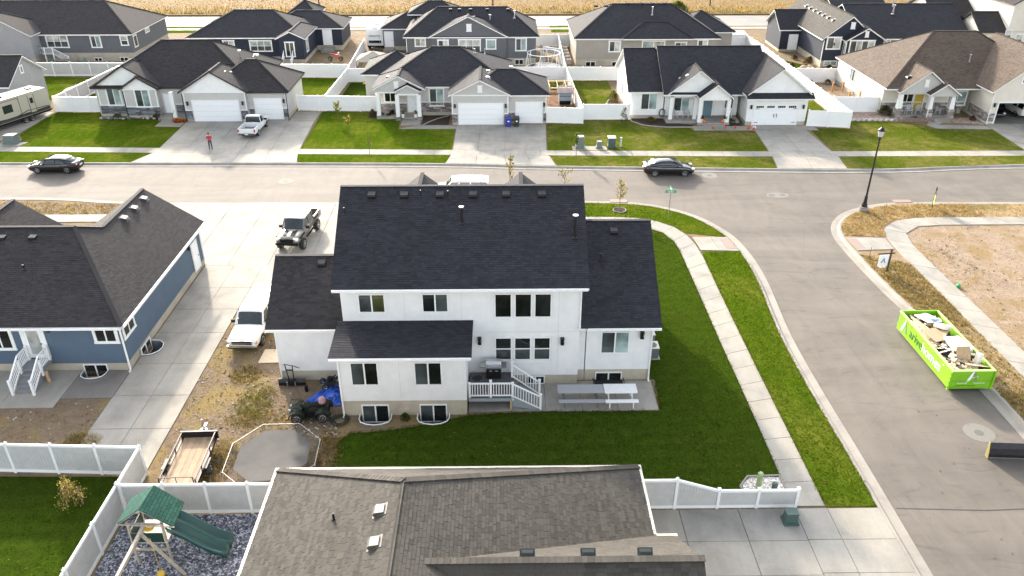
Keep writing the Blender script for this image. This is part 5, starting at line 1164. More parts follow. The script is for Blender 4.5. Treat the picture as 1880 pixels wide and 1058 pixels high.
def green_loft(mb,st):   # st: x, wb, zb, wr, zr
    rings=[]
    for x,wb,zb,wr,zr in st:
        pts=[(wb,zb),(wr*.55+wb*.45,zb+(zr-zb)*.5),(wr,zr-.02),(wr*.8,zr+.015),(0,zr+.03)]
        rings.append(([(x,y,z) for y,z in pts]+[(x,-y,z) for y,z in pts[-2::-1]]+[(x,0,zb)])[::-1])
    mb.loft(rings)
def arches(T,xs,w,r,mat=None):
    mb=MB()
    for x in xs:
        for s in (-1,1):
            n=12; P=[(x+(r*1.16)*math.cos(PI*i/n),r+(r*1.16)*math.sin(PI*i/n)) for i in range(n+1)]+[(x-r*1.16,r*.55),(x+r*1.16,r*.55)]
            y0=s*(w-.12);y1=s*(w+.004); mb.loft([[(a,y0,b) for a,b in P],[(a,y1,b) for a,b in P]])
    T.l('wheel_arch',mb,mat or GRILL)
def sedan(label,loc,rz,roofpaint=None):
    T=Thing('parked_sedan',label,'car',loc,rz,None)
    b=MB(); body_loft(b,[(-2.42,.62,.42,.80),(-2.36,.76,.30,.96),(-2.1,.86,.24,1.02),(-1.4,.905,.20,1.01),(-.6,.915,.19,.96),(.4,.915,.19,.95),(1.0,.91,.20,.95),(1.6,.89,.21,.88),(2.1,.83,.24,.76),(2.33,.72,.30,.66),(2.42,.58,.36,.56)])
    bo=T.l('body',b,PBLK,smooth=True)
    g=MB(); green_loft(g,[(-2.05,.70,.98,.45,1.02),(-1.45,.80,.97,.58,1.27),(-.8,.83,.95,.62,1.40),(.0,.84,.94,.63,1.43),(.45,.83,.93,.62,1.40),(1.25,.76,.92,.55,.98)])
    T.l('windows',g,AG,smooth=True)
    r=MB(); green_loft(r,[(-1.62,.60,1.215,.555,1.235),(-1.3,.64,1.29,.59,1.335),(-.8,.655,1.365,.625,1.425),(0,.665,1.395,.635,1.455),(.5,.65,1.37,.615,1.41)])
    T.l('roof',r,roofpaint or PBLK,smooth=True)
    pl=MB()
    for s in (-1,1):
        for a,bb in (((1.2,s*.765,.95),(.5,s*.64,1.39)),((-.35,s*.85,.95),(-.38,s*.655,1.41)),((-1.35,s*.80,1.0),(-1.1,s*.62,1.35)),((-1.35,s*.80,1.0),(-1.95,s*.70,1.0))): T.l('pillar',MB().bar(a,bb,.06,.05),PBLK)
    m=MB()
    for s in (-1,1):
        m.obox((.75,s*.98,.98),(.16,.2,.12))
        for x in (.45,-.6): m.box(x-.12,x+.08,s*.92-.012,s*.92+.012,.80,.83,1)
        m.tube([(1.1,s*.79,.97),(.3,s*.835,.985),(-1.2,s*.815,1.01)],.014,4,1)
    T.l('mirror',m,[PBLK,CHR])
    for s in (-1,1):
        link('headlight',MB().obox((2.22,s*.62,.68),(.3,.28,.13),Matrix.Rotation(-s*.45,4,'Z')).mesh('headlight',LAMPW),T.o); link('tail_light',MB().obox((-2.32,s*.62,.86),(.16,.36,.14),Matrix.Rotation(s*.25,4,'Z')).mesh('tail_light',LAMPR),T.o)
    T.l('number_plate',MB().box(-2.46,-2.42,-.26,.26,.62,.76),LAMPW); T.l('grille',MB().box(2.40,2.45,-.42,.42,.36,.52),GRILL)
    arches(T,(1.45,-1.4),.9,.33); wheels(T,(1.45,-1.4),.92,.34,.22); return T
s1=at(105,311); sedan('glossy black sedan parked at the left kerb in front of the camper house',(*s1,-.13),PI)
s2=at(1227,318); sedan('glossy black sedan parked by the kerb in front of the white farmhouse',(s2[0],72.6,-.13),0.0)
def suv(label,loc,rz,paint,L=5.3,name='parked_suv'):
    T=Thing(name,label,'suv' if name=='parked_suv' else 'car',loc,rz)
    h=L/2; b=MB(); body_loft(b,[(-h,.90,.45,1.12),(-h+.1,.96,.4,1.16),(-1.2,.985,.38,1.15),(0,.985,.38,1.13),(1.0,.98,.38,1.12),(1.2,.975,.4,1.10),(h-.75,.95,.42,1.05),(h-.12,.92,.45,.98),(h,.88,.5,.90)],tuck=.95,sh=.06)
    T.l('body',b,paint,smooth=True)
    g=MB(); green_loft(g,[(-h+.04,.88,1.1,.74,1.74),(-h+.5,.9,1.1,.78,1.80),(0,.9,1.1,.78,1.82),(.65,.9,1.1,.76,1.78),(1.25,.86,1.1,.7,1.14)])
    T.l('windows',g,AG,smooth=False)
    r=MB(); green_loft(r,[(-h-.02,.80,1.66,.76,1.76),(-h+.5,.83,1.72,.80,1.83),(0,.83,1.74,.80,1.85),(.62,.81,1.70,.77,1.80),(.72,.8,1.66,.75,1.73)])
    ro=T.l('roof',r,paint,smooth=True)
    rr=MB()
    for s in (-1,1): rr.tube([(-h+.3,s*.62,1.93),(.3,s*.62,1.93)],.025,5)
    for i in range(4): rr.box(-h+.4+i*.75,-h+.46+i*.75,-.62,.62,1.89,1.92)
    for i in range(5): rr.box(-h+.3,.3,-.42+i*.2,-.38+i*.2,1.86,1.885)
    T.l('roof_rack',rr,plain('rack_grey',(.30,.30,.30),.5))
    p=MB()
    for s in (-1,1):
        for a,bb in (((1.22,s*.87,1.12),(.66,s*.78,1.76)),((.0,s*.91,1.12),(.0,s*.80,1.78)),((-1.0,s*.91,1.12),(-1.0,s*.80,1.78)),((-h+.1,s*.9,1.12),(-h+.1,s*.77,1.75))): T.l('pillar',MB().bar(a,bb,.1,.06),paint)
        T.l('belt_line',MB().box(-h+.05,1.2,s*.94-.02,s*.94+.02,1.08,1.14),paint)
    T.l('grille',MB().box(h-.02,h+.03,-.62,.62,.66,.86),GRILL)
    gr=MB().box(h,h+.05,-.66,.66,.74,.775).box(h,h+.05,-.66,.66,.87,.9).box(h-.05,h+.1,-.93,.93,.44,.56).box(h-.04,h+.04,-.66,.66,.62,.65)
    T.l('bumper',gr,CHR); T.l('bumper_trim',MB().box(h-.05,h+.09,-.9,.9,.36,.44),GRILL)
    for s in (-1,1): link('headlight',MB().box(h-.03,h+.03,s*.78-.12,s*.78+.12,.78,.88).mesh('headlight',LAMPW),T.o); link('side_marker',MB().box(h-.12,h+.01,s*.88-.04,s*.88+.04,.66,.88).mesh('side_marker',plain('amber_lens',(.6,.2,.03),.2)),T.o); link('mirror',MB().obox((1.0,s*1.1,1.2),(.12,.24,.18)).mesh('mirror',GRILL),T.o)
    arches(T,(h-1.0,-h+1.2),.96,.38); wheels(T,(h-1.0,-h+1.2),.98,.38,.25); return T
suv('white older suv with roof rack parked on dirt beside the white house garage',(-15.95,44.4,0),-PI/2-.05,PWHT,5.7)
def pickup(label,loc,rz,paint,L=5.2,lift=0,cabx=(.1,1.3),crew=False,facing='rear',bedm=None):
    T=Thing('pickup_truck',label,'pickup',loc,rz); h=L/2; z=lift
    x0=cabx[0]-(1.3 if crew else .3)
    b=MB(); body_loft(b,[(x0,.92,.45+z,1.05+z),(.6,.93,.42+z,1.05+z),(1.2,.93,.42+z,1.05+z),(h-.6,.90,.44+z,1.0+z),(h-.1,.87,.48+z,.93+z),(h,.82,.52+z,.85+z)],tuck=.95)
    T.l('body',b,paint,smooth=True)
    bd=MB().box(-h,x0-.04,-.93,-.84,.5+z,1.08+z).box(-h,x0-.04,.84,.93,.5+z,1.08+z).box(-h,-h+.07,-.84,.84,.5+z,1.08+z).box(x0-.12,x0-.04,-.84,.84,.5+z,1.08+z).box(-h+.05,x0-.1,-.84,.84,.5+z,.58+z,1)
    T.l('bed',bd,[paint,bedm or plain('bed_liner',(.15,.15,.16),.7)])
    zr=1.72+z; g=MB(); green_loft(g,[(x0+.05,.84,1.03+z,.70,1.5+z),(x0+.2,.86,1.03+z,.73,zr),(.65,.86,1.03+z,.74,zr),(1.3,.82,1.03+z,.68,1.08+z)])
    T.l('windows',g,AG); r=MB(); green_loft(r,[(x0+.14,.78,zr-.08,.74,zr),(.3,.79,zr-.05,.76,zr+.03),(.7,.77,zr-.08,.73,zr-.01)]); T.l('roof',r,PWHT if facing=='front' else paint,smooth=True)  # front-facing cab: sky reflection put in as white roof paint
    p=MB()
    for s in (-1,1):
        pl=[((1.27,s*.83,1.05+z),(.68,s*.75,zr-.03)),((x0+.1,s*.86,1.03+z),(x0+.2,s*.75,zr-.03))]
        if crew: pl.append(((-.1,s*.87,1.03+z),(-.1,s*.76,zr-.03)))
        for a,bb in pl: T.l('pillar',MB().bar(a,bb,.1,.05),paint)
    for s in (-1,1):
        link('headlight',MB().obox((h-.08,s*.70,.86+z),(.18,.34,.17),Matrix.Rotation(-s*.3,4,'Z')).mesh('headlight',LAMPW),T.o); link('tail_light',MB().box(-h-.02,-h+.05,s*.86-.07,s*.86+.07,.72+z,1.0+z).mesh('tail_light',LAMPR),T.o); link('mirror',MB().obox((.95,s*1.07,1.12+z),(.14,.26,.2)).mesh('mirror',GRILL),T.o)
    T.l('bumper',MB().box(-h-.12,-h,-.86,.86,.42+z,.58+z).box(h-.06,h+.1,-.88,.88,.40+z,.58+z),GRILL if facing=='front' else plain('dark_bumper',(.08,.08,.085),.5)); T.l('grille',MB().box(h-.03,h+.03,-.52,.52,.62+z,.9+z).box(h+.03,h+.05,-.5,.5,.74+z,.77+z),GRILL); T.l('number_plate',MB().box(-h-.14,-h-.12,-.17,.17,.45+z,.56+z),LAMPW)
    rr_=.36+lift*.33; arches(T,(h-.95,-h+1.15),.9,rr_+.0) if lift==0 else T.l('fender_flare',MB().box(h-1.45,h-.45,-.97,-.9,.78+z,.9+z).box(h-1.45,h-.45,.9,.97,.78+z,.9+z).box(-h+.7,-h+1.6,-.97,-.9,.8+z,.9+z).box(-h+.7,-h+1.6,.9,.97,.8+z,.9+z),GRILL)
    wheels(T,(h-.95,-h+1.15),.95 if lift==0 else 1.05,rr_,.25 if lift==0 else .34)
    if lift: T.l('running_board',MB().box(-.7,1.0,-1.02,-.88,.42+z*.6,.5+z*.6).box(-.7,1.0,.88,1.02,.42+z*.6,.5+z*.6),GRILL); T.l('hood_stripe',MB().obox((1.9,.32,1.045+z),(1.0,.34,.012)).obox((1.9,-.32,1.045+z),(1.0,.34,.012)),GRILL)
    return T
pickup('white compact pickup truck seen from behind on the left driveway',(-27.2,85.6,.05),PI/2-.03,PWHT)
pickup('silver and black lifted crew-cab pickup facing the camera on the wide driveway',(-16.2,58.1,.05),-PI/2-.1,PSIL,5.7,.32,crew=True,facing='front',bedm=plain('brown_bed_cover',(.05,.03,.028),.7))
suv('white van parked at the street behind the roof ridge of the white house',(-3.8,66.8,-.12),PI,PWHT,5.2,'parked_van')
suv('silver car parked on the right inside the open garage',(60.4,91.0,.05),PI/2,PWHT,4.6,'garage_car')
T=sedan('dark car parked on the left inside the open garage',(57.0,91.2,.05),-PI/2); 
# camper trailers
def camper(label,loc,rz,L,face,text=None,hgt=3.2,z0=.75,W2=1.25):
    T=Thing('camper_trailer',label,'camper',loc,rz); h=L/2
    b=MB(); pr=[(-h,z0),(h-.1,z0),(h,z0+.4),(h,hgt-.25),(h-.2,hgt),(-h+.25,hgt),(-h,hgt-.2)]
    b.loft([[(x,-W2,z) for x,z in pr],[(x,W2,z) for x,z in pr]][::-1]); T.l('shell',b,PCRM if not text else PWHT)
    T.l('roof_membrane',MB().box(-h+.25,h-.25,-W2+.03,W2-.03,hgt,hgt+.03),plain('roof_membrane',(.66,.61,.52),.6))
    for x in (-h*.35,h*.78): T.l('roof_vent',MB().box(x-.25,x+.25,-.3,.3,hgt+.03,hgt+.16),plain('vent_tan',(0,0,0)))
    T.l('air_conditioner',MB().loft([[(h*.1-.55,-.4,hgt+.03),(h*.1+.55,-.4,hgt+.03),(h*.1+.55,.4,hgt+.03),(h*.1-.55,.4,hgt+.03)],[(h*.1-.4,-.3,hgt+.32),(h*.1+.4,-.3,hgt+.32),(h*.1+.4,.3,hgt+.32),(h*.1-.4,.3,hgt+.32)]]),GRILL if not text else PWHT)
    for s in (-1,1):
        y=s*W2
        for x,w,zz,hh in ((-h*.72,.9,1.75,.7),(-h*.25,1.1,1.75,.75),(h*.12,1.1,1.75,.75),): link('window',MB().box(x-w/2,x+w/2,y-.02,y+.02,zz,zz+hh).box(x-w/2-.05,x+w/2+.05,y-.012,y+.012,zz-.05,zz+hh+.05).mesh('camper_window',AG),T.o)
        T.l('door',MB().box(h*.62-.35,h*.62+.35,y-.025,y+.025,1.0,2.9),PCRM); T.l('window',MB().box(h*.62-.2,h*.62+.2,y-.035,y+.035,2.0,2.6),AG)
        st=MB().tube([(-h*.98,y*1.005,1.15),(-h*.3,y*1.005,1.25),(h*.2,y*1.005,1.0),(h*.5,y*1.005,1.35),(h*.95,y*1.005,1.2)],.045,4).tube([(-h*.98,y*1.005,1.0),(-h*.2,y*1.005,1.0),(h*.25,y*1.005,.85)],.05,4)
        st.box(-h*.98,h*.97,y-.015,y+.015,.8,1.12).box(h*.36,h*.36+.05,y-.02,y+.02,.8,3.0).box(-h*.5,-h*.5+.05,y-.02,y+.02,.8,3.0).box(-h*.5,h*.36,y-.02,y+.02,2.95,3.0).box(h*.62-.4,h*.62-.36,y-.03,y+.03,.95,2.95).box(h*.62+.36,h*.62+.4,y-.03,y+.03,.95,2.95)
        T.l('stripe',st,plain('graphite_stripe',(.04,.038,.036),.4))
    T.l('skirt',MB().box(-h+.1,h-.1,-W2+.05,W2-.05,z0-.22,z0),GRILL); T.l('ladder',MB().tube([(h+.05,.7,1.0),(h+.05,.7,hgt)],.02,5).tube([(h+.05,1.05,1.0),(h+.05,1.05,hgt)],.02,5),STEEL)
    T.l('bumper',MB().box(h,h+.18,-1.1,1.1,z0-.15,z0),GRILL)
    wheels(T,(h*.42,h*.42+.85),W2,.36,.22)
    if text:
        fc=bpy.data.curves.new('lettering','FONT'); fc.body=text; fc.size=.42; fc.align_x='CENTER'; fc.extrude=.008; me=bpy.data.meshes.new('lettering'); to=bpy.data.objects.new('tmp',fc); COL.objects.link(to); bpy.context.view_layer.update(); me=bpy.data.meshes.new_from_object(to.evaluated_get(bpy.context.evaluated_depsgraph_get())); COL.objects.unlink(to); me.materials.clear(); me.materials.append(GRILL)
        link('lettering',me,T.o,(h+.02,0,2.05),(PI/2,0,PI/2)); T.l('rear_window',MB().box(h-.01,h+.03,-.95,.95,1.15,1.55),AG)
    return T
camper('large beige fifth-wheel camper with dark stripes parked at the left edge',(-55.9,87.0,.0),math.radians(69),12.5,'S')
camper('white camper trailer seen from behind beside the charcoal house',(-19.3,129.0,0),-PI/2,7.5,'S','SPRINTER')
# ---------------- dumpster ----------------
LIME=plain('lime_green_paint',(.19,.44,.008),.6,var=.16,scale=1.2); LIMED=plain('lime_green_hinge_paint',(.20,.50,.01),.45,var=.05)  # second lime is for the hinges, slightly stronger green than the hull
D_=Thing('roll_off_dumpster','bright green open dumpster full of construction scraps, standing at the kerb','dumpster',(26.85,40.55,-.13),math.radians(90.5)); hx,hy,dz=3.35,1.2,.25; dh=1.15
DLX=[]
def dbox(): 
    b=MB()
    b.box(-hx,hx,-hy,-hy+.06,dz,dz+dh).box(-hx,hx,hy-.06,hy,dz,dz+dh).box(-hx,-hx+.06,-hy+.06,hy-.06,dz,dz+dh).box(hx-.06,hx,-hy+.06,hy-.06,dz,dz+dh+.1).box(-hx,hx,-hy,hy,dz-.05,dz)
    return b
D_.l('hull',dbox(),LIME)
rimb=MB().box(-hx-.04,hx+.04,-hy-.05,-hy+.08,dz+dh,dz+dh+.07).box(-hx-.04,hx+.04,hy-.08,hy+.05,dz+dh,dz+dh+.07).box(-hx-.05,-hx+.08,-hy+.08,hy-.08,dz+dh,dz+dh+.07); D_.l('rim',rimb,plain('pale_lime_paint',(.5,.75,.2),.45))
D_.l('door_post',MB().box(-hx-.08,-hx+.05,hy,hy+.1,dz-.1,dz+dh).box(-hx-.08,-hx+.05,-hy-.1,-hy,dz-.1,dz+dh).box(-hx-.07,-hx,-hy,hy,dz,dz+.07).box(-hx-.05,-hx,-hy,hy,dz+.48,dz+.52),LIME)
hg=MB()
for z in (.1,.4,.7,1.0): hg.cyl(-hx-.05,hy+.12,dz+z,dz+z+.1,.04,8)
D_.l('hinge',hg,LIMED)
for x in (-hx+.3,hx-.3):
    for s in (-1,1): D_.l('roller',MB().tube([(x,s*.85-.12,.12),(x,s*.85+.12,.12)],.13,10),GRILL)
D_.l('skid',MB().box(-hx+.2,hx-.2,-.6,-.45,.05,dz-.05).box(-hx+.2,hx-.2,.45,.6,.05,dz-.05),GRILL)
def text_obj(T,name,body,size,loc,rot,mat,ext=.004,align='LEFT',sx=1.0):
    fc=bpy.data.curves.new(name,'FONT'); fc.body=body; fc.size=size; fc.align_x=align; fc.extrude=ext; fc.offset=.006*size
    to=bpy.data.objects.new('tmp',fc); COL.objects.link(to); bpy.context.view_layer.update(); me=bpy.data.meshes.new_from_object(to.evaluated_get(bpy.context.evaluated_depsgraph_get())); COL.objects.unlink(to)
    for v in me.vertices: v.co.x*=sx
    me.materials.clear(); me.materials.append(mat); return link(name,me,T.o,loc,rot)
DGREY=plain('dark_green_print',(.05,.13,.02),.5); WPR=plain('white_print',(.85,.88,.82),.5); GPR=plain('grey_print',(.16,.26,.12),.5)
# side facing the road (world -X = local +Y because the box is turned 90 deg); text reads from the far end towards the camera
R_side=(PI/2,0,PI)
text_obj(D_,'lettering','arive',.86,(hx-1.55,hy+.012,dz+.30),R_side,DGREY); text_obj(D_,'lettering','homes',.86,(hx-3.22,hy+.012,dz+.30),R_side,WPR)
def logo(T,cx,cz,s,plane):   # slanted two-stroke letter A
    a=[(-.42,-.5),(-.18,-.5),(.12,.42),(.02,.62)]; b=[(.1,.62),(.2,.45),(.5,-.5),(.28,-.5),(.02,.25)]
    for nm,P,mt in (('emblem',a,WPR),('emblem',b,GPR)):
        mb=MB(); mb.loft([[plane(cx+x*s,cz+z*s,0) for x,z in P],[plane(cx+x*s,cz+z*s,.012) for x,z in P]]); T.l(nm,mb,mt)
logo(D_,-(hx-.85),dz+.55,.85,lambda x,z,d:(-x,hy+.004+d,z))
logo(D_,0,dz+.78,.72,lambda x,z,d:(-hx-.004-d,-x,z))
text_obj(D_,'lettering','arive',.12,(-hx-.012,-.12,dz+.74),(PI/2,0,-PI/2),WPR); text_obj(D_,'lettering','Residential',.13,(-hx-.012,.78,dz+.30),(PI/2,0,-PI/2),WPR); text_obj(D_,'lettering','Commercial',.13,(-hx-.012,-.18,dz+.30),(PI/2,0,-PI/2),WPR); text_obj(D_,'lettering','roofing  siding  framing  rentals',.09,(-hx-.012,.82,dz+.14),(PI/2,0,-PI/2),DGREY)
CARD=plain('cardboard',(.42,.30,.18),.9,var=.12); BOARD=plain('drywall_scrap',(.66,.62,.54),.9,var=.08); LUM=plain('lumber_scrap',(.60,.47,.31),.85,var=.15); BLUEP=plain('blue_plastic',(.12,.28,.55),.5)
def dpt(x,y,z): return D_.M@Vector((x,y,z))
def scrap(name,label,cat,x,y,z,size,rot,mat,group=None):
    mb=MB().obox((0,0,0),size,Matrix.Rotation(rot[2],4,'Z')@Matrix.Rotation(rot[1],4,'Y')@Matrix.Rotation(rot[0],4,'X')); p=dpt(x,y,z)
    return single(name,mb,mat,label,cat,group,loc=p,rz=math.radians(90.5))
fill=MB(); rn=random.Random(9)
for i in range(240):
    x=rn.uniform(-hx+.2,hx-.2);y=rn.uniform(-hy+.2,hy-.2); p=dpt(x,y,dz+rn.uniform(.65,1.08)); fill.obox(p,(rn.uniform(.1,.7),rn.uniform(.05,.3),rn.uniform(.02,.1)),Matrix.Rotation(rn.uniform(0,PI),4,'Z')@Matrix.Rotation(rn.uniform(-.5,.5),4,'X')@Matrix.Rotation(rn.uniform(-.4,.4),4,'Y'),rn.randrange(4))
fill.box(25.75,27.95,37.3,43.8,.35,.8,3)
struct('scrap_heap',fill,[LUM,BOARD,CARD,plain('dark_rubble',(.05,.045,.04),.9)],kind='stuff')
for i in range(6): scrap('lumber_board',('board nearest the lettered side wall inside the dumpster','second board from the lettered side wall inside the dumpster','third board from the lettered side wall inside the dumpster','fourth board from the lettered side wall inside the dumpster','fifth board from the lettered side wall inside the dumpster','innermost of the parallel boards inside the dumpster')[i],'board',1.4+rn.uniform(-.3,.3),.98-i*.11,dz+1.0+i*.02,(2.7+rn.uniform(-.4,.4),.09,.04),(.1,.03,.04*i),LUM,'boards in the dumpster')
scrap('cardboard_sheet','wide flat cardboard sheet in the middle of the dumpster','cardboard',.5,.35,dz+1.2,(1.2,1.3,.02),(.1,-.12,.4),CARD); scrap('cardboard_sheet','tall cardboard flap standing up near the front of the dumpster','cardboard',-1.75,-.2,dz+1.25,(.75,.03,.95),(.5,.1,1.45),CARD); scrap('cardboard_sheet','folded cardboard leaning on the front rim of the dumpster','cardboard',-2.75,-.55,dz+1.15,(.5,1.25,.03),(.15,.35,.05),CARD); scrap('cardboard_tube','rolled cardboard tube at the kerb side of the dumpster','cardboard',-2.2,-.85,dz+1.2,(.3,.3,.7),(.2,.15,.3),BOARD)
scrap('appliance_panel','large white panel box lying in the middle of the dumpster','panel',-.5,-.55,dz+1.12,(1.5,.95,.3),(0,.05,.1),plain('white_panel',(.78,.78,.8),.5)); scrap('drywall_sheet','crumpled pale drywall sheet near the back of the dumpster','drywall',1.3,-.45,dz+1.3,(.75,.7,.28),(.35,.2,.5),BOARD); scrap('drywall_sheet','torn white drywall piece at the far end of the dumpster','drywall',2.4,-.1,dz+1.22,(1.2,1.1,.06),(.1,.1,.3),plain('white_panel',(0,0,0)))
scrap('drywall_sheet','bent tan board leaning across the dumpster centre','drywall',.9,-.1,dz+1.1,(.9,1.1,.04),(-.2,.2,.8),CARD); scrap('plastic_wrap','small blue plastic wrap on the scraps','plastic',1.95,-.25,dz+1.4,(.4,.35,.1),(.2,.3,.4),BLUEP)
for a in ((-.9,.2,.3,1.0,'pale trim strip in the middle of the three sticking out of the dumpster'),(-1.2,.35,.9,1.1,'pale trim strip sticking highest out of the dumpster nearest its end wall'),(-.4,.55,-.5,.9,'pale trim strip lying lowest, beside the wide cardboard sheet in the dumpster')): scrap('pale_strip',a[4],'trim strip',a[0],a[1],dz+a[3]+.1,(1.5,.1,.03),(.1,.25,a[2]+PI/4),BOARD,'strips in the dumpster')
# plow blade
P_=Thing('plow_blade','rusty dark steel plow blade with yellow edge lying on the street','plow blade',(24.95,31.55,-.13),-.06)
pr=[(0,-.02),(.06,.0),(-.10,.30),(-.05,.62),(.12,.85),(.06,.88),(-.13,.64),(-.18,.3),(-.06,0)]
P_.l('blade',MB().loft([[(x,y,z+.02) for y,z in pr] for x in (0,3.2)]),plain('worn_black_steel',(.03,.027,.03),.55,.4,var=.4,scale=3)); P_.l('side_plate',MB().loft([[(x,y,z) for y,z in ((-.16,.0),(.12,.0),(.16,.88),(.04,.9),(-.1,.45))] for x in (-.03,0)]),plain('worn_yellow',(.24,.20,.07),.6,var=.3)); P_.l('cutting_edge',MB().box(0,3.2,-.1,.02,0,.06),STEEL)
P_.l('push_frame',MB().box(1.0,1.2,.1,.45,.1,.3).box(2.2,2.4,.1,.45,.1,.3),plain('worn_yellow',(0,0,0)))
# ---------------- street furniture ----------------
L_=Thing('street_lamp','tall black street lamp on a concrete foot at the dry grass corner','street lamp',(31.1,63.0,0))
L_.w('footing',MB().cyl(31.1,63.0,-.05,.42,.36,20),CONC); pp_=MB().cyl(31.1,63,.42,.75,.26,14,r2=.20).cyl(31.1,63,.75,1.3,.16,14,r2=.12).cyl(31.1,63,1.3,6.55,.085,12,r2=.06)
for z in (.78,1.3,3.4,6.4): pp_.cyl(31.1,63,z,z+.07,.15 if z<2 else .1,14)
L_.w('pole',pp_,BLACK)
L_.w('lantern',MB().cyl(31.1,63,6.62,7.12,.17,12,r2=.27),plain('frosted_globe',(.45,.44,.42),.3)); L_.w('cap',MB().cyl(31.1,63,7.12,7.2,.31,14).cyl(31.1,63,7.2,7.42,.27,14,r2=.06).cyl(31.1,63,7.42,7.6,.04,8,r2=.01).cyl(31.1,63,6.5,6.62,.12,12,r2=.2),BLACK)
SGR=plain('street_sign_green',(.02,.26,.13),.4); S_=Thing('street_sign','green street name sign on a thin steel pole at the lawn corner','street sign',(13.9,61.2,0))
S_.w('pole',MB().cyl(13.9,61.2,0,2.6,.03,8),STEEL)
s1_=S_.w('sign_blade',MB().box(13.45,14.35,61.19,61.21,2.5,2.72),SGR); S_.w('sign_blade',MB().box(13.885,13.915,60.75,61.65,2.75,2.97),SGR)
text_obj(S_,'lettering','6300 W',.17,(-.0,-.02,2.54),(PI/2,0,0),WPR,align='CENTER'); text_obj(S_,'lettering','8200 S',.17,(-.02,0,2.8),(PI/2,0,-PI/2),WPR,align='CENTER')
def yard_sign(label,x,y,col,ang,arm=-1,emb=GPR):
    T=Thing('yard_sign',label,'sign',(x,y,0),ang); T.l('post',MB().box(-.05,.05,-.05,.05,0,1.85),plain('dark_brown_post',(.03,.018,.015),.7)); T.l('arm',MB().box(-1.0 if arm<0 else -.3,.3 if arm<0 else 1.0,-.04,.04,1.48,1.56),plain('dark_brown_post',(0,0,0)))
    T.l('sign_panel',MB().box(-.85,-.1,-.012,.012,.5,1.42),col)
    a=[(-.30,-.35),(-.12,-.35),(.1,.2),(.02,.35)]; b=[(.08,.35),(.12,.2),(.32,-.35),(.16,-.35),(.02,.08)]
    for P in (a,b): T.l('emblem',MB().loft([[(-.48+u*.6,-.016,.98+v*.6) for u,v in P],[(-.48+u*.6,-.013,.98+v*.6) for u,v in P]]),emb)
    return T
yard_sign('white for-sale sign on a dark post beside the ramp',28.35,51.8,plain('sign_white',(.78,.78,.84),.5),.12); yard_sign('lime green hanging sign on a dark post at the kerb of the dirt corner',37.4,63.7,plain('sign_lime',(.5,.75,.1),.5),1.1,emb=WPR); yard_sign('green sign on a post at the left edge behind the blue house',-44.6,63.6,plain('sign_green2',(.1,.5,.1),.5),1.0,emb=WPR)
def manhole(label,x,y,r=.75):
    T=Thing('manhole',label,'manhole cover',(x,y,-.14)); n=28
    T.l('collar',MB().cyl(0,0,-.05,.006,r*(1.0),n),plain('pale_collar',(.17,.16,.14),.85)); T.l('lid',MB().cyl(0,0,0,.012,.24,20),plain('cast_iron',(.11,.105,.09),.8))
manhole('pale manhole collar near the camera beside the plow blade',25.6,33.5,.8); manhole('pale manhole collar at the kerb ahead of the right black sedan',19.9,72.0,.75); manhole('pale manhole collar in the left street near the white house',-20.4,71.0,.7)
mh=Thing('manhole','double pale manhole collar in the middle of the junction','manhole cover',(24.9,66.95,-.14)); mh.l('collar',MB().prism([(1.05*math.cos(a*PI/12)*(1+.1*math.sin(a)),.6*math.sin(a*PI/12)) for a in range(24)],-.05,.006),plain('pale_collar',(0,0,0))); mh.l('lid',MB().cyl(-.5,0,0,.012,.28,18).cyl(.5,.05,0,.012,.25,18),plain('cast_iron',(0,0,0)))
def pedestal(label,x,y,w,d,h,mat,top=None,taper=1.0,z=.05,name='utility_box'):
    T=Thing(name,label,'utility box',(x,y,z)); k=taper
    T.l('cabinet',MB().loft([[(-w/2,-d/2,0),(w/2,-d/2,0),(w/2,d/2,0),(-w/2,d/2,0)],[(-w/2*k,-d/2*k,h),(w/2*k,-d/2*k,h),(w/2*k,d/2*k,h),(-w/2*k,d/2*k,h)]]),mat)
    T.l('base',MB().box(-w*.56,w*.56,-d*.58,d*.58,0,h*.25),mat); T.l('lid',MB().box(-w/2*k-.03,w/2*k+.03,-d/2*k-.03,d/2*k+.03,h,h+.06),top or mat); return T
pedestal('dark green utility box at the end of the low white fence',13.25,27.0,.62,.5,.6,UTIL,taper=.8)
for x,y,h,r,m,lb in ((12.4,29.2,.95,.13,UTIL2,'pale green utility pipe post in the white gravel patch'),(13.1,29.0,.5,.13,UTIL,'short dark green utility post in the white gravel patch')):
    t=Thing('utility_post',lb,'utility post',(x,y,.04)); t.l('tube',MB().cyl(0,0,0,h,r,16),m); t.l('cap',MB().cyl(0,0,h,h+.07,r*1.08,16,r2=r*.75).cyl(0,0,h*.75,h*.8,r*1.1,16),m)
pedestal('grey green electrical cabinet nearest the thin sapling, with a white label',8.1,79.6,.8,.7,1.2,UTILG,UTILG,.9)
pedestal('small squat grey utility box in the middle of the three by the sidewalk',10.1,79.6,.6,.55,.65,UTILG,UTILG,.75); pedestal('white-topped green transformer rightmost of the three by the sidewalk',11.4,79.8,.75,.75,1.05,UTIL,PWHT,.98)
t=Thing('utility_post','thin grey utility post beside the white-topped transformer','utility post',(12.4,79.95,.03)); t.l('tube',MB().cyl(0,0,0,.95,.11,12),plain('pale_post',(.5,.52,.47),.5)); t.l('cap',MB().cyl(0,0,.95,1.0,.12,12),STEEL)
pedestal('grey stepped transformer box at the left sidewalk by the camper',-51.8,82.0,1.3,1.0,.85,UTILG,UTILG,.85); pedestal('pale green utility box at the left frame edge',-54.3,82.2,.5,.5,.8,UTIL2,None,.9)
slab_obj(pn,[(7.3,78.95),(10.9,78.85),(10.9,80.1),(7.3,80.2)],z1=.045)
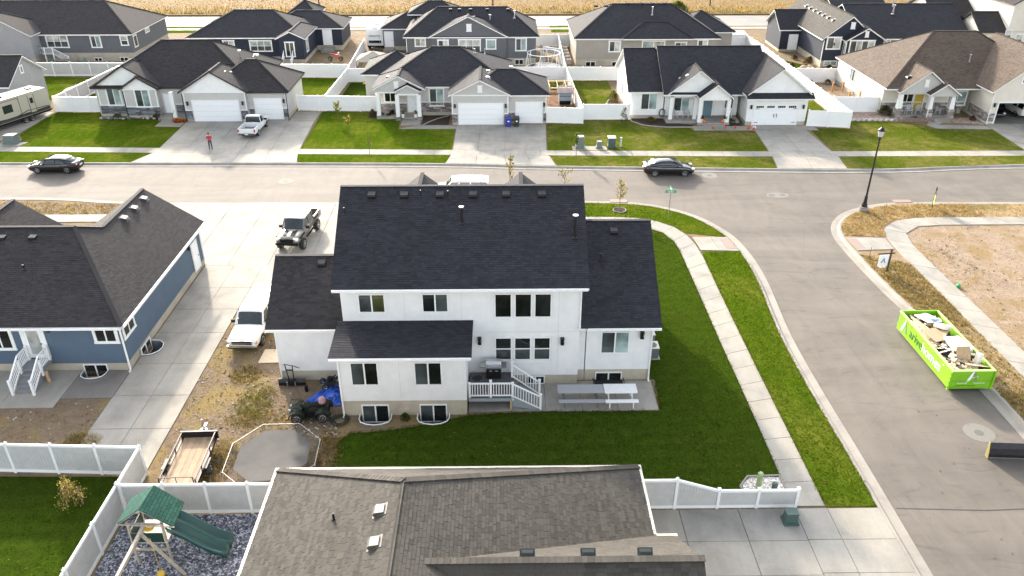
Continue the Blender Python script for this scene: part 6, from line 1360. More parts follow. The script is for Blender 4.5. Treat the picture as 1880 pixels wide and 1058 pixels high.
# bins
def bin_(label,x,y,mat,lid):
    T=Thing('wheelie_bin',label,'bin',(x,y,.05),.05); T.l('tub',MB().loft([[(-.24,-.28,.05),(.24,-.28,.05),(.24,.26,.05),(-.24,.26,.05)],[(-.32,-.36,1.0),(.32,-.36,1.0),(.32,.32,1.0),(-.32,.32,1.0)]]),mat); T.l('lid',MB().loft([[(-.34,-.4,1.0),(.34,-.4,1.0),(.34,.38,1.0),(-.34,.38,1.0)],[(-.31,-.36,1.08),(.31,-.36,1.08),(.31,.3,1.12),(-.31,.3,1.12)]]),lid); T.l('label_patch',MB().box(-.1,.1,-.375,-.355,.62,.74),WPR); T.l('wheel',MB().tube([(-.3,.26,.13),(-.2,.26,.13)],.13,12).tube([(.2,.26,.13),(.3,.26,.13)],.13,12),RUB); T.l('handle',MB().tube([(-.25,.42,1.0),(.25,.42,1.0)],.02,6),mat)
bin_('blue wheelie bin between the two garage doors of the beige house',.72,86.95,plain('bin_blue',(.02,.04,.28),.45),plain('bin_blue',(0,0,0))); bin_('black wheelie bin beside the blue one at the small garage door',1.65,87.0,plain('bin_black',(.03,.03,.032),.5),plain('bin_black',(0,0,0)))
# ---------------- person ----------------
def person(label,loc,rz,J,R,shirt,pants,skin,shoe,hair):
    T=Thing('person',label,'person',loc,rz)
    me=bpy.data.meshes.new('person_body'); V=[j for _,j in J]; names={n:i for i,(n,_) in enumerate(J)}; E=[(names[a],names[b]) for a,b in EDG]
    me.from_pydata(V,E,[]); ob=bpy.data.objects.new('tmp',me); COL.objects.link(ob); ob.modifiers.new('s','SKIN'); 
    if not me.skin_vertices: bpy.context.view_layer.objects.active=ob; 
    for i,(n,_) in enumerate(J):
        sv=me.skin_vertices[0].data[i]; sv.radius=R[n] if isinstance(R[n],tuple) else (R[n],R[n]); sv.use_root=(n=='pelvis')
    sb=ob.modifiers.new('u','SUBSURF'); sb.levels=2; sb.render_levels=2
    bpy.context.view_layer.update(); m2=bpy.data.meshes.new_from_object(ob.evaluated_get(bpy.context.evaluated_depsgraph_get())); COL.objects.unlink(ob)
    m2.materials.clear()
    for m in (skin,shirt,pants,shoe): m2.materials.append(m)
    for p in m2.polygons:
        c=p.center; z=c.z; p.use_smooth=True
        if z<.09: k=3
        elif z<.98: k=2
        elif z<1.47: k=1
        else: k=0
        if k==1 and z<1.5 and (abs(c.x)>.0 and c.y<-.19): k=0
        p.material_index=k
    link('body',m2,T.o); return T
EDG=[('pelvis','waist'),('waist','chest'),('chest','neck'),('neck','head0'),('head0','head'),('chest','shL'),('shL','elL'),('elL','haL'),('chest','shR'),('shR','elR'),('elR','haR'),('pelvis','hiL'),('hiL','knL'),('knL','anL'),('anL','toL'),('pelvis','hiR'),('hiR','knR'),('knR','anR'),('anR','toR')]
J=[('pelvis',(0,0,.95)),('waist',(0,0,1.1)),('chest',(0,.01,1.36)),('neck',(0,0,1.5)),('head0',(0,-.01,1.58)),('head',(0,-.02,1.68)),('shL',(-.18,0,1.42)),('elL',(-.24,.0,1.14)),('haL',(-.12,-.24,1.2)),('shR',(.18,0,1.42)),('elR',(.25,-.02,1.14)),('haR',(.10,-.25,1.28)),('hiL',(-.1,0,.88)),('knL',(-.12,-.02,.48)),('anL',(-.13,.02,.09)),('toL',(-.15,-.15,.04)),('hiR',(.1,0,.88)),('knR',(.12,-.01,.48)),('anR',(.13,.02,.09)),('toR',(.17,-.14,.04))]
R={'pelvis':(.16,.12),'waist':(.15,.11),'chest':(.17,.12),'neck':.06,'head0':.085,'head':.105,'shL':.075,'elL':.05,'haL':.04,'shR':.075,'elR':.05,'haR':.04,'hiL':.1,'knL':.075,'anL':.05,'toL':.045,'hiR':.1,'knR':.075,'anR':.05,'toR':.045}
SK=plain('skin',(.42,.24,.16),.6)
pr_=person('person in a red shirt and dark trousers standing on the driveway',(-30.1,79.6,.05),.3,J,R,plain('red_shirt',(.45,.03,.05),.8),plain('dark_trousers',(.05,.055,.055),.8),SK,GRILL,GRILL)
pr_.l('hair',MB().ball((0,0,1.735),.108,0,12,8,(1,1.05,.8)),plain('dark_hair',(.02,.015,.012),.8)); 
hd=MB()
for sx in (-1,1):
    hx0=sx*.11; hy0=-.27; hz=1.24
    hd.ball((hx0,hy0,hz),.045,0,8,6,(.8,1,1.1))
    for k in range(4): hd.tube([(hx0-.03+k*.02,hy0-.03,hz+.03),(hx0-.03+k*.02,hy0-.07,hz+.045),(hx0-.03+k*.02,hy0-.085,hz+.015+.004*k)],[.011,.01,.008],5)
    hd.tube([(hx0-sx*.04,hy0,hz+.02),(hx0-sx*.06,hy0-.04,hz+.045)],[.012,.009],5)
pr_.l('hand',hd,SK); pr_.l('face',MB().ball((0,-.125,1.66),.018,0,6,4,(.8,1.2,1.2)).ball((-.035,-.112,1.685),.01,1,6,4).ball((.035,-.112,1.685),.01,1,6,4).box(-.025,.025,-.118,-.108,1.61,1.617,1).ball((-.108,0,1.66),.024,0,6,4,(.5,.8,1.2)).ball((.108,0,1.66),.024,0,6,4,(.5,.8,1.2)),[SK,plain('dark_hair',(0,0,0))])
# ---------------- back yard items ----------------
def picnic(label,x0,x1,y,mat,legm,d=.75,z=.75,by=-.95,bh=.45,name='picnic_table'):
    T=Thing(name,label,'picnic table',((x0+x1)/2,y,.05)); w=(x1-x0)/2; n=5 if d>.7 else 4
    for i in range(n): link('plank',MB().box(-w,w,-d/2+d*i/n+.004,-d/2+d*(i+1)/n-.004,z-.05,z).mesh('plank',mat) if ('pk',name,i) not in _cache else _cache[('pk',name,i)],T.o)
    for i in range(2): link('bench_board',MB().box(-w*.98,w*1.02,by-.14+.145*i,by-.01+.145*i,bh-.05,bh).mesh('bench_board',mat),T.o)
    for s in (-.72,.72):
        link('leg',MB().bar((s*w,-.0,z-.05),(s*w,-.35,0),.07,.07).bar((s*w,.1,z-.05),(s*w,.35,0),.07,.07).bar((s*w,by,bh-.05),(s*w,by-.05,0),.07,.07).mesh('leg',legm),T.o)
        link('brace',MB().bar((s*w,-.05,z-.3),(s*w*.4,0,z-.05),.04,.04).bar((s*w,by,bh-.09),(s*w,.1,z-.45),.05,.04).mesh('brace',legm),T.o)
    return T
picnic('long grey picnic table with bench on the concrete patio',3.05,5.62,36.5,plain('grey_plastic',(.33,.33,.34),.6),plain('dark_leg',(.12,.13,.14),.5),.78,by=-.75)
picnic('shorter white picnic table with bench at the right of the patio',5.66,7.5,36.5,plain('white_painted_wood',(.76,.76,.75),.5),plain('white_painted_wood',(0,0,0)),.85,by=-.78,name='white_picnic_table')
g_=Thing('barbecue_grill','stainless barbecue grill with black cabinet on the deck','barbecue',(-.55,37.55,.91))
g_.l('cabinet',MB().box(-.42,.42,-.28,.25,.08,.75),BLACK); g_.l('side_shelf',MB().box(-.78,-.42,-.27,.22,.8,.86).box(.42,.72,-.27,.22,.8,.86),STEEL)
g_.l('lid',MB().loft([[(x,y,z) for y,z in ((-.28,.86),(-.28,1.02),(-.15,1.16),(.1,1.18),(.24,1.04),(.24,.86))] for x in (-.43,.43)]),plain('brushed_lid',(.5,.5,.5),.35,.6)); g_.l('control_panel',MB().box(-.45,.45,-.34,-.28,.76,.86),STEEL); g_.l('handle',MB().tube([(-.3,-.34,1.0),(.3,-.34,1.0)],.018,6).tube([(-.25,-.3,.6),(-.08,-.3,.6)],.014,6).tube([(.08,-.3,.6),(.25,-.3,.6)],.014,6),STEEL)
for x in (-.35,.35): g_.l('caster',MB().tube([(x-.02,-.2,.05),(x+.02,-.2,.05)],.05,8),RUB)
single('round_mat',MB().cyl(-1.5,37.4,.915,.935,.28,18),plain('dark_mat',(.03,.03,.03),.8),'dark round mat on the deck left of the grill','mat')
def acu(label,x,y):
    T=Thing('air_conditioner',label,'air conditioner',(x,y,.03)); T.l('pad',MB().box(-.48,.48,-.48,.48,0,.07),CONC); T.l('casing',MB().box(-.38,.38,-.38,.38,.07,.75),plain('ac_grey',(.10,.10,.11),.5)); T.l('top',MB().box(-.41,.41,-.41,.41,.75,.8),plain('ac_tan',(.5,.47,.42),.5)); T.l('fan_grille',MB().cyl(0,0,.8,.815,.3,18),BLACK)
    lv=MB(); 
    for i in range(8): lv.box(-.385,.385,-.395,-.38,.14+i*.07,.16+i*.07)
    T.l('louvre',lv,STEEL)
acu('nearer air conditioner unit on a pad beside the right wall',9.1,40.9); acu('farther air conditioner unit behind the first one beside the right wall',9.1,42.4)
# small box plants and hoses
def bush(name,label,c,r,n,mats,h=None,cat='shrub',size=.06,stems=True,group=None,z=0):
    T=Thing(name,label,cat,(c[0],c[1],z),0,group); mb=MB(); rn=random.Random(int(c[0]*97+c[1]*13)); h=h or r*1.1
    for i in range(n):
        a=rn.uniform(0,2*PI); t=rn.random()**.5; ph=rn.uniform(0,PI/2); rr=r*(.55+.45*rn.random()); 
        p=Vector((math.cos(a)*math.cos(ph)*rr*t**.3,math.sin(a)*math.cos(ph)*rr*t**.3,h*(.08+.92*math.sin(ph)*rn.uniform(.6,1))))
        M_=Matrix.Rotation(rn.uniform(0,6.28),4,'Z')@Matrix.Rotation(rn.uniform(-1.2,1.2),4,'X'); s=size*rn.uniform(.6,1.4)
        mb.add([p+M_@Vector(q) for q in ((-s*.5,0,0),(0,-s*.15,s*.3),(s*.5,0,0),(0,s*.15,s*.9))],[(0,1,2,3)],rn.randrange(len(mats)))
    T.l('foliage',mb,mats)
    if stems:
        st=MB()
        for i in range(7): a=i*.9; st.tube([(0,0,0),(math.cos(a)*r*.35,math.sin(a)*r*.35,h*.45),(math.cos(a)*r*.7,math.sin(a)*r*.7,h*.8)],[.02,.014,.006],4)
        T.l('stem',st,BARK)
    return T
bush('small_shrub','small round dark green shrub between the two window wells',(-5.4,34.85),.33,500,[LD,LBD,LG],.4,size=.07)
h_=MB()
for k in range(6): h_.tube([( -8.95+(.28+.05*k+.02*math.sin(a))*math.cos(a*PI/10),34.75+(.26+.05*k)*math.sin(a*PI/10),.05+.03*(k%3)+.02*math.sin(a*1.7)) for a in range(20)],.022,5,closed=True)
single('coiled_hose',h_,plain('hose_black',(.02,.025,.02),.6),'coiled black hose on the dirt beside the left window well','hose')
single('plywood_sheet',MB().prism([(-14.9,40.4),(-13.5,40.45),(-13.5,41.9),(-14.85,41.9)],.02,.05),plain('plywood',(.58,.46,.32),.8,var=.08),'pale plywood sheet lying between the white suv and the house corner','board')
# tarp
tp=MB(); n=12; rn=random.Random(4)
ring=[]
for i in range(n+1):
    for j in range(n+1):
        u=i/n;v=j/n; x=-11.3+u*1.0+v*1.25; y=36.1+v*1.9+u*(-.1); z=.08+.12*abs(math.sin(u*7+v*2))+.10*math.sin(v*9+u*3)**2+rn.uniform(0,.05)
        if u<.02 or v<.02 or u>.98 or v>.98: z=.04
        ring.append((x,y,z))
tp.add(ring,[(i*(n+1)+j,(i+1)*(n+1)+j,(i+1)*(n+1)+j+1,i*(n+1)+j+1) for i in range(n) for j in range(n)])
tp2=MB(); o2=[(-10.35+u*.125*1.0,35.95+v*.125+u*.02,.05+(.35*math.sin(PI*u/10)*math.sin(PI*v/10))*(1+.35*math.sin(u*1.9+v*2.3))) for u in range(11) for v in range(11)]
k0=len(tp.v); tp.add(o2,[(i*11+j,(i+1)*11+j,(i+1)*11+j+1,i*11+j+1) for i in range(10) for j in range(10)])
single('blue_tarp',tp,plain('blue_tarp',(.02,.10,.50),.35,spec=.6),'crumpled blue tarp on the dirt behind the quad bike','tarp')
# mower upturned on the tarp
m_=Thing('push_mower','black push mower with small wheels standing on the blue tarp','mower',(-9.95,37.7,.3),.4)
m_.l('deck',MB().loft([[(-.35,-.28,.12),(.35,-.28,.12),(.35,.28,.12),(-.35,.28,.12)],[(-.25,-.2,.35),(.25,-.2,.35),(.25,.2,.35),(-.25,.2,.35)]]),BLACK); m_.l('engine',MB().cyl(0,0,.35,.55,.16,12),GRILL)
t_,r_=wheel_mesh(.19,.08)
for x in (-.38,.36):
    for y in (-.33,.33): link('rim',r_,link('wheel',t_,m_.o,(x,y,.19)))
m_.l('handlebar',MB().tube([(.3,-.22,.3),(.95,-.22,.85),(.95,.22,.85),(.3,.22,.3)],.016,6),STEEL)
# plow attachment
p_=Thing('push_plow','black snow plow blade with upright push handle standing against the garage wall','snow plow',(-12.3,38.15,0))
pr=[(-.05,.0),(.05,.02),(.02,.2),(.1,.4),(.04,.42),(-.06,.22)]
p_.l('blade',MB().loft([[(x,y,z) for y,z in pr] for x in (-.78,.78)]),BLACK); p_.l('frame',MB().bar((-.12,.0,.15),(-.3,.1,1.35),.05).bar((.12,0,.15),(.12,.1,1.3),.05).bar((-.3,.1,1.0),(.12,.1,.98),.06).box(-.2,.2,-.15,.1,.05,.4),BLACK); p_.l('handle',MB().tube([(-.38,.1,1.38),(-.3,.05,1.42),(.3,-.1,1.4),(.6,-.15,1.3),(.3,.05,1.25)],.022,6),BLACK); p_.l('strap',MB().box(-.27,-.21,-.2,-.14,.05,.35).box(.19,.25,-.2,-.14,.05,.35),STEEL)
single('black_can',MB().cyl(-11.35,37.55,0,.38,.1,12).cyl(-11.35,37.55,.38,.42,.07,12),BLACK,'small black canister on the dirt in front of the plow','canister')
# quad bike
q_=Thing('quad_bike','dark green quad bike with racks parked beside the trampoline','quad bike',(-10.55,35.15,0),PI+.06); OLV=plain('olive_plastic',(.014,.019,.012),.6,spec=.2)
q_.l('chassis',MB().box(-.7,.7,-.22,.22,.3,.5).box(-.35,.35,-.5,.5,.28,.33),GRILL)
for x,nm in ((.72,'front_fender'),(-.68,'rear_fender')):
    f=MB()
    for s in (-1,1):
        rg=[]
        for i in range(9):
            a=PI*i/8; rg.append([(x+.44*math.cos(a),s*.28,.38+.42*math.sin(a)),(x+.44*math.cos(a),s*.62,.34+.40*math.sin(a)),(x+.40*math.cos(a),s*.62,.31+.38*math.sin(a)),(x+.40*math.cos(a),s*.28,.34+.40*math.sin(a))])
        f.loft(rg if s>0 else [r[::-1] for r in rg])
    f.box(x-.3,x+.3,-.3,.3,.68,.78); q_.l(nm,f,OLV)
q_.l('tank',MB().ball((.2,0,.82),.26,0,12,8,(1.3,.8,.75)),OLV,smooth=True); q_.l('seat',MB().ball((-.35,0,.86),.24,0,12,8,(1.9,.8,.5)),GRILL,smooth=True)
rk=MB()
for x0,x1 in ((.5,1.05),(-1.15,-.6)):
    rk.tube([(x0,-.42,.95),(x1,-.42,.95),(x1,.42,.95),(x0,.42,.95)],.017,5,closed=True)
    for i in range(1,5): rk.tube([(x0+(x1-x0)*i/5,-.42,.95),(x0+(x1-x0)*i/5,.42,.95)],.012,4)
q_.l('cargo_rack',rk,GRILL); q_.l('handlebar',MB().tube([(.25,-.38,1.12),(.35,-.12,1.08),(.38,0,1.0),(.35,.12,1.08),(.25,.38,1.12)],.02,6),BLACK)
for s in (-1,1): link('headlight',MB().ball((1.08,s*.2,.7),.08,0,8,6).mesh('headlight',LAMPW),q_.o)
wheels(q_,(.72,-.68),.58,.31,.26)
single('pink_blanket',MB().loft([[(-9.9+.22*math.cos(a*PI/6)*k,35.2+.24*math.sin(a*PI/6)*k,z) for a in range(12)] for k,z in ((.8,.95),(.9,1.05),(.8,1.22),(.5,1.3))]),[plain('pink_cloth',(.36,.20,.22),.9,var=.6,scale=11)],'pink and white cloth bundle on the rear rack of the quad bike','blanket',smooth=True)
# octagon trampoline
tr=Thing('octagon_trampoline','octagonal trampoline with grey mat lying on the rough dirt yard','trampoline',(-11.55,31.2,0))
import itertools
rail_=[(-13.85,32.0),(-12.7,33.55),(-10.8,33.6),(-9.45,32.3),(-9.35,30.4),(-10.4,28.95),(-12.4,28.7),(-13.75,29.9)]
cx,cy=-11.58,31.15; mt=[(cx+(x-cx)*.80,cy+(y-cy)*.80) for x,y in rail_]
tr.w('frame',MB().tube([(x,y,.78) for x,y in rail_],.022,6,closed=True),plain('dull_rail',(.25,.25,.25),.5,.5)); 
M_MAT=plain('trampoline_mat',(.036,.034,.033),.8,var=.4,scale=.7)
mm=MB(); n=len(mt); mm.v=[(cx,cy,.70)]+[(cx+(x-cx)*.5,cy+(y-cy)*.5,.715) for x,y in mt]+[(x,y,.76) for x,y in mt]
mm.f=[[0,1+i,1+(i+1)%n] for i in range(n)]+[[1+i,1+n+i,1+n+(i+1)%n,1+(i+1)%n] for i in range(n)]; mm.m=[0]*(2*n); tr.w('mat',mm,M_MAT)
sp=MB()
for i in range(n):
    a,b=rail_[i],rail_[(i+1)%n]; c,d=mt[i],mt[(i+1)%n]
    for k in range(13):
        t=(k+.5)/13; sp.tube([(a[0]+(b[0]-a[0])*t,a[1]+(b[1]-a[1])*t,.78),(c[0]+(d[0]-c[0])*t,c[1]+(d[1]-c[1])*t,.76)],.013,4,cap=False)
tr.w('springs',sp,plain('dull_spring',(.16,.15,.13),.6,.4))
for x,y in rail_: tr.w('leg',MB().tube([(x,y,.76),(x,y,0)],.03,6),STEEL)
# utility trailer
u_=Thing('utility_trailer','small flat trailer with plank bed parked beside the driveway edge','trailer',(-15.8,31.2,0),math.radians(90+2)); 
bw_=.165
for i in range(5): link('plank',MB().box(-1.85,1.65,-.78+i*.314,-.78+(i+1)*.314-.012,.5,.54).mesh('plank',plain('trailer_plank_%s'%('a' if i%2 else 'b'),(.33,.23,.14) if i%2 else (.29,.20,.12),.8,var=.2,scale=3)),u_.o)
u_.l('frame',MB().box(-1.9,1.72,-.9,-.8,.42,.56).box(-1.9,1.72,.8,.9,.42,.56).box(1.66,1.76,-.95,.95,.42,.9).box(-1.95,-1.88,-.9,.9,.42,.52).box(-1.8,1.7,-.05,.05,.4,.5),BLACK)
u_.l('side_rail',MB().bar((-1.9,.86,.86),(1.7,.86,.86),.05).bar((-1.9,-.86,.86),(1.7,-.86,.86),.05).bar((-.9,.86,.5),(-.9,.86,.86),.05).bar((.5,.86,.5),(.5,.86,.86),.05).bar((-.9,-.86,.5),(-.9,-.86,.86),.05).bar((.5,-.86,.5),(.5,-.86,.86),.05).bar((-1.9,-.86,.5),(-1.9,-.86,.86),.05).bar((-1.9,.86,.5),(-1.9,.86,.86),.05),plain('dark_trailer_rail',(.03,.02,.03),.5,.3))
u_.l('tongue',MB().bar((1.7,.5,.45),(2.6,0,.45),.08).bar((1.7,-.5,.45),(2.6,0,.45),.08).tube([(2.55,.08,.0),(2.55,.08,1.0)],.03,6),STEEL); u_.l('coupler',MB().obox((2.72,0,.48),(.3,.12,.12)),STEEL)
u_.l('fender',MB().box(-.95,-.15,.92,1.12,.66,.7).box(-.95,-.15,-1.12,-.92,.66,.7),BLACK); wheels(u_,(-.55,),1.14,.3,.18)
u_.l('rear_ramp',MB().bar((-1.95,-.8,.55),(-2.0,-.8,1.1),.04).bar((-1.95,.8,.55),(-2.0,.8,1.1),.04).bar((-2.0,-.8,1.1),(-2.0,.8,1.1),.04).bar((-1.98,0,.55),(-2.0,0,1.1),.03),plain('dark_trailer_rail',(0,0,0)))
# ---------------- playset ----------------
ps=Thing('playset','wooden playset with green gable roof, double green slide and swing beam on gravel','playset',(-14.9,25.3,0))
def pw_(*a,**k): return ps.w(*a,**k)
Ra,Rb=Vector((-15.19,26.35,3.25)),Vector((-15.31,24.9,3.25)); 
e1a,e1b=Vector((-13.95,26.1,2.5)),Vector((-13.87,24.62,2.5)); e2a,e2b=Vector((-16.35,26.4,2.5)),Vector((-16.35,24.8,2.5))
for P in ([Ra,Rb,e1b,e1a],[Rb,Ra,e2a,e2b]):
    link('roof',roof_mesh('roof',[[tuple(p) for p in P]],SH_N,ps.I),ps.o); t=MB(); tabs(t,[tuple(p) for p in P],random.Random(2)); 
TPOST=plain('play_timber',(.42,.37,.30),.8,var=.15); DG=plain('dark_green_plastic',(.015,.075,.06),.3,var=.05,spec=.6); DGP=plain('dark_green_panel',(.01,.04,.03),.5)
px=[-15.95,-14.5]; py=[24.9,26.1]
for x in px:
    for y in py: pw_('post',MB().box(x-.045,x+.045,y-.045,y+.045,0,2.55),TPOST)
pw_('platform',MB().box(-16.0,-14.45,24.85,26.15,1.35,1.42),plain('platform_cream',(.6,.54,.44),.7)); pw_('beam',MB().box(-16.0,-14.45,24.8,24.87,2.42,2.52).box(-16,-14.45,26.13,26.2,2.42,2.52).box(-16.0,-14.45,24.8,24.87,.95,1.05),TPOST)
pw_('side_panel',MB().box(-15.9,-14.55,24.82,24.85,1.42,1.95).box(-15.98,-15.94,24.9,26.1,1.42,1.95),DGP); pw_('sand_panel',MB().box(-15.9,-14.55,26.12,26.16,.6,1.35),plain('platform_cream',(0,0,0)))
pw_('truss',MB().bar(Rb+Vector((0,.03,-.05)),e1b+Vector((0,.03,-.04)),.05).bar(Rb+Vector((0,.03,-.05)),e2b+Vector((0,.03,-.04)),.05).bar(e1b,e2b,.04),TPOST)
def slide(y0,y1):
    mb=MB(); n=12; L=[]; 
    for i in range(n+1):
        t=i/n; x=-14.5+t*2.35; z=1.45*(1-t)**1.15+.28+.06*math.sin(t*PI*2.2) if t<.93 else .28; dy=-.0*t
        ym=(y0+y1)/2; w=(y1-y0)/2; drift=t*.12-(.04)
        sec=[(-w,.28),(-w+.05,.30),(-w+.11,.04),(0,0),(w-.11,.04),(w-.05,.30),(w,.28),(w-.07,-.05),(0,-.07),(-w+.07,-.05)]
        L.append([(x,ym+a-drift,z+b) for a,b in sec])
    mb.loft(L); pw_('slide',mb,DG,smooth=True)
slide(25.62,26.22); slide(25.0,25.6)
bA=Vector((-15.2,24.8,2.42)); bB=Vector((-15.2,20.2,2.42))
pw_('swing_beam',MB().bar(bA,bB,.12,.16),TPOST)
pw_('swing_leg',MB().bar((-15.2,24.35,2.45),(-16.6,23.6,0),.1).bar((-15.2,24.35,2.45),(-13.75,24.3,0),.1),TPOST); pw_('swing_leg',MB().bar((-15.2,20.4,2.45),(-16.6,20.2,0),.1).bar((-15.2,20.4,2.45),(-13.75,20.2,0),.1),TPOST)
YL=plain('yellow_plastic',(.62,.40,.03),.45); pw_('steering_wheel',MB().ball((-15.1,24.9,2.18),.2,0,12,6,(1.2,1,.45)),YL,smooth=True)
pw_('disc_swing',MB().ball((-14.55,23.9,.55),.17,0,12,8,(1,1,.9)).ball((-14.5,23.6,.35),.25,0,12,8,(1,1,.45)).tube([(-14.6,24.0,.6),(-14.75,24.2,2.3)],.012,4),YL,smooth=True)
sw=MB(); c_=(-15.2,22.5,.55); rr_=.55
sw.tube([(c_[0]+rr_*math.cos(a*PI/12),c_[1]+rr_*math.sin(a*PI/12),c_[2]) for a in range(24)],.035,6,closed=True)
for i in range(5): 
    o_=-.4+i*.2; k=math.sqrt(rr_**2-o_**2); sw.tube([(c_[0]+o_,c_[1]-k,c_[2]),(c_[0]+o_,c_[1]+k,c_[2])],.01,4); sw.tube([(c_[0]-k,c_[1]+o_,c_[2]),(c_[0]+k,c_[1]+o_,c_[2])],.01,4)
for a in (.6,2.5,3.8,5.6): sw.tube([(c_[0]+rr_*math.cos(a),c_[1]+rr_*math.sin(a),c_[2]),(c_[0],c_[1]+(.35 if math.sin(a)>0 else -.35),2.4)],.01,4)
pw_('saucer_swing',sw,BLACK)
# ---------------- trees, shrubs ----------------
def tree(name,label,x,y,h,crown_r,n,mats,z=0,size=.07,stake=False,droop=0,crown_z=None,bare=0,group=None,ring=None):
    T=Thing(name,label,'tree',(x,y,z),0,group); rn=random.Random(int(x*31+y*17)); tr=MB(); cz=crown_z or h*.62
    tr.tube([(0,0,0),(rn.uniform(-.03,.03),rn.uniform(-.03,.03),h*.45),(rn.uniform(-.05,.05),0,h*.95)],[.035*h/2.5,.025*h/2.5,.008],6)
    br=[]
    for i in range(12):
        a=rn.uniform(0,2*PI); z0=h*rn.uniform(.35,.85); l=crown_r*rn.uniform(.5,1.0); e=(math.cos(a)*l,math.sin(a)*l,z0+(h*.2 if not droop else -droop*rn.random())); m_=(e[0]*.5,e[1]*.5,z0+h*.12); tr.tube([(0,0,z0),m_,e],[.014,.009,.004],4); br+= [m_,e]
    T.l('trunk',tr,BARK); mb=MB()
    for i in range(n):
        c=Vector(rn.choice(br))+Vector((rn.gauss(0,.13),rn.gauss(0,.13),rn.gauss(0,.14)))*crown_r*1.2; M_=Matrix.Rotation(rn.uniform(0,6.28),4,'Z')@Matrix.Rotation(rn.uniform(-1.3,1.3),4,'X'); s=size*rn.uniform(.6,1.4)
        mb.add([c+M_@Vector(q) for q in ((-s*.35,0,0),(0,-s*.1,-s*.5),(s*.35,0,0),(0,s*.1,s*.5))],[(0,1,2,3)],rn.randrange(len(mats)))
    T.l('crown',mb,mats)
    if stake:
        for s in (-1,1): T.l('stake',MB().tube([(s*.32,.1*s,0),(s*.28,.1*s,h*.62)],.03,6),WOODG)
    if ring: T.l('mulch_ring',MB().cyl(0,0,.0,.05,.55,20).tube([(.55*math.cos(a*PI/10),.55*math.sin(a*PI/10),.05) for a in range(20)],.045,5,1,closed=True),[SOIL,KERB])
    return T
tree('young_tree','young tree with sparse yellowing leaves in an edged ring on the corner lawn',10.1,63.3,2.7,.45,420,[LY,LO,LY],.03,.11,ring=1)
tree('staked_tree','small staked tree with drooping straw-coloured leaves on the dark left lawn',-20.4,28.5,1.75,.75,900,[LY,LO,LW],.03,.09,stake=True,droop=.3)
tree('young_tree','taller green sapling on the lawn left of the beige house',-18.6,89.0,2.3,.45,350,[LG,LBG,LY],.03,.14); tree('young_tree','thin yellowish sapling nearer the camera on the same lawn as the taller green one',-16.7,84.6,2.2,.4,200,[LY,LO],.03,.13); tree('young_tree','almost bare sapling in the grass strip left of the middle driveway',-13.3,77.0,2.4,.3,50,[LO],.03,.1)
tree('young_tree','narrow green sapling beside the three utility cabinets',7.5,77.0,2.5,.25,320,[LG,LBG],.03,.13); tree('weeping_tree','small weeping tree beside the white farmhouse corner',13.6,87.3,2.3,.5,320,[LD,LO],.03,.13,droop=.9)
tree('young_tree','sapling with tan leaves seen just above the roof ridge of the white house',.7,67.0,3.6,.35,300,[LO,LY],0,.14); tree('young_tree','thin sparse sapling right of the ridge end behind the white house',5.6,66.8,2.6,.7,160,[LY,LO],0,.12)
tree('young_tree','leafy young tree in the yard behind the left white fence',-16.3,99.5,2.6,1.0,900,[LY,LG,LO],.03,.16); 
def shr(lb,x,y,r,n,mats,h=None,size=.12,group=None): bush('shrub',lb,(x,y),r,n,mats,h,size=size,group=group,z=.03)
shr('russet shrub at the left porch corner of the beige house',-15.0,91.1,.55,420,[LR,LD],.8); shr('grey leafed shrub next to the russet one',-14.0,90.7,.6,420,[LGY,LD],.6); shr('low russet shrub in front of the left porch',-13.1,90.5,.5,300,[LR,LD],.45); shr('dark round shrub beside the left entry column',-12.7,91.0,.5,380,[LD,LBD],.75)
shr('large dark shrub beside the tan house fence',44.6,90.6,.9,700,[LD,LBD],1.2); shr('rust coloured shrub against the stone wall of the tan house',52.5,90.6,.5,450,[LR,LO],1.2); shr('small brown shrub near the open garage corner',53.8,88.4,.4,300,[LR,LD],.6); shr('olive shrubs in the raised stone bed of the porch',47.3,88.7,.7,400,[LO,LD],.4)
shr('tall rusty shrub beside the white farmhouse side wall',13.6,95.0,.7,600,[LR,LO,LD],1.6); shr('dark green shrub behind the rusty one at the farmhouse side wall',13.8,97.3,.8,600,[LD,LG],1.2); shr('rusty low plants in the bed below the farmhouse left window',17.0,88.6,.8,500,[LR,LO],.5); shr('dark low plants in front of the right farmhouse porch',25.9,88.0,.8,500,[LD,LGY],.45); shr('pale stalky plants in the left bed of the white-trim house',-44.5,91.0,.6,300,[LGY,LO],.4); shr('dark plants at the entry of the white-trim house',-39.8,90.6,.5,320,[LD,LR],.6)
shr('green bush in the vegetable yard next to the fence',8.3,89.6,.8,600,[LG,LO],.8); shr('green vegetable bushes at the far end of the coop yard',7.0,102.5,1.2,900,[LG,LBG],1.2); shr('green shrub beside the tan house gravel yard',41.5,94.6,1.0,600,[LG,LO],.8)
for i,(x,y,r) in enumerate(((41.0,113.5,.8),(42.8,113,.6),(44.0,115.6,.8),(45,117.5,.7),(43.2,118.8,.6),(46.3,113,.5))): bush('shrub',('leftmost dark shrub in the rock garden','small dark shrub just behind the front boulders','dark shrub in the middle of the rock garden bed','dark shrub at the foot of the navy side wall','farthest dark shrub, near the white back door of the navy gabled house','rightmost dark shrub below the basement window of the navy gabled house')[i],(x,y),r,350,[LD,LR],r*.9,size=.16,group='shrubs in the rock garden',z=.03)
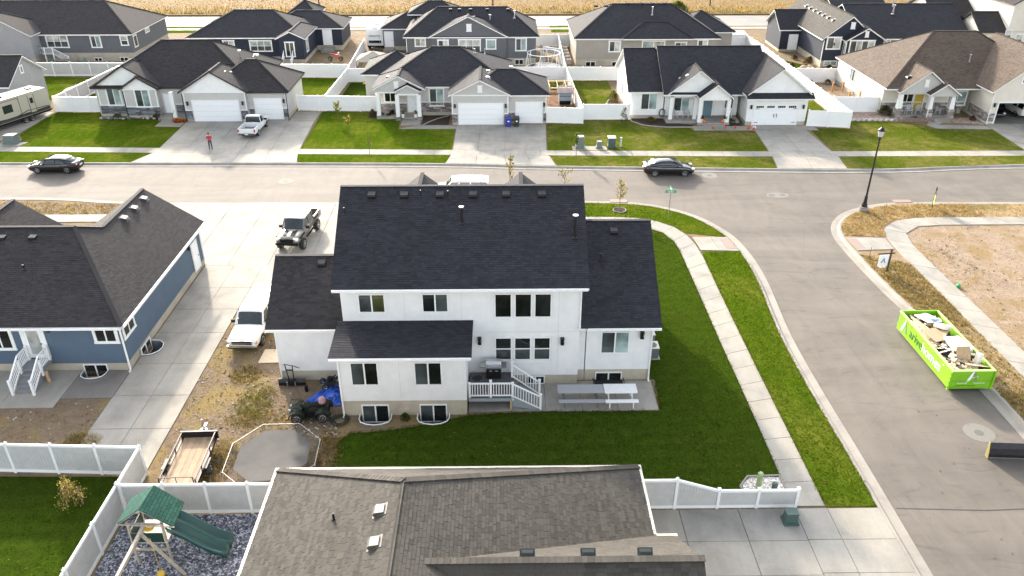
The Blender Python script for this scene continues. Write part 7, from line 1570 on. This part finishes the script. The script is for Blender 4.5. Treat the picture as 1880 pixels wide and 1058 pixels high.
for i,(x,y,w) in enumerate(((41.6,111.6,.9),(42.9,111.4,1.2),(44.2,111.6,.8),(45.2,111.5,.7),(42.5,112.6,1.1),(43.4,112.9,1.0))): single('boulder',MB().ball((x,y,.25),w*.55,0,8,6,(1,.8,.6)),plain('tan_boulder',(.42,.31,.22),.9,var=.2),('leftmost tan boulder in the rock garden above the white fence','largest tan boulder in the front row of the rock garden','third tan boulder from the left in the rock garden front row','rightmost tan boulder in the rock garden front row','left boulder of the rear row in the rock garden','right boulder of the rear row in the rock garden')[i],'boulder','boulders in the rock garden',smooth=True)
shr('dark green bush in front of the far field road',33.5,157.5,2.2,1200,[LG,LO],1.8,.3)
rk_=MB(); rn=random.Random(8)
for i in range(34): rk_.ball((rn.uniform(-46.3,-39.3),rn.uniform(90.2,90.5),.12),rn.uniform(.1,.22),rn.randrange(2),6,4,(1.2,.9,.7))
struct('bed_rocks',rk_,[plain('dark_rock',(.10,.10,.11),.85,var=.3),plain('pale_rock',(0,0,0))],kind='stuff')
rk_=MB()
for i in range(26): a=i/26; rk_.ball((39.6+a*5.5,88.6+.25*math.sin(i*2.1),.12),rn.uniform(.12,.25),0,6,4,(1.3,.9,.6))
struct('bed_rocks',rk_,plain('pale_rock',(0,0,0)),kind='stuff')
stw=MB()
for i in range(7):
    for j in range(2): stw.box(45.2+i*.55+.02+(j*.2),45.2+(i+1)*.55-.02+(j*.2),88.05,88.35,.02+j*.22,.23+j*.22)
single('stone_planter',stw,plain('planter_stone',(.20,.14,.12),.9,var=.25),'low brown block planter wall in front of the stone porch','planter')
# pumpkins / orange blooms
bush('flower_pot','bright orange flower cluster beside the steps of the white-trim house',(-36.9,89.0),.5,650,[ORG,ORG,LR],.35,'flowers',.12,stems=False,z=.05); bush('flower_pot','second orange flower cluster closest to the garage corner',(-36.2,89.0),.42,500,[ORG,ORG,LR],.35,'flowers',.12,stems=False,z=.05)
def pot(lb,x,y,z,col,mats,r=.18):
    T=Thing('potted_plant',lb,'potted plant',(x,y,z)); T.l('pot',MB().cyl(0,0,0,.4,r*.75,12,r2=r),col); mb=MB(); rn=random.Random(int(x*50))
    for i in range(120): a=rn.uniform(0,6.28); q=rn.random()*r*1.3; p=Vector((q*math.cos(a),q*math.sin(a),.4+rn.random()*.35)); s=.09; mb.add([p,p+Vector((s,0,.03)),p+Vector((s*.5,s,.05))],[(0,1,2)],rn.randrange(len(mats)))
    T.l('foliage',mb,mats)
pot('yellow potted plant left of the columned entry path',-11.3,89.55,.33,PWHT,[LY,LG]); pot('yellow potted plant right of the columned entry path',-9.85,89.55,.33,PWHT,[LY,LG]); pot('white pot with dark plant left of the farmhouse steps',22.45,87.4,.28,PWHT,[LD,LR]); pot('white pot with dark plant right of the farmhouse steps',25.1,87.4,.28,PWHT,[LD,LR])
for i,(x,lb) in enumerate(((22.75,'orange pumpkin left of the farmhouse steps'),(24.8,'orange pumpkin right of the farmhouse steps'))):
    T=Thing('pumpkin',lb,'pumpkin',(x,87.1+.1,.28)); T.l('rind',MB().ball((0,0,.17),.22,0,12,8,(1,1,.8)),plain('pumpkin_orange',(.6,.14,.02),.5),smooth=True); T.l('stem',MB().cyl(0,0,.33,.42,.03,6),BARK)
for i,(x,y,m) in enumerate(((23.2,85.0,RED),(24.6,85.05,RED),(25.7,85.1,RED),(27.2,85.0,RED),(27.0,84.8,RED),(28.0,84.6,RED))):
    T=Thing('lawn_ornament',('leftmost red ornament along the farmhouse walk','second red ornament from the left along the farmhouse walk','third red ornament from the left along the farmhouse walk','red ornament fourth from the left along the farmhouse walk','red ornament touching the fourth one, slightly nearer the camera','rightmost red ornament beside the white one')[i],'ornament',(min(x,27.6),y-.05,.03),0,'red ornaments along the farmhouse walk'); T.l('stake',MB().tube([(0,0,0),(0,0,.3)],.012,4),STEEL); T.l('figure',MB().ball((0,0,.42),.14,0,8,6,(1,.5,1.2)),m)
T=Thing('lawn_ornament','white and red ornament nearest the farmhouse garage','ornament',(27.75,84.9,.03)); T.l('stake',MB().tube([(0,0,0),(0,0,.3)],.012,4),STEEL); T.l('figure',MB().ball((0,0,.45),.2,0,8,6,(1,.6,1.1)),PWHT); T.l('hat',MB().cyl(0,0,.6,.7,.12,8,r2=.03),RED)
# porch chairs
def chair(lb,x,y,z,rz,mat,g=None):
    T=Thing('porch_chair',lb,'chair',(x,y,z),rz,g)
    for i in range(5): link('back_slat',MB().box(-.24+i*.1,-.16+i*.1,.22,.25,.42,1.0-abs(i-2)*.05).mesh('back_slat',mat),T.o)
    T.l('seat',MB().box(-.27,.27,-.25,.24,.38,.42),mat)
    for s in (-1,1): T.l('arm',MB().box(s*.32-.05,s*.32+.05,-.28,.26,.6,.63),mat); T.l('leg',MB().box(s*.3-.03,s*.3+.03,-.26,-.2,0,.6).box(s*.3-.03,s*.3+.03,.2,.26,0,.6),mat)
GCH=plain('grey_chair',(.45,.44,.46),.6)
chair('grey slatted chair leftmost on the stone porch',46.3,90.2,.35,.5,GCH); chair('grey slatted chair second from left on the stone porch',47.2,90.3,.35,0,GCH); chair('grey slatted chair left of the stone entry column',48.3,90.3,.35,-.2,GCH); chair('grey slatted chair right of the stone entry column, facing left',50.6,90.2,.35,.9,GCH)
chair('grey chair on the left end of the farmhouse porch',19.7,89.2,.3,.5,GCH); chair('grey chair beside the first on the farmhouse left porch',21.1,89.2,.3,-.5,GCH); chair('white chair on the farmhouse right porch',26.0,89.3,.3,-.2,PWHT)
hr=MB().tube([(18.4+.33*math.cos(a*PI/10),89.6,.75+.42*math.sin(a*PI/10)) for a in range(20)],.06,5,closed=True); single('hose_reel',hr,RUB,'black hose loop hanging on the white farmhouse wall','hose')
# ---------------- far yard things ----------------
gz=Thing('gazebo','square gazebo with pale fabric roof behind the white back fence','gazebo',(-17.5,110.8,0)); c0=(-17.5,110.9,3.15); cr=[(-19.6,108.9,2.25),(-15.2,108.9,2.25),(-15.2,112.9,2.25),(-19.6,112.9,2.25)]; FAB=plain('tan_canvas',(.33,.30,.25),.9); FAB2=plain('tan_canvas_dark',(.48,.43,.35),.9)
for i in range(4): gz.w('canopy',MB().add([cr[i],cr[(i+1)%4],c0,tuple(Vector(cr[i])-Vector((0,0,.18))),tuple(Vector(cr[(i+1)%4])-Vector((0,0,.18)))],[(0,1,2),(3,4,1,0)]),FAB)
for x,y,_ in cr: gz.w('post',MB().box(x*.97-.52-.06,x*.97-.52+.06,y+(.15 if y<110 else -.15)-.06,y+(.15 if y<110 else -.15)+.06,0,2.2),WOODG)
tb=Thing('outdoor_table','dark outdoor table under the gazebo','table',(-17.4,110.4,0)); tb.l('tabletop',MB().box(-1,1,-.5,.5,.7,.75),WOODG)
for x in (-.85,.85):
    for y in (-.4,.4): tb.l('leg',MB().box(x-.04,x+.04,y-.04,y+.04,0,.7),WOODG)
tt=Thing('hoop_trampoline','round trampoline with white curved hoop poles behind the fence','trampoline',(5.8,111.2,0)); R0=2.3
tt.l('frame',MB().tube([(R0*math.cos(a*PI/14),R0*math.sin(a*PI/14),.85) for a in range(28)],.05,6,closed=True),PWHT); tt.l('mat',MB().cyl(0,0,.83,.86,R0-.25,28),BLACK); tt.l('hoop',MB().tube([(R0*.98*math.cos(a*PI/14),R0*.98*math.sin(a*PI/14),2.75) for a in range(28)],.05,6,closed=True),PWHT)
for k in range(6):
    a=k*PI/3+.3; 
    for d in (-.12,.12): tt.l('pole',MB().tube([(R0*math.cos(a+d),R0*math.sin(a+d),0),(R0*1.12*math.cos(a+d*.8),R0*1.12*math.sin(a+d*.8),1.4),(R0*math.cos(a),R0*math.sin(a),2.75)],.04,5),PWHT)
    tt.l('leg',MB().tube([(R0*math.cos(a),R0*math.sin(a),.85),(R0*math.cos(a),R0*math.sin(a),0)],.04,5),PWHT)
pg=Thing('grey_playhouse','dark grey slanted play frame behind the hoop trampoline','play frame',(7.2,117.5,0)); pg.l('panel',MB().sheet([(-1.6,-1,1.9),(1.6,-1,1.2),(1.6,1.2,1.5),(-1.6,1.2,2.2)],-.08,0),SLATE); pg.l('frame',MB().bar((-1.5,-1,0),(-1.5,-1,1.9),.1).bar((1.5,-1,0),(1.5,-1,1.2),.1).bar((-1.2,-1,2.4),(1.4,-1,2.1),.1).bar((-1.2,-1,0),(-1.2,-1,2.4),.1).bar((1.4,-1,0),(1.4,-1,2.1),.1).bar((0,-1,0),(.6,-1,2.2),.08),PWHT)
cc=Thing('chicken_coop','pale blue chicken coop with grey roof in the fenced side yard','coop',(7.7,96.2,0)); cc.l('wall',MB().box(-.75,.75,-.7,.7,.5,1.5),plain('coop_blue',(.30,.38,.42),.6)); cc.l('roof',MB().sheet([(-1,-1,1.5),(1,-1,1.5),(1,.9,1.95),(-1,.9,1.95)],-.05,.02),plain('coop_roof',(.16,.14,.16),.8)); cc.l('run',MB().box(-.7,.7,-.66,.66,.05,.5),GRILL); cc.l('post',MB().box(-.8,-.7,-.75,-.65,0,1.5).box(.7,.8,-.75,-.65,0,1.5),PWHT); cc.l('batten',MB().box(-.75,.75,-.73,-.7,1.0,1.12),plain('coop_dark_blue',(.1,.18,.22),.6))
pgo=Thing('garden_pergola','raw timber pergola frame in the vegetable yard beside the beige house','pergola',(7.3,97.5,0)); pf=MB()
for x in (-1.5,1.4):
    for y in (-1.6,1.6): pf.box(x-.05,x+.05,y-.05,y+.05,0,1.95)
for y in (-1.6,1.6): pf.box(-1.7,1.6,y-.05,y+.05,1.9,2.02)
for x in (-1.5,-.5,.5,1.4): pf.box(x-.03,x+.03,-1.7,1.7,2.03,2.12)
pgo.l('frame',pf,WOODP)
for i,(y,lb) in enumerate(((100.5,'nearest raised timber bed in the coop yard'),(103.8,'second raised timber bed behind the pergola'))): single('raised_bed',MB().box(6.0,8.2,y,y+.1,0,.35).box(6.0,8.2,y+1.4,y+1.5,0,.35).box(6.0,6.1,y+.1,y+1.4,0,.35).box(8.1,8.2,y+.1,y+1.4,0,.35).box(6.1,8.1,y+.1,y+1.4,0,.25,1),[WOOD,SOIL],lb,'raised bed')
for i in range(5): single('paver_stack','grey concrete paver stacks along the taupe house side yard',MB() and [plain('paver',(.40,.35,.30),.85)],None,None) if False else single('paver_stack',MB().box(9.3,10.1,116.2+i*2.0,117.4+i*2.0,.0,.5).box(9.35,10.05,116.25+i*2,117.35+i*2,.5,.62),plain('paver',(.40,.35,.30),.85),('nearest pale paver stack beside the taupe house','second nearest pale paver stack beside the taupe house','middle pale paver stack of five beside the taupe house','fourth pale paver stack from the camera beside the taupe house','farthest pale paver stack beside the taupe house')[i],'pavers','paver stacks beside the taupe house')
sh=Thing('storage_shed','small white vinyl storage shed right of the taupe house','shed',(37.0,128.0,0)); sh.l('wall',MB().box(-1.1,1.1,-.9,.9,0,1.9),VINYL); sh.l('roof',MB().sheet([(-1.2,-1,1.9),(1.2,-1,1.9),(1.2,1,2.1),(-1.2,1,2.1)],-.04,.02),PWHT); sh.l('door',MB().box(-.5,.0,-.93,-.9,.1,1.8).box(.02,.5,-.93,-.9,.1,1.8),VINYL)
db=Thing('dirt_bike','red dirt bike standing in the yard below the navy house','motorbike',(-24.3,118.6,0)); db.l('body',MB().obox((0,0,.85),(1.2,.16,.22)).obox((.35,0,.65),(.4,.18,.3)),RED); db.l('seat',MB().obox((-.35,0,1.0),(.7,.2,.08)),GRILL); db.l('fork',MB().bar((.6,0,1.15),(.85,0,.35),.06).tube([(.55,-.35,1.2),(.55,.35,1.2)],.025,5),STEEL); t_,r_=wheel_mesh(.34,.1)
for x in (.85,-.7): link('rim',r_,link('wheel',t_,db.o,(x,0,.34)))
pt=Thing('patio_table','dark patio table with green chairs below the slate house','table',(-62.3,116.8,0)); pt.l('tabletop',MB().box(-1.6,1.6,-.5,.5,.7,.76),WOODG)
for x in (-1.4,1.4):
    for y in (-.4,.4): pt.l('leg',MB().box(x-.04,x+.04,y-.04,y+.04,0,.7),WOODG)
GCH2=plain('green_chair',(.12,.25,.2),.6); chair('green chair left of the patio table below the slate house',-64.6,116.9,0,1.57,GCH2); chair('green chair right of the patio table below the slate house',-60.0,116.9,0,-1.57,GCH2)
single('round_pad',MB().cyl(-53.4,103.5,0,.06,3.0,32),[CONC],'round concrete pad in the lawn behind the camper','pad')
single('blue_cover',MB().ball((-47.6,96.0,.6),1.0,0,10,8,(1.1,.9,1.1)),plain('blue_cover',(.03,.12,.42),.5),'blue covered object behind the white fence beside the pale grey house','cover')
single('green_ball',MB().ball((32.4,49.3,.15),.16,0,12,8),plain('ball_green',(.03,.3,.12),.4),'small green ball at the sidewalk edge on the dirt lot','ball',smooth=True)
single('black_pipe',MB().tube([(40.2,51.1,.06),(47,49.3,.06)],.07,8),RUB,'long black pipe lying on the dirt lot','pipe')
single('marker_rod',MB().tube([(27.9,53.9,0),(27.9,53.9,1.0)],.02,5),plain('rust_rod',(.18,.07,.03),.7),'thin rusty marker rod near the corner ramp','rod')
single('valve_cover',MB().cyl(28.3,52.6,.02,.06,.28,18).cyl(28.3,52.6,.06,.07,.14,14,1),[PWHT,UTILG],'round white valve cover on the dry grass by the ramp','cover')
for i,(x,y) in enumerate(((-34.9,160.7),(-1.6,162),(40.9,163))):
    T=Thing('utility_pole',('dark utility pole in the field above the navy house roof','dark utility pole in the field above the charcoal gabled house','dark utility pole in the field right of the taupe house roof')[i],'pole',(x,y,0),0,'utility poles in the far field'); T.l('pole',MB().cyl(0,0,0,8,.13,8),plain('dark_pole',(.06,.035,.03),.8)); T.l('crossarm',MB().box(-1,1,-.06,.06,7.2,7.35),plain('dark_pole',(0,0,0)))
bb=Thing('green_banner','green banner sign with white emblem at the field edge','sign',(92.3,158.5,0),0); bb.l('post',MB().box(-1.5,-1.38,-.06,.06,0,3.2).box(1.38,1.5,-.06,.06,0,3.2),BLACK); bb.l('panel',MB().box(-1.38,1.38,-.03,.03,.2,3.1),plain('banner_green',(.06,.34,.02),.5)); bb.l('emblem',MB().bar((-.6,-.04,1.5),(.5,-.04,1.6),.02,.16).bar((.1,-.04,.6),(-.1,-.04,1.5),.02,.2,up=(1,0,0)).bar((0,-.04,1.5),(.35,-.04,2.1),.02,.2,up=(1,0,0)),WPR)
suv('white van parked on the back road behind the navy house roof',(-44.9,150.6,-.1),0,PWHT,5.4,'parked_van')

gf=Thing('garden_fence','low garden fence of orange timber posts and wire behind the left tan house fence','fence',(41.8,98,0))
for i,(x,y) in enumerate(((39.6,96.2),(42.6,96.4),(44.0,96.6),(39.4,100.5),(42.2,100.8),(43.6,101.0))): gf.w('post',MB().box(x-.09,x+.09,y-.09,y+.09,0,1.25),plain('orange_timber',(.42,.20,.07),.8))
gw=MB()
for z in (.3,.7,1.15): gw.tube([(39.6,96.2,z),(42.6,96.4,z),(44.0,96.6,z),(43.6,101.0,z),(42.2,100.8,z),(39.4,100.5,z),(39.6,96.2,z)],.02,4)
gf.w('wire',gw,WOODG)
shr('dark rounded shrub at the back of the fenced garden bed',40.6,104.3,.6,300,[LD,LR],.6,.14); shr('brown rounded shrub right of the dark one in the fenced garden bed',43.0,104.6,.6,300,[LR,LD],.6,.14)

# litter, leaves and grit that break up the clean ground
lf=MB(); rn=random.Random(21)
for poly,n in ((mainlawn,260),(park2,200),([(-18,31),(-9,31),(-9,34.6),(-13,38.5),(-14.4,46),(-17.9,44)],240),([(19,12),(27,12),(26.5,60),(19.5,60)],200)):
    xs=[p[0] for p in poly]; ys=[p[1] for p in poly]; c=0
    while c<n:
        x=rn.uniform(min(xs),max(xs)); y=rn.uniform(min(ys),max(ys))
        if not inpoly(x,y,poly): continue
        c+=1; s=rn.uniform(.025,.06); a=rn.uniform(0,6.28); z=-.125 if poly[0]==(19,12) else .075
        lf.add([(x+s*math.cos(a+k*PI/2),y+s*math.sin(a+k*PI/2)*.6,z+(.012 if k%2 else 0)) for k in range(4)],[(0,1,2,3)],rn.randrange(2))
struct('fallen_leaves',lf,[LBY,LR],kind='stuff')
